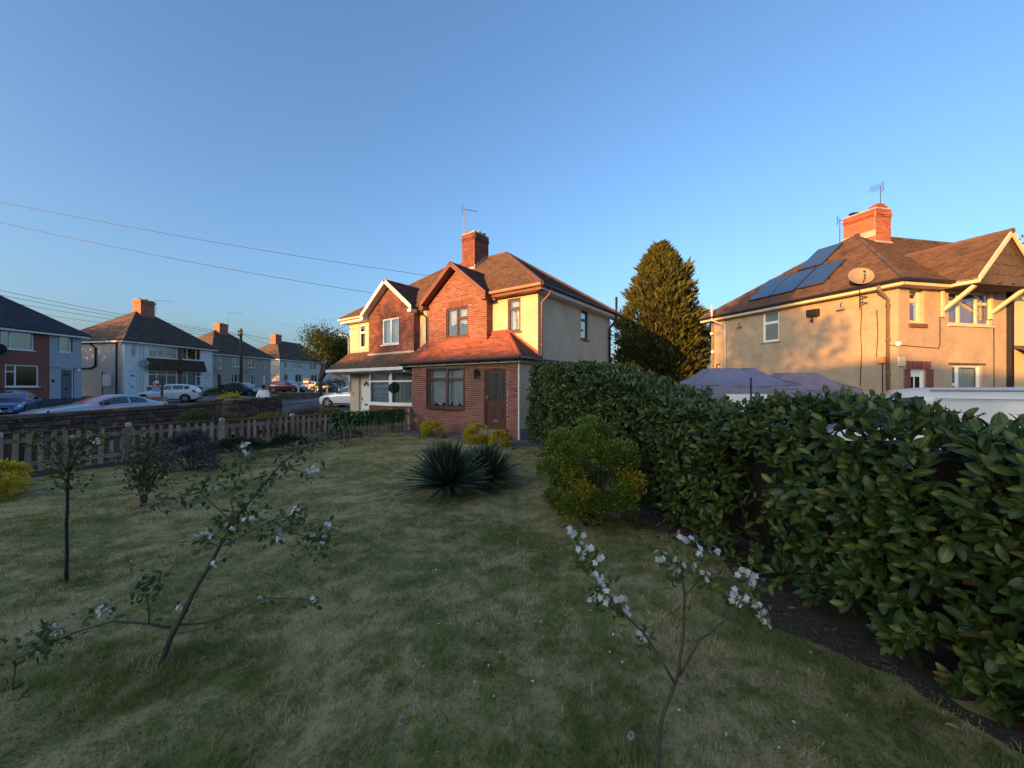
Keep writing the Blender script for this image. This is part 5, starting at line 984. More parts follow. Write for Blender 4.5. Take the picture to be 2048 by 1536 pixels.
bv = [(0, 0, .95), (0, 0, 1.15), (0, .01, 1.36), (0, .02, 1.46), (0, .05, 1.54), (0, .07, 1.66), (.19, 0, 1.40), (.27, .06, 1.15), (.25, .22, .97), (.24, .28, .92), (-.19, 0, 1.40), (-.28, .05, 1.15), (-.27, .2, .96), (-.26, .26, .9), (.1, 0, .88), (.11, .02, .48), (.11, -.02, .07), (.12, .15, .04), (-.1, 0, .88), (-.12, .0, .48), (-.12, -.04, .07), (-.13, .12, .04)]
be = [(0, 1), (1, 2), (2, 3), (3, 4), (4, 5), (2, 6), (6, 7), (7, 8), (8, 9), (2, 10), (10, 11), (11, 12), (12, 13), (0, 14), (14, 15), (15, 16), (16, 17), (0, 18), (18, 19), (19, 20), (20, 21)]
skin_mesh('body', bv, be, [(.16, .12), (.15, .11), (.17, .11), .06, .075, .085, .065, .045, .035, .03, .065, .045, .035, .03, .085, .06, .045, .035, .085, .06, .045, .035], skinm, per)
skin_mesh('top', [bv[0], (0, 0, 1.12), bv[2], (0, .02, 1.45), bv[6], bv[7], (.255, .17, 1.03), bv[10], bv[11], (-.27, .15, 1.02), (0, 0, .82)], [(0, 1), (1, 2), (2, 3), (2, 4), (4, 5), (5, 6), (2, 7), (7, 8), (8, 9), (0, 10)], [(.20, .16), (.20, .15), (.20, .14), .08, .095, .08, .075, .095, .08, .075, (.21, .17)], whitecloth, per)
skin_mesh('trousers', [bv[0], (.1, 0, .86), bv[15], (.11, -.01, .1), (-.1, 0, .86), bv[19], (-.12, -.03, .1)], [(0, 1), (1, 2), (2, 3), (0, 4), (4, 5), (5, 6)], [(.18, .14), .11, .085, .075, .11, .085, .075], darkcloth, per)
MB().lathe([(.02, 1.78), (.075, 1.77), (.105, 1.70), (.105, 1.62), (.09, 1.57)], 12, (0, .055, 0)).build('hair', hairm, per, smooth=True)
for sx in (1, -1):
    hb = MB(); bx, by_, bz = .245 * sx, .30, .90
    for k in range(4): hb.tube([(bx + (k - 1.5) * .018, by_, bz), (bx + (k - 1.5) * .02, by_ + .045, bz - .03), (bx + (k - 1.5) * .02, by_ + .05, bz - .07)], [.011, .010, .008], 6)
    hb.tube([(bx - .03 * sx, by_ - .02, bz + .01), (bx - .05 * sx, by_ + .02, bz - .01), (bx - .045 * sx, by_ + .05, bz - .02)], [.012, .011, .009], 6); hb.build('fingers', skinm, per, smooth=True)
# garden path along the porch, paving
pv_ = empty('paving', (0, 0, 0)); bpy.data.objects.remove(pv_)
pth = empty('garden_path', HC, None, None, HR); pth['kind'] = 'structure'
for i in range(11):
    for j in range(2):
        x = -5.2 + i * .62; y = -2.05 + j * .47
        if x > 1.2: continue
        MB().box(x, x + .605, y, y + .455, -.05, .018 + rnd.uniform(-.004, .006), rnd.random()).build('slab', slab, pth)
for i in range(5):
    for j in range(2): MB().box(.12 + j * .5, .12 + j * .5 + .485, -1.1 + i * .62, -1.1 + i * .62 + .6, -.05, .016 + rnd.uniform(-.003, .005), rnd.random()).build('slab', slab, pth)
# ================================================================ plants
def unit(a): return a / np.maximum(np.linalg.norm(a, axis=-1, keepdims=True), 1e-9)
def tmpl(kind):
    if kind == 'laurel':
        rows = [(0, .02, 0), (.07, .06, .0), (.25, .36, .02), (.5, .5, .02), (.75, .45, -.02), (.92, .25, -.07), (1.0, .03, -.10)]
        V = []; Fq = []
        for l, w, z in rows: V += [(l, -w, z + w * .13), (l, 0, z), (l, w, z + w * .13)]
        for i in range(len(rows) - 1):
            a = i * 3; Fq += [(a, a + 1, a + 4, a + 3), (a + 1, a + 2, a + 5, a + 4)]
        return np.array(V), np.array(Fq)
    if kind == 'oval':
        V = [(0, 0, 0), (.35, .5, .08), (.75, .36, .03), (1, 0, -.08), (.75, -.36, .03), (.35, -.5, .08), (.5, 0, -.02)]
        return np.array(V), np.array([(0, 6, 1, 1), (1, 6, 2, 2), (2, 6, 3, 3), (3, 6, 4, 4), (4, 6, 5, 5), (5, 6, 0, 0)])[:, :3]
    if kind == 'diamond': return np.array([(0, 0, 0), (.45, .5, .07), (1, 0, -.05), (.45, -.5, .07)]), np.array([(0, 2, 1), (0, 3, 2)])
    if kind == 'spray': return np.array([(0, -.12, 0), (0, .12, 0), (.55, .5, .05), (1, 0, -.1), (.55, -.5, .05), (.4, .1, .1)]), np.array([(0, 1, 5), (1, 2, 5), (5, 2, 3), (5, 3, 4), (0, 5, 4)])
def leaf_frames(d, up=None, roll=.6):
    d = unit(d); n = len(d); u = np.tile([0, 0, 1.0], (n, 1)) if up is None else up
    u = u + RNG.normal(0, roll, (n, 3)); w = unit(np.cross(u, d)); nn = np.cross(d, w); return d, w, nn
def leaf_mesh(kind, c, d, ln, wd, tone=None, up=None, roll=.6, frames=None, smooth=False, rib=False):
    V, Fq = tmpl(kind); d, w, nn = frames if frames is not None else leaf_frames(d, up, roll); ln = np.asarray(ln); wd = np.asarray(wd); n = len(c)
    P = c[:, None] + V[None, :, 0, None] * (d * ln[:, None])[:, None] + V[None, :, 1, None] * (w * wd[:, None])[:, None] + V[None, :, 2, None] * (nn * ln[:, None])[:, None]
    fa = (np.arange(n)[:, None, None] * len(V) + Fq[None]).reshape(-1, Fq.shape[1])
    t = np.repeat(RNG.random(n) if tone is None else tone, len(Fq)); me = mesh_np(P.reshape(-1, 3), fa, t, smooth)
    if rib: rib_attr(me, n)
    return me
def rib_attr(me, n):
    a = me.attributes.new('rib', 'FLOAT', 'POINT'); a.data.foreach_set('value', np.tile(np.array([0, 1, 0] * 7, np.float32), n))
def rdir(n): return unit(RNG.normal(0, 1, (n, 3)))
laurel_m = leafmat('laurel_leaf', [(0, (.030, .058, .015)), (.4, (.046, .083, .020)), (.75, (.072, .115, .025)), (.95, (.13, .155, .032)), (1, (.15, .11, .04))], .42, .15, .35, True)
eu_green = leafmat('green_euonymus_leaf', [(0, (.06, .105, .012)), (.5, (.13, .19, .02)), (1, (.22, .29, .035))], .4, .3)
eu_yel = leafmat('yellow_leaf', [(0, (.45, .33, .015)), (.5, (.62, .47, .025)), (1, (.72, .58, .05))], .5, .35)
pale_apple = leafmat('apple_leaf', [(0, (.05, .085, .028)), (.6, (.085, .13, .042)), (1, (.15, .20, .09))], .55, .3)
blossom_m = leafmat('white_blossom', [(0, (.62, .60, .64)), (.6, (.74, .73, .75)), (1, (.80, .78, .78))], .7, .35, .2)
conif_m = leafmat('conifer_spray', [(0, (.04, .055, .014)), (.5, (.08, .088, .021)), (1, (.145, .135, .032))], .7, .1, .2)
tree_leaf = leafmat('street_tree_leaf', [(0, (.04, .068, .014)), (.6, (.075, .11, .022)), (1, (.13, .16, .035))], .5, .35)
dark_leaf = leafmat('dark_evergreen_leaf', [(0, (.015, .028, .012)), (.6, (.025, .045, .018)), (1, (.045, .07, .03))], .45, .12)
purple_leaf = leafmat('slate_purple_leaf', [(0, (.035, .035, .05)), (.5, (.075, .075, .105)), (1, (.16, .16, .20))], .4, .1)
ivy_m = leafmat('bright_ivy_leaf', [(0, (.02, .085, .02)), (.5, (.045, .16, .04)), (.9, (.09, .24, .07)), (1, (.35, .5, .3))], .4, .15)
yucca_m = leafmat('yucca_blade', [(0, (.028, .048, .028)), (.6, (.05, .078, .045)), (.93, (.085, .115, .065)), (1, (.22, .17, .09))], .45, .05)
yelgreen = leafmat('yellow_green_leaf', [(0, (.10, .10, .012)), (.5, (.20, .17, .015)), (1, (.35, .28, .03))], .5, .3)
# ---------------------------------------------------------------- laurel hedge
hedge = empty('laurel_hedge', (HA.x, HA.y, 0), 'long clipped cherry laurel hedge with big glossy leaves along the right of the lawn', 'hedge')
HL = (HB - HA).length + 2.6; TH = .88
def hh(Yw): return np.interp(Yw, [-2, 4.8, 5.4, 6.0, 7.3, 9, 11.6], [1.45, 1.40, 1.53, 1.73, 2.02, 2.12, 2.2])
def hpos(t, q, z): return np.stack([HDIR.x * t - HN.x * q, HDIR.y * t - HN.y * q, z], -1)      # local to hedge
N = 5400; tt = RNG.random(N) * HL; Yw = HA.y + HDIR.y * tt; H_ = hh(Yw) + .05 * np.sin(tt * 2.3) + (vnoise(tt, tt * 0, 1.7, 3) - .5) * .14
face = RNG.random(N); deep = RNG.random(N) ** 1.6 * .22; fr = face < .54; tp = (face >= .54) & (face < .87); en = face >= .965
z = np.where(tp, H_ - deep * .6, .05 + (H_ - .12) * RNG.random(N) ** .82); bulge = .10 * np.sin(np.clip(z / H_, 0, 1) * np.pi) + (vnoise(tt, z, 2.0, 5) - .5) * .22
q = np.where(fr, deep - bulge, np.where(tp, RNG.random(N) * TH, TH - deep)); tt = np.where(en, deep - .05, tt); q = np.where(en, RNG.random(N) * TH, q); z = np.where(en, np.minimum(z, 2.2), z)
keep = ~(fr & (z < .25) & (RNG.random(N) < .25)) & ~(fr & (vnoise(tt * .8, z, 1.5, 9) < .27) & (z < 1.15) & (z > .2) & (Yw < 5) & (RNG.random(N) < .9)); tt, q, z, fr, tp, en = [a[keep] for a in (tt, q, z, fr, tp, en)]; N = len(tt)
base = hpos(tt, q, z); hn = np.array([HN.x, HN.y, 0]); hd = np.array([HDIR.x, HDIR.y, 0])
ax = np.where(fr[:, None], hn * .75 + [0, 0, .55], np.where(tp[:, None], hn * .25 + [0, 0, 1.0], np.where(en[:, None], -hd * .8 + [0, 0, .5], -hn * .8 + [0, 0, .5]))) + RNG.normal(0, .42, (N, 3)); ax = unit(ax)
C, Dd, Up, Ln = [], [], [], []
for k in range(8):
    o1 = unit(np.cross(ax, [0.3, .9, .1])); o2 = np.cross(ax, o1); ph = k * 2.4 + RNG.random(N) * .7; el = np.clip(1.15 - .11 * k + RNG.normal(0, .16, N), .25, 1.5)
    dirv = ax * np.cos(el)[:, None] + (o1 * np.cos(ph)[:, None] + o2 * np.sin(ph)[:, None]) * np.sin(el)[:, None]; dirv[:, 2] -= .12
    C.append(base + ax * (k * .016 - .03) + RNG.normal(0, .008, (N, 3))); Dd.append(dirv); Up.append(ax); Ln.append(RNG.uniform(.055, .142, N) * (1 - .03 * k))
C = np.concatenate(C); Dd = np.concatenate(Dd); Up = np.concatenate(Up); Ln = np.concatenate(Ln); fr_d, fr_w, fr_n = leaf_frames(Dd, Up, .2); Wd = Ln * RNG.uniform(.36, .48, len(Ln))
wp = C + [HA.x, HA.y, 0]; facing = np.abs((fr_n * unit(wp - [0, 0, EYE])).sum(1)); dist = np.linalg.norm(wp - [0, 0, EYE], axis=1); inview = (wp[:, 1] > .6) & (np.abs(wp[:, 0] / np.maximum(wp[:, 1], .1)) < 1.32) & (np.tile(fr | tp, 8)) & (wp[:, 2] > .2)
score = np.where(inview, facing * Ln / dist, 0) * RNG.uniform(.5, 1, len(Ln)); pick = np.argsort(-score)[:300]; rest = np.ones(len(C), bool); rest[pick] = False
link('foliage', leaf_mesh('laurel', C[rest], None, Ln[rest], Wd[rest], frames=(fr_d[rest], fr_w[rest], fr_n[rest]), smooth=True, rib=True), laurel_m, hedge, 'stuff')
tv, tf = tmpl('laurel'); lm = mesh_np(tv, tf, None, True); rib_attr(lm, 1); lm.materials.append(laurel_m)
for i in pick:
    o = bpy.data.objects.new('leaf', lm); COL.objects.link(o); o.parent = hedge
    o.matrix_local = Matrix.Translation(C[i]) @ Matrix((Vector(fr_d[i] * Ln[i]), Vector(fr_w[i] * Wd[i]), Vector(fr_n[i] * Ln[i]))).transposed().to_4x4()
tw = MB(); rn = random.Random(8)
for i in range(420):
    t = rn.random() * HL; Y = HA.y + HDIR.y * t; h = float(hh(Y)); q0 = .5 + rn.uniform(-.15, .15); p = Vector(hpos(t, q0, rn.uniform(.0, .4))); e = Vector(hpos(t + rn.uniform(-.3, .3), rn.choice((rn.uniform(.02, .2), rn.uniform(.2, .9))), rn.uniform(.3, h - .1))); mid = p.lerp(e, .5) + Vector((rn.uniform(-.08, .08), rn.uniform(-.08, .08), rn.uniform(-.02, .1)))
    tw.tube([p, mid, e], [rn.uniform(.008, .017), .008, .004], 5, rn.random())
tw.build('branches', bark, hedge, smooth=True, kind='stuff')
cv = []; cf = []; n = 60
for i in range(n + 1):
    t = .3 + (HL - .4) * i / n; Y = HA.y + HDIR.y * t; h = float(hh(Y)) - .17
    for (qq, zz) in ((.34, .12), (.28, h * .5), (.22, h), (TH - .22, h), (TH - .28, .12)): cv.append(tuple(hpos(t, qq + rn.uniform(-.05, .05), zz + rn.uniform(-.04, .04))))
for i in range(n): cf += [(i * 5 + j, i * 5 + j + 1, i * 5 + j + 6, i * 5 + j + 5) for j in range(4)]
MB().add(cv, cf + [(0, 1, 2, 3, 4), tuple(n * 5 + j for j in range(5))]).build('shade_core', M('hedge_shade_core', (.018, .016, .010), .95, (.035, .028, .018), 22, bump=1.0, bs=18, bd=.06), hedge)  # core blocks see-through; the hedge's inner shade is put into its dark colour
# ---------------------------------------------------------------- generic leafy shrub
def shrub(name, label, cat, loc, rx, ry, h, n, ln, mt, z0=.0, kind='oval', mt2=None, f2=None, stems=14, stem_h=.5, upb=.5, clump=.0, group=None, hollow=.75, stemm=None, tonef=None):
    o = empty(name, loc, label, cat, group=group); d = rdir(n); d[:, 2] = np.abs(d[:, 2]) * 1.2 - .35 * (RNG.random(n)); d = unit(d); r = RNG.random(n) ** (1 / 3.0) * (1 - hollow) + hollow * RNG.uniform(.75, 1, n)
    lob = 1 + .22 * (vnoise(np.arctan2(d[:, 1], d[:, 0]) * 1.6 + 9, d[:, 2] * 2.2 + 5, 1.4, len(label)) - .5) * 2 + .10 * RNG.normal(0, 1, n)
    c = np.stack([d[:, 0] * rx * r * lob, d[:, 1] * ry * r * lob, z0 + (h - z0) * .5 + d[:, 2] * (h - z0) * .5 * r * lob * 1.05], 1); c[:, 2] = np.maximum(c[:, 2], .02)
    dv = unit(d + [0, 0, upb] + RNG.normal(0, .5, (n, 3))); L = RNG.uniform(.7, 1.25, n) * ln; sel = np.zeros(n, bool) if f2 is None else f2(c)
    tone = np.clip(RNG.normal(.45, .22, n), 0, 1) if tonef is None else tonef(c)
    link('foliage', leaf_mesh(kind, c[~sel], dv[~sel], L[~sel], L[~sel] * .5, tone[~sel]), mt, o, 'stuff')
    if sel.any(): link('yellow_foliage', leaf_mesh(kind, c[sel], dv[sel], L[sel], L[sel] * .5, tone[sel]), mt2, o, 'stuff')
    if stems:
        s = MB(); rr = random.Random(len(label))
        for i in range(stems):
            a = rr.random() * 6.28; e = Vector((math.cos(a) * rx * rr.uniform(.2, .75), math.sin(a) * ry * rr.uniform(.2, .75), stem_h * h * rr.uniform(.7, 1.2))); p = Vector((math.cos(a) * .06, math.sin(a) * .06, -.03)); s.tube([p, p.lerp(e, .5) + Vector((0, 0, .03)), e], [.011, .008, .004], 5)
        s.build('stems', stemm or bark, o, smooth=True)
    return o
def clump_shrub(name, label, cat, loc, rx, ry, h, nb, nl, ln, mt, zlo=.1, br=.17, mt2=None, f2=None, stems=14, group=None, seed=1, flat=1.0):
    """a bush of many sprig clumps"""
    rg = np.random.default_rng(seed); o = empty(name, loc, label, cat, group=group); d = unit(rg.normal(0, 1, (nb, 3))); d[:, 2] = np.abs(d[:, 2]) * 1.5 - .55; d = unit(d); r = rg.uniform(.72, 1.0, nb)
    zz = zlo * h + (h * (1 - zlo)) * (.5 + .5 * d[:, 2]); nar = np.interp(zz / h, [0, .35, .7, 1], [.5, .86, 1, .9]); bc = np.stack([d[:, 0] * (rx - br * .6) * r * nar, d[:, 1] * (ry - br * .6) * r * nar, zz - br * .5], 1); rad = br * rg.uniform(.65, 1.25, nb)
    k = rg.integers(0, nb, nl); e = unit(rg.normal(0, 1, (nl, 3)) + d[k] * .8 + [0, 0, .5]); c = bc[k] + e * (rad[k] * rg.uniform(.35, 1.0, nl) ** .6)[:, None]; c[:, 2] = np.maximum(c[:, 2] * flat, .015)
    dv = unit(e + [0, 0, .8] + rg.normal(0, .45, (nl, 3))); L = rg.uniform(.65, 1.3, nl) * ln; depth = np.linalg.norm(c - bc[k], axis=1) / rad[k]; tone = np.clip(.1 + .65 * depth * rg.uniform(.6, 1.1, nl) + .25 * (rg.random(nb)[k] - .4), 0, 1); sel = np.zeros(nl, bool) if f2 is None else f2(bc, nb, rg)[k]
    link('foliage', leaf_mesh('oval', c[~sel], dv[~sel], L[~sel], L[~sel] * .52, tone[~sel]), mt, o, 'stuff')
    if sel.any(): link('yellow_foliage', leaf_mesh('oval', c[sel], dv[sel], L[sel], L[sel] * .52, tone[sel]), mt2, o, 'stuff')
    s = MB(); rr = random.Random(seed)
    for i in range(stems):
        j = rr.randrange(nb); e_ = Vector(bc[j]); p = Vector((rr.uniform(-.12, .12) * rx, rr.uniform(-.12, .12) * ry, -.03)); s.tube([p, p.lerp(e_, .5) + Vector((rr.uniform(-.03, .03), rr.uniform(-.03, .03), .04)), e_], [rr.uniform(.006, .012), .007, .003], 5)
    s.build('stems', bark, o, smooth=True); return o
p = Vector((.95, 4.75, 0))
def yel(bc, nb, rg): return ((bc[:, 2] < .78) & (rg.random(nb) < .2)) | ((bc[:, 0] > .15) & (bc[:, 2] < .25) & (bc[:, 1] < 0))
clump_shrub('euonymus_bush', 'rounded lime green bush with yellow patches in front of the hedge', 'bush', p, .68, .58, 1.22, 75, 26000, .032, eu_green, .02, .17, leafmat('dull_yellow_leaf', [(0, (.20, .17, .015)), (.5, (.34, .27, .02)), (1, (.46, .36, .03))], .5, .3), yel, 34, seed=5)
for loc, s_, lb, sd in (((-2.68, 12.9, 0), .42, 'golden yellow shrub left of the porch window', 2), ((-1.05, 11.75, 0), .44, 'golden yellow shrub by the door step', 3), ((-.36, 10.75, 0), .36, 'smallest golden yellow shrub, nearest the lawn edge by the path', 4), ((-7.85, 5.8, 0), .46, 'golden yellow shrub at the left edge before the fence', 6)):
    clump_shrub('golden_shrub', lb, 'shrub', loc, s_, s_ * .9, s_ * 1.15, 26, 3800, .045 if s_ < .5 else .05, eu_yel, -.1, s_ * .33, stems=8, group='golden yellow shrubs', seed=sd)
for loc, lb in (((-2.55, 12.65, 0), 'flat stone under the shrub left of the porch window'), ((-.25, 10.45, 0), 'flat stone under the smallest golden shrub')):
    o = empty('edging_stone', loc, lb, 'stone'); MB().prism([(-.3, -.1, 0), (.25, -.16, 0), (.35, .05, 0), (-.2, .12, 0)], (0, 0, .05)).build('slab_stone', slab, o, bevel=.01)
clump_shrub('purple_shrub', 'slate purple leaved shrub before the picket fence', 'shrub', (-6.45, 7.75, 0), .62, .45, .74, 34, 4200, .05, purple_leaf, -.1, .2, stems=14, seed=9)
shrub('dark_shrub', 'larger dark green mound before the fence', 'shrub', (-6.55, 9.25, 0), .62, .45, .44, 3600, .05, dark_leaf, .0, 'diamond', stems=4)
shrub('dark_shrub', 'smaller dark green mound before the fence, nearer the house', 'shrub', (-5.85, 10.1, 0), .50, .4, .40, 2800, .05, dark_leaf, .0, 'diamond', stems=4)
for px, py, dep, r, h, mt, lb in ((395, 0, 13.6, .55, .75, tree_leaf, 'green shrub growing against the long stone wall'), (465, 0, 14.2, .6, .6, tree_leaf, 'green shrub below the iron gate'), (545, 0, 16.5, .8, .5, yelgreen, 'yellow flowering plants beyond the picket fence'), (460, 0, 21.5, .7, 1.25, eu_yel, 'yellow shrub beyond the far gate pier'), (660, 0, 19.5, .6, .5, yelgreen, 'low flowering plants before the white hatchback'), (545, 0, 31, 1.5, .8, tree_leaf, 'low green bushes along the far pavement'), (430, 0, 34, .9, 1.1, tree_leaf, 'green bush before the tile-hung white semis'), (680, 0, 50, 3.2, 1.8, dark_leaf, 'dark bushes under the street tree')):
    q_ = W(px, 0, dep); shrub('garden_shrub', lb, 'shrub', (q_.x, q_.y, Tz(q_.x, q_.y)), r, r, h, 1500 if dep < 40 else 3000, .06 + dep * .0015, mt, .02, 'diamond', stems=6)
iv = link('foliage', leaf_mesh('oval', np.stack([RNG.uniform(.45, 3.3, 4200), RNG.uniform(.03, .10, 4200), RNG.uniform(.36, .86, 4200)], 1), np.stack([RNG.normal(0, .6, 4200), np.ones(4200) * .7, RNG.normal(-.3, .6, 4200)], 1), RNG.uniform(.04, .075, 4200), RNG.uniform(.03, .055, 4200)), ivy_m, None, 'stuff')
io = empty('ivy_screen', (FP.x, FP.y, 0), 'bright green ivy leaf screen hung on the fence before the white bay window', 'ivy screen', fa); iv.parent = io
tb = link('foliage', leaf_mesh('diamond', rdir(1500) * .2, rdir(1500), np.full(1500, .05), np.full(1500, .03)), dark_leaf, bal, 'stuff')
# ---------------------------------------------------------------- yucca: two rosettes
def yucca(loc, n, ln, lb, zc):
    o = empty('yucca', loc, lb, 'yucca', group='spiky yuccas on the lawn'); V = []; Fq = []; Tn = []
    for i in range(n):
        az = i * 2.39996 + RNG.normal(0, .15); u = (i + .5) / n; el = math.radians(4 + 82 * u ** 1.05 + RNG.normal(0, 4)); L = ln * RNG.uniform(.82, 1.1) * (1.0 - .12 * u); w = RNG.uniform(.034, .046)
        d = np.array([math.cos(az) * math.cos(el), math.sin(az) * math.cos(el), math.sin(el)]); s = np.array([-math.sin(az), math.cos(az), 0]); nn = np.cross(s, d); b = len(V)
        for t, ww in ((0, .6), (.3, 1.0), (.65, .85), (1, .02)):
            c = np.array([0, 0, zc]) + d * L * t + np.array([0, 0, -.16 * L * t * t * math.cos(el) ** 2]); c[2] = max(c[2], .015)
            V += [c - s * w * ww / 2 + nn * .006, c - nn * .004, c + s * w * ww / 2 + nn * .006]
        for j in range(3):
            a = b + j * 3; Fq += [(a, a + 1, a + 4, a + 3), (a + 1, a + 2, a + 5, a + 4)]
        Tn += [RNG.random()] * 6
    link('blades', mesh_np(np.array(V), np.array(Fq), Tn), yucca_m, o, 'stuff'); MB().lathe([(.07, 0), (.08, zc * .7), (.05, zc + .05)], 10).build('stump', bark, o); return o
yucca((-.98, 6.0, 0), 420, .76, 'larger spiky yucca rosette in the middle of the lawn', .16); yucca((-.40, 6.5, 0), 330, .66, 'smaller spiky yucca rosette behind the larger one', .14)
# ---------------------------------------------------------------- saplings
def blossom(c, n, s=1.0):
    """n flowers of five petals around c"""
    V = []; Fq = []; Tn = []
    for i in range(n):
        p = np.array(c) + RNG.normal(0, .014 * s, 3); ax = unit(np.array([RNG.normal(0, .6), -.5 + RNG.normal(0, .6), .5])); a = unit(np.cross(ax, [.2, .1, 1])); b = np.cross(ax, a); t0 = RNG.random() * 6
        for k in range(5):
            t = t0 + k * 1.2566; e = a * math.cos(t) + b * math.sin(t); f = -a * math.sin(t) + b * math.cos(t); m0 = len(V); R = .015 * s * RNG.uniform(.85, 1.1)
            V += [p, p + e * R * .6 + f * R * .45 + ax * R * .2, p + e * R * 1.15 + ax * R * .35, p + e * R * .6 - f * R * .45 + ax * R * .2]; Fq.append((m0, m0 + 1, m0 + 2, m0 + 3)); Tn.append(RNG.random())
    return V, Fq, Tn
def sapling(name, label, base, branches, leafpts, flowers, trunkm, leafm=None, lsz=.05, fs=1.0):
    o = empty(name, base, label, 'sapling'); mb = MB(); bv = Vector(base)
    for pts, r0, r1 in branches:
        P = [Vector(p) - bv for p in pts]; Q = []
        for i in range(len(P) - 1):
            for k in range(3): v = P[i].lerp(P[i + 1], k / 3); Q.append(v + (Vector((random.uniform(-1, 1), random.uniform(-1, 1), 0)) * .004 if Q else Vector()))
        Q.append(P[-1]); mb.tube(Q, [r0 + (r1 - r0) * i / (len(Q) - 1) for i in range(len(Q))], 7)
    mb.build('stem', trunkm, o, smooth=True)
    if leafpts:
        c = []; 
        for p, n, sp in leafpts:
            c.append(np.array(Vector(p) - bv)[None] + RNG.normal(0, sp, (n, 3)))
        c = np.concatenate(c); n = len(c); dv = rdir(n) + [0, 0, .25]; L = RNG.uniform(.6, 1.2, n) * lsz; link('leaves', leaf_mesh('oval', c, dv, L, L * .55), leafm or pale_apple, o, 'stuff')
    if flowers:
        V, Fq, Tn = [], [], []
        for p, n in flowers:
            v, f, t = blossom(np.array(Vector(p) - bv), n, fs); b = len(V); V += v; Fq += [tuple(i + b for i in x) for x in f]; Tn += t
        link('blossom', mesh_np(np.array(V), np.array(Fq), Tn), blossom_m, o, 'stuff')
    return o
Y = 1.72; P_ = lambda x, y, d=0: W(x, y, Y + d)
b0 = Vector((W(1312, 0, 1.66).x, 1.66, 0))
fl = [(1148, 1060, 6), (1162, 1098, 4), (1178, 1095, 5), (1165, 1125, 3), (1192, 1118, 4), (1196, 1150, 7), (1200, 1165, 5), (1182, 1185, 3), (1212, 1200, 3), (1240, 1196, 5), (1250, 1225, 6), (1287, 1271, 5), (1368, 1075, 5), (1322, 1114, 6), (1345, 1140, 6), (1352, 1120, 3), (1395, 1095, 4), (1428, 1108, 6), (1378, 1130, 3), (1404, 1155, 3), (1495, 1145, 6), (1508, 1165, 7), (1468, 1190, 7), (1482, 1200, 4), (1520, 1220, 7), (1524, 1240, 5)]
sapling('apple_sapling', 'nearest blossoming apple sapling with three stems at the bottom', b0,
    [([b0, P_(1322, 1440, -.03), P_(1350, 1368)], .0085, .007), ([P_(1350, 1368), P_(1285, 1262), P_(1218, 1196), P_(1196, 1150, .02), P_(1150, 1068, .04)], .006, .003), ([P_(1352, 1366), P_(1366, 1290, .03), P_(1370, 1200, .05), P_(1362, 1120, .06), P_(1368, 1082, .06)], .0075, .003), ([P_(1358, 1352), P_(1400, 1280, -.04), P_(1458, 1235, -.06), P_(1478, 1208, -.06), P_(1500, 1150, -.05)], .006, .003), ([P_(1371, 1190, .05), P_(1398, 1160, .05), P_(1420, 1100, .06)], .004, .002), ([P_(1480, 1206, -.06), P_(1522, 1222, -.06), P_(1525, 1245, -.06)], .003, .002), ([P_(1212, 1190), P_(1222, 1160), P_(1232, 1150)], .003, .0015)],
    [(P_(x + random.uniform(-8, 8), y + 12, .03), 15, .02) for x, y, n in fl] + [(P_(x, y, .02), 5, .016) for x, y in ((1232, 1160), (1170, 1190), (1410, 1170), (1440, 1175), (1340, 1160), (1368, 1225), (1520, 1160))], [(P_(x, y, random.uniform(-.02, .03)), n) for x, y, n in fl], bark, leafmat('young_apple_leaf', [(0, (.075, .11, .025)), (.6, (.13, .18, .035)), (1, (.22, .25, .07))], .5, .35), .042, .95)
Y = 2.45; b0 = Vector((W(322, 0, 2.38).x, 2.38, 0)); Q = lambda x, y, d=0: W(x, y, 2.4 + d)
fl = [(490, 888, 7), (486, 905, 4), (614, 944, 3), (626, 940, 4), (556, 1063, 4), (462, 1054, 2), (418, 1072, 4), (397, 1075, 2), (548, 1064, 4), (586, 1030, 4), (590, 1022, 3), (555, 1080, 3), (646, 1080, 3), (636, 1066, 2), (660, 1048, 2), (500, 1038, 4), (198, 1223, 3), (218, 1226, 3), (107, 1264, 4), (92, 1260, 3), (36, 1408, 5), (358, 1216, 3), (526, 1190, 3), (622, 1200, 3), (430, 1128, 3)]
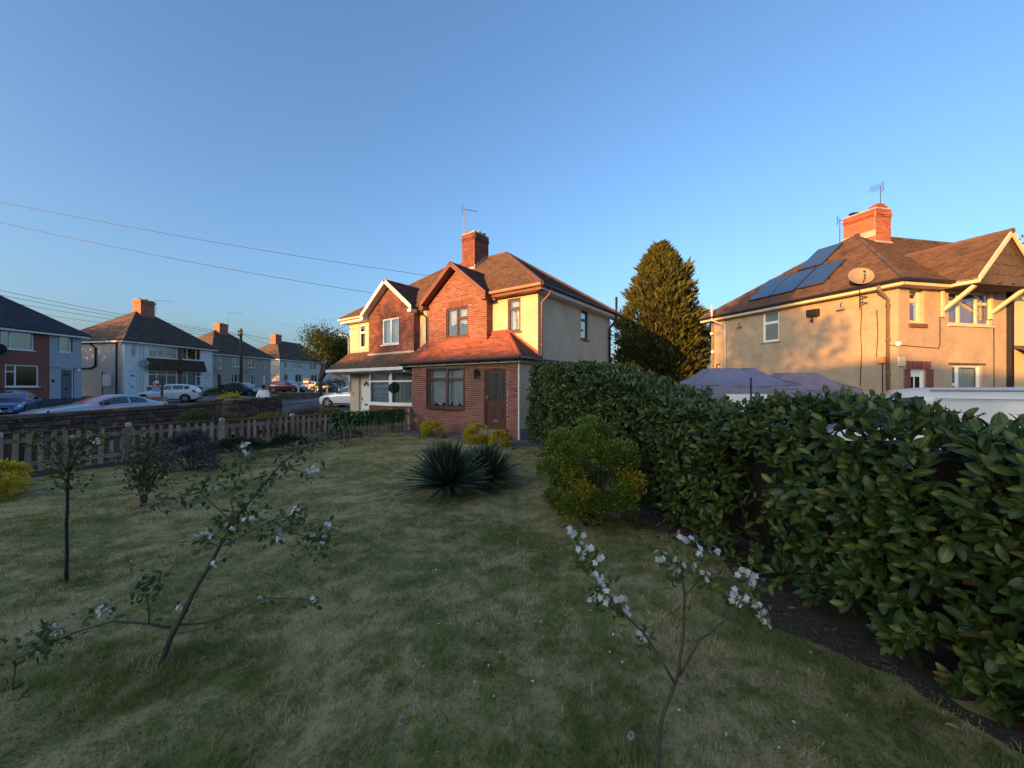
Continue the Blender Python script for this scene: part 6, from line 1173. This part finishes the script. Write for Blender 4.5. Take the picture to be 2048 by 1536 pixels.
sapling('apple_sapling', 'leaning blossoming apple sapling on the left of the lawn', b0,
    [([b0, Q(345, 1270), Q(385, 1190), Q(430, 1110, .05)], .017, .012), ([Q(430, 1110, .05), Q(470, 1040, .12), Q(510, 990, .2), Q(560, 930, .3), Q(640, 872, .42)], .011, .003), ([Q(450, 1090, .05), Q(500, 1062, .0), Q(545, 1040, -.02), Q(590, 1030, -.03)], .007, .003), ([Q(545, 1042, 0), Q(580, 1065, -.04), Q(640, 1080, -.06)], .005, .002), ([Q(440, 1098, .05), Q(415, 1080, .1), Q(360, 1085, .14)], .005, .002), ([Q(470, 1045, .12), Q(462, 1000, .2), Q(478, 950, .25), Q(490, 895, .3)], .005, .002), ([Q(342, 1255, .0), Q(290, 1247, -.05), Q(225, 1243, -.1), Q(150, 1265, -.16), Q(60, 1305, -.22), Q(30, 1320, -.24), Q(26, 1390, -.25)], .008, .003), ([Q(352, 1250), Q(410, 1247, .05), Q(470, 1225, .1), Q(530, 1195, .14), Q(620, 1200, .18)], .006, .002), ([Q(348, 1268), Q(400, 1258, -.05), Q(450, 1235, -.06)], .004, .002), ([Q(298, 1247, -.05), Q(295, 1200, -.05), Q(292, 1165, -.05)], .005, .002), ([Q(470, 1048, .12), Q(400, 985, .3), Q(330, 1000, .45), Q(290, 1000, .5)], .006, .002), ([Q(560, 932, .3), Q(610, 945, .35)], .004, .002)],
    [(Q(x + random.uniform(-7, 7), y + 6, .1), 9, .035) for x, y, n in fl] + [(Q(x, y, d), 30, .045) for x, y, d in ((640, 870, .42), (600, 900, .38), (570, 925, .32), (540, 960, .25), (510, 990, .2), (490, 1020, .15), (470, 1050, .1), (440, 1060, .1), (620, 1085, -.05), (640, 1095, -.05), (400, 985, .3), (430, 965, .3), (350, 1000, .42), (310, 1000, .45), (465, 960, .25), (480, 935, .28), (295, 1185, -.05), (290, 1165, -.05), (30, 1400, -.25), (20, 1430, -.25), (60, 1300, -.22), (100, 1275, -.2), (540, 1050, 0), (590, 1050, -.02))], [(Q(x, y, random.uniform(0, .06)), n) for x, y, n in fl], bark, None, .05, 1.0)
b0 = Vector((W(133, 0, 3.35).x, 3.35, 0)); Q = lambda x, y, d=0: W(x, y, 3.35 + d)
sapling('young_tree', 'slim straight sapling with small green leaves at the left', b0, [([b0, Q(133, 1080), Q(135, 985), Q(137, 940)], .0135, .009), ([Q(135, 985), Q(112, 965, .05), Q(105, 955, .05)], .006, .003), ([Q(137, 945), Q(110, 905, .1), Q(60, 860, .2)], .008, .003), ([Q(137, 945), Q(160, 895, 0), Q(200, 862, -.1)], .008, .003), ([Q(137, 940), Q(140, 900), Q(165, 870, .1)], .007, .003), ([Q(150, 915), Q(190, 895, .1), Q(215, 880, .15)], .006, .002)],
    [(Q(x, y, random.uniform(-.12, .12)), 16, .06) for x, y in ((60, 862), (75, 880), (90, 895), (105, 905), (120, 920), (135, 930), (150, 920), (165, 905), (150, 890), (175, 880), (190, 875), (205, 865), (215, 885), (170, 895), (140, 945), (125, 940), (110, 955), (150, 940), (95, 875), (180, 860), (145, 960), (130, 910))], [(Q(147, 872), 3), (Q(195, 880), 3), (Q(202, 880), 2)], M('dark_sapling_bark', (.022, .02, .018), .9, wear=.2), leafmat('sapling_leaf', [(0, (.04, .062, .014)), (.6, (.07, .10, .02)), (1, (.13, .16, .035))], .5, .3), .05)
b0 = Vector((W(285, 0, 5.45).x, 5.45, 0)); Q = lambda x, y, d=0: W(x, y, 5.45 + d); br = []; lf = []; rn = random.Random(3)
for i in range(13):
    a = rn.uniform(-60, 60); e = Q(285 + a, 900 - rn.uniform(0, 35) + abs(a) * .5, rn.uniform(-.3, .3)); br.append(([b0 + Vector((rn.uniform(-.05, .05), 0, 0)), b0.lerp(e, .5) + Vector((0, 0, .08)), e], .011, .004)); lf += [(b0.lerp(e, t), 15, .07) for t in (.4, .55, .7, .85, 1.0)]
br.append(([b0, Q(288, 900), Q(305, 870)], .009, .003)); lf += [(Q(300, 890), 12, .06), (Q(305, 875), 10, .05)]
sapling('young_tree', 'bushy many stemmed sapling before the purple shrub', b0, br, lf, [(Q(298, 945), 3)], bark, leafmat('bushy_sapling_leaf', [(0, (.03, .052, .014)), (.6, (.052, .085, .02)), (1, (.10, .13, .035))], .5, .3), .055)
b0 = Vector((W(690, 0, 10.9).x, 10.9, 0)); Q = lambda x, y, d=0: W(x, y, 10.9 + d)
sapling('young_tree', 'bare pale stemmed sapling before the ivy screen', b0, [([b0, Q(687, 860), Q(680, 845), Q(676, 828)], .02, .006), ([Q(687, 868), Q(705, 845), Q(714, 826)], .012, .004), ([b0 + Vector((.15, 0, 0)), Q(702, 860), Q(695, 850), Q(690, 830)], .015, .005)], [(Q(x, y), 4, .05) for x, y in ((676, 835), (672, 850), (712, 832), (668, 862))], [], bark_pale, None, .06)
shrub('green_plant', 'low pale leafy plant at the foot of the ivy screen', 'plant', (-4.95, 11.4, 0), .55, .3, .45, 500, .085, pale_apple, .02, stems=6)
# ---------------------------------------------------------------- trees
def conifer(loc, R, H, label):
    o = empty('conifer', loc, label, 'tree'); n = 20000; u = RNG.random(n) ** .8; az = RNG.random(n) * 6.283; prof = np.interp(u, [0, .08, .3, .55, .8, .93, 1], [.66, .92, 1, .90, .60, .33, .06]); lobe = 1 + .16 * (vnoise(az * 1.3, u * 9, 1.6, 2) - .5) * 2 + .22 * (vnoise(az * 3.2, u * 24, 1.5, 6) - .5) * 2
    r = R * prof * lobe * (1 - .30 * RNG.random(n) ** 2.2); c = np.stack([np.cos(az) * r, np.sin(az) * r, H * (.03 + .95 * u)], 1); d = np.stack([np.cos(az), np.sin(az), .55 + .8 * u], 1) + RNG.normal(0, .35, (n, 3)); L = RNG.uniform(.22, .5, n) * (1.05 - .3 * u) * np.where(RNG.random(n) < .06, 1.7, 1)
    link('crown', leaf_mesh('spray', c, d, L, L * .30, np.clip(.45 + .35 * (vnoise(az * 3, u * 18, 1.3, 8) - .5) + RNG.normal(0, .2, n), 0, 1), roll=.9), conif_m, o, 'stuff')
    t = MB().tube([(0, 0, -.2), (0, 0, H * .5), (0, 0, H * .97)], [.22, .12, .02], 8); t.build('trunk', bark, o, smooth=True)
    MB().lathe([(R * .55, .3), (R * .72, H * .12), (R * .72, H * .32), (R * .58, H * .55), (R * .28, H * .8), (.02, H * .93)], 14).build('crown_core', M('conifer_inner', (.016, .015, .009), .95, wear=.2, bump=1, bs=12, bd=.1), o); return o  # solid dark core filling the inside of the crown
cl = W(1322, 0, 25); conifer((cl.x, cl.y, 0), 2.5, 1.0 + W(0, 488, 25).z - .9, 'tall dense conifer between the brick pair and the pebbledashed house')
def broadleaf(name, loc, H, R, label, leafm, nl, lsz, z0=.38, seed=1, cluster=.28, trunk_r=.22, lean=0, spiky=.0, group=None):
    rn = random.Random(seed); o = empty(name, loc, label, 'tree', group=group); mb = MB(); tips = []
    def grow(p, d, L, r, lev):
        q = p + d * L; mid = p.lerp(q, .5) + Vector((rn.uniform(-1, 1), rn.uniform(-1, 1), 0)) * L * .06; mb.tube([p, mid, q], [r, r * .82, r * .62], 7 if lev < 2 else 5)
        if lev >= 2: tips.append((mid, d))
        if lev >= 4: tips.append((q, d)); return
        k = rn.choice((2, 3, 3)) if lev else 4
        for i in range(k):
            a = Vector((rn.uniform(-1, 1), rn.uniform(-1, 1), rn.uniform(-.15, .8))); nd = (d * .62 + a * .75).normalized(); grow(q, nd, L * rn.uniform(.62, .86), r * .58, lev + 1)
    grow(Vector((0, 0, -.1)), Vector((lean, 0, 1)).normalized(), H * z0 * .85, trunk_r, 0)
    c = np.array([t[0] for t in tips]); dd = np.array([t[1] for t in tips]); th = H * z0 * .5; rx_ = np.percentile(np.hypot(c[:, 0], c[:, 1]), 92); sxy = R / max(rx_, .1); szz = (H - th) / max(np.percentile(c[:, 2], 97) - th, .1)
    fz = lambda z: z if z < th else th + (z - th) * szz
    mb.V = [(x * (1 + (sxy - 1) * min(max(z / th, 0), 1)), y * (1 + (sxy - 1) * min(max(z / th, 0), 1)), fz(z)) for x, y, z in mb.V]; c = np.array([(x * sxy, y * sxy, fz(z)) for x, y, z in c])
    mb.build('trunk', bark, o, smooth=True)
    c0 = np.array([lean * H * .4, 0, H * (z0 + (1 - z0) * .5)]); ext = np.abs(c - c0).max(0); sc = np.array([R, R, H * (1 - z0) * .52]) / np.maximum(ext, .1); 
    k = RNG.integers(0, len(c), nl); base = c[k]; t = RNG.random((nl, 1)); pos = base + RNG.normal(0, cluster, (nl, 3)) + dd[k] * t * cluster * (1 + 3 * spiky)
    dv = unit(dd[k] * (1 + spiky) + RNG.normal(0, .7, (nl, 3))); L = RNG.uniform(.7, 1.3, nl) * lsz; link('crown', leaf_mesh('oval', pos, dv, L, L * .55, np.clip(RNG.normal(.45, .25, nl), 0, 1)), leafm, o, 'stuff'); return o
tl = W(640, 0, 45); broadleaf('street_tree', (tl.x, tl.y, .6), 6.5, 2.9, 'round leafy tree on the verge beside the further porch', tree_leaf, 13000, .19, .26, 5, .42, .24, spiky=.9)
broadleaf('garden_tree', (-48.5, 55, 1.3), 6.3, 3.2, 'unseen tree added for shade behind the brown pebbledashed houses', tree_leaf, 5000, .32, .25, 16, .7)  # added out of sight to shade the side wall of the pale green houses
tl = W(1400, 0, 27.5); broadleaf('garden_tree', (tl.x, tl.y, 0), 6.2, 2.2, 'dark leafy tree between the conifer and the pebbledashed house', dark_leaf, 4200, .17, .34, 8, .36)
tl = W(1242, 0, 27); broadleaf('garden_tree', (tl.x, tl.y, 0), 5.6, 1.5, 'yellow leafed tree left of the conifer', leafmat('golden_tree_leaf', [(0, (.13, .11, .025)), (.6, (.22, .17, .035)), (1, (.30, .22, .07))], .5, .35), 2600, .15, .34, 12, .34)
tl = W(1262, 0, 22); shrub('golden_shrub', 'bright yellow shrub under the conifer behind the hedge', 'shrub', (tl.x, tl.y, 0), .9, .8, 2.9, 2600, .12, leafmat('bright_yellow_leaf', [(0, (.22, .19, .02)), (1, (.45, .36, .03))], .5, .3), .8, 'diamond', stems=8)
broadleaf('garden_tree', (37.6, 27, 0), 11.4, 2.6, 'tree behind the gable at the right edge', tree_leaf, 2600, .28, .34, 14, .5)
broadleaf('garden_tree', (-43.5, 25.8, .8), 6.9, 2.6, 'unseen tree added for shade behind the slate roofed house at the left edge', tree_leaf, 5000, .3, .25, 15, .6)  # added out of sight to keep sun off the tile-hung semis' side wall
# unseen trees added behind the camera to throw soft shadows on the houses
S2 = Vector((SDIR.x, SDIR.y)).normalized()
def shade_tree(P, dist, H, R, label, nl, seed, z0=.35, ls=.22):
    c = Vector(P) + S2 * dist; broadleaf('shade_caster_tree', (c.x, c.y, 0), H, R, label, tree_leaf, nl, ls, z0, seed, .42, .22, group='added trees behind the camera')
shade_tree((10.75, 16.6), 33, 10.0, 2.3, 'first unseen shade tree added behind the camera', 6500, 21)
shade_tree((-4.5, 16.8), 36, 9.2, 2.2, 'second unseen shade tree added behind the camera', 2300, 24, .4)
# ---------------------------------------------------------------- pile of cut brush in the next garden
pb = W(618, 0, 21.5); bo = empty('brush_pile', (pb.x, pb.y, Tz(pb.x, pb.y)), 'pile of cut brown branches beyond the picket fence', 'brush pile'); mb = MB(); rn = random.Random(4)
for i in range(420):
    r = rn.random() ** .6; a = rn.random() * 6.28; p = Vector((math.cos(a) * r * 1.15, math.sin(a) * r * .8, rn.random() * .78 * (1 - r * .8))); d = Vector((rn.uniform(-1, 1), rn.uniform(-.8, .8), rn.uniform(-.25, .45))).normalized(); L = rn.uniform(.25, .7); mb.tube([p - d * L / 2, p + Vector((0, 0, rn.uniform(-.03, .03))), p + d * L / 2], [rn.uniform(.006, .02), .009, .004], 4, rn.random())
mb.build('branches', twig_m, bo, kind='stuff')
# ================================================================ lawn, soil beds, grass blades
def in_garden(x, y, off=0.0):
    dl = -((x - FP.x) * FD.y - (y - FP.y) * FD.x); dr = -((x - HA.x) * HN.x + (y - HA.y) * HN.y); hx = (x - HC.x) * .808 - (y - HC.y) * .589; hy = (x - HC.x) * .589 + (y - HC.y) * .808
    return (dl < -.12 - off) & (dr < -.05 - off) & (hy < -2.08)
nx, ny = 150, 150; xs = np.linspace(-15, 5, nx); ys = np.linspace(-2, 15.5, ny); X, Yg = np.meshgrid(xs, ys); okg = in_garden(X, Yg, -.25)
zz = .0 + .012 * (vnoise(X, Yg, 1.1, 31) - .5) * 2; V = np.stack([X.ravel(), Yg.ravel(), zz.ravel()], 1); i = (np.arange(ny - 1)[:, None] * nx + np.arange(nx - 1)); m_ = okg[:-1, :-1] & okg[1:, 1:] & okg[:-1, 1:] & okg[1:, :-1]; i = i[m_]
def grass_color(n):
    big = noise_node(n, 1.25, 5, rough=.65); mid = noise_node(n, 5.5, 5, rough=.65); s = n.nodes.new('ShaderNodeMath'); s.operation = 'MULTIPLY_ADD'; n.links.new(mid, s.inputs[0]); s.inputs[1].default_value = .75
    n.links.new(big, s.inputs[2]); return contrast(n, s.outputs[0], .77, 1.02)
lawn_m, n_, b_ = nodes_for('lawn_thatch'); f_ = grass_color(n_); n_.links.new(mixc(n_, f_, (.16, .16, .04), (.36, .28, .13)), b_.inputs['Base Color']); b_.inputs['Roughness'].default_value = .95; bump_to(n_, b_, noise_node(n_, 90, 6), .5, .02)
tag(link('lawn', mesh_np(V, np.stack([i, i + 1, i + nx + 1, i + nx], 1), smooth=True), lawn_m), kind='structure')
blade_m, n_, b_ = nodes_for('grass_blade'); f_ = grass_color(n_); at = attr_node(n_); s_ = n_.nodes.new('ShaderNodeMath'); s_.operation = 'MULTIPLY_ADD'; n_.links.new(at, s_.inputs[0]); s_.inputs[1].default_value = .95; n_.links.new(f_, s_.inputs[2])
s2_ = n_.nodes.new('ShaderNodeMath'); s2_.operation = 'SUBTRACT'; n_.links.new(s_.outputs[0], s2_.inputs[0]); s2_.inputs[1].default_value = .48
c_ = ramp_node(n_, s2_.outputs[0], [(0, (.14, .185, .034)), (.35, (.225, .245, .055)), (.6, (.29, .255, .085)), (.85, (.46, .37, .165)), (1, (.60, .50, .27))]); n_.links.new(c_, b_.inputs['Base Color']); b_.inputs['Roughness'].default_value = .6; b_.inputs['Specular IOR Level'].default_value = .25
tr_ = n_.nodes.new('ShaderNodeBsdfTranslucent'); n_.links.new(c_, tr_.inputs[0]); mx_ = n_.nodes.new('ShaderNodeMixShader'); mx_.inputs[0].default_value = .5; n_.links.new(b_.outputs[0], mx_.inputs[1]); n_.links.new(tr_.outputs[0], mx_.inputs[2]); n_.links.new(mx_.outputs[0], n_.nodes['Material Output'].inputs[0])
def blades(y0, y1, dens, w, hgt, name_seed):
    area = 0.5 * (y1 - y0) * ((2.75 * y0 + 1.2) + (2.75 * y1 + 1.2)); n = int(area * dens); y = np.sqrt(RNG.random(n) * (y1 ** 2 - y0 ** 2) + y0 ** 2); x = (RNG.random(n) * 2 - 1) * (1.375 * y + .6); k = in_garden(x, y)
    dr = -((x - HA.x) * HN.x + (y - HA.y) * HN.y); k &= ~((dr > -.18 - .35 * (vnoise(x, y, 2.2, 41) - .5)) & (RNG.random(n) < np.clip((dr + .3) * 2.5 + .2, 0, .85)))      # thin towards the soil under the hedge
    dl = -((x - FP.x) * FD.y - (y - FP.y) * FD.x); k &= ~((dl > -.55 - .3 * vnoise(x, y, 1.5, 43)) & (RNG.random(n) < .85) & (y < 11.5)); k &= RNG.random(n) < .35 + .9 * vnoise(x, y, 6, 47); x, y = x[k], y[k]; n = len(x)
    h = hgt * RNG.uniform(.45, 1.25, n) * (.55 + .8 * vnoise(x, y, 2.4, 51)) * (.75 + .5 * vnoise(x, y, 9, 53)) * (1 + sum(1.3 * np.exp(-((x - a_) ** 2 + (y - c_) ** 2) / .05) for a_, c_ in ((-2.2, 2.22), (-3.85, 3.35), (-5.27, 5.45), (.62, 1.7), (-2.05, 2.35)))); az = (vnoise(x, y, .9, 57) * 2 + vnoise(x, y, 3.5, 59)) * 5 + RNG.normal(0, 1.3, n); ln = np.clip(.7 + .6 * vnoise(x, y, 1.8, 61) + RNG.normal(0, .35, n), .05, 1.5)
    b = np.stack([x, y, .012 * (vnoise(x, y, 1.1, 31) - .5) * 2 - .004], 1); d = np.stack([np.cos(az), np.sin(az), np.zeros(n)], 1); s = np.stack([-np.sin(az), np.cos(az), np.zeros(n)], 1) * (w * RNG.uniform(.6, 1.2, n))[:, None] / 2; up = np.array([0, 0, 1.0])
    m1 = b + (up * np.cos(ln * .6)[:, None] + d * np.sin(ln * .6)[:, None]) * (h * .55)[:, None]; t = m1 + (up * np.cos(ln * 1.25)[:, None] + d * np.sin(ln * 1.25)[:, None]) * (h * .5)[:, None]
    V = np.stack([b - s, b + s, m1 - s * .8, m1 + s * .8, t], 1).reshape(-1, 3); q = np.arange(n)[:, None] * 5; return V, np.concatenate([q + [0, 1, 3], q + [0, 3, 2], q + [2, 3, 4]], 1).reshape(-1, 3), np.repeat(RNG.random(n), 3)
go = []; off = 0
for a in ((.6, 2.6, 8500, .0046, .040, 1), (2.6, 5.0, 5200, .0058, .037, 2), (5.0, 8.5, 2600, .0075, .034, 3), (8.5, 15.5, 1000, .012, .034, 4)):
    v, f, t = blades(*a); go.append((v, f + off, t)); off += len(v)
tag(link('grass', mesh_np(np.concatenate([g[0] for g in go]), np.concatenate([g[1] for g in go]), np.concatenate([g[2] for g in go])), blade_m), 'short patchy green and straw coloured lawn grass', 'grass', kind='stuff')
# soil beds under the hedge and along the fence
def bed(name, pts, z=.004):
    P = np.array(pts); n = 60; m_ = 10; V = []
    for i in range(n + 1):
        t = i / n * (len(P) - 1); k = min(int(t), len(P) - 2); f = t - k; c = P[k] * (1 - f) + P[k + 1] * f
        for j in range(m_ + 1): s = j / m_; x = c[0] * (1 - s) + c[2] * s; y = c[1] * (1 - s) + c[3] * s; e = .5 * (vnoise(np.array([i * .55]), np.array([j * .5]), 1, 71)[0] - .6); V.append((x + e * (j in (0, m_)), y, z + .03 * math.sin(math.pi * s) * vnoise(np.array([x]), np.array([y]), 4, 73)[0]))
    fa_ = [(i * (m_ + 1) + j, i * (m_ + 1) + j + 1, (i + 1) * (m_ + 1) + j + 1, (i + 1) * (m_ + 1) + j) for i in range(n) for j in range(m_)]; tag(link(name, mesh_np(np.array(V), np.array(fa_), smooth=True), soil), kind='structure')
q0 = HA + HN * .14; q1 = HB + HDIR * 2.4 + HN * .28; e0 = HA - HN * 1.1; e1_ = HB + HDIR * 2.4 - HN * 1.1; bed('soil_bed_hedge', [(q0.x, q0.y, e0.x, e0.y), (q1.x, q1.y, e1_.x, e1_.y)])
NL = Vector((FD.y, -FD.x)); f0 = fence_pt(2.5); f1 = fence_pt(13); bed('soil_bed_fence', [(f0.x + NL.x * .45, f0.y + NL.y * .45, f0.x - NL.x * .3, f0.y - NL.y * .3), (f1.x + NL.x * .6, f1.y + NL.y * .6, f1.x - NL.x * .3, f1.y - NL.y * .3)])
# fallen leaves and twigs under the hedge, mulch by the fence, white petals, dandelion clocks
n = 900; t = RNG.random(n) * HL; o_ = RNG.random(n) * 1.0 - .45; c = np.stack([HA.x + HDIR.x * t + HN.x * o_, HA.y + HDIR.y * t + HN.y * o_, RNG.uniform(.015, .05, n)], 1); d = rdir(n); d[:, 2] *= .25; L = RNG.uniform(.03, .09, n)
tag(link('leaf_litter', leaf_mesh('oval', c, d, L, L * .35, roll=.3), leafmat('dead_leaf', [(0, (.07, .035, .02)), (.5, (.13, .06, .035)), (.85, (.19, .11, .06)), (1, (.30, .24, .16))], .8, .05)), 'brown dead leaves on the soil under the hedge', 'leaves', kind='stuff')
mb = MB(); rn = random.Random(12)
for i in range(500):
    p = fence_pt(rn.uniform(2.5, 12)) + NL * rn.uniform(-.1, .65); a = rn.random() * 6.28; L = rn.uniform(.03, .16); v = Vector((math.cos(a), math.sin(a), rn.uniform(-.1, .25))) * L; p3 = Vector((p.x, p.y, .03)); mb.tube([p3 - v, p3 + v], [.006, .003], 4, rn.random())
tag(mb.build('mulch', twig_m), 'brown twigs and mulch along the foot of the picket fence', 'mulch', kind='stuff')
n = 230; y = np.sqrt(RNG.random(n) * 45 + 2.5); x = (RNG.random(n) * 2 - 1) * 1.1 * y; k = in_garden(x, y, .1); x, y = x[k], y[k]; n = len(x); x[: n // 3] = RNG.normal(.55, .4, n // 3); y[: n // 3] = RNG.normal(3.2, .7, n // 3)
L = np.full(n, .018); d = rdir(n); d[:, 2] *= .3; tag(link('fallen_petals', leaf_mesh('oval', np.stack([x, y, RNG.uniform(.025, .045, n)], 1), d, L, L * .8), blossom_m), 'white fallen petals and daisies scattered on the lawn', 'petals', kind='stuff')
for (px, py, hgt, lb) in ((803, 1500, .14, 'white dandelion clock on a bent stalk in the foreground grass'), (1262, 1492, .05, 'short pale dandelion head near the nearest sapling')):
    dep = F * EYE / (py - HZ); p = W(px, py, dep); o = empty('dandelion_clock', (p.x, p.y, 0), lb, 'dandelion'); MB().tube([(.01, 0, 0), (.002, 0, hgt * .5), (0, 0, hgt)], .0028, 6).build('stalk', bark_pale, o)
    dd = rdir(260); link('seed_head', leaf_mesh('diamond', dd * .006 + [0, 0, hgt], dd, np.full(260, .013), np.full(260, .0035)), blossom_m, o)
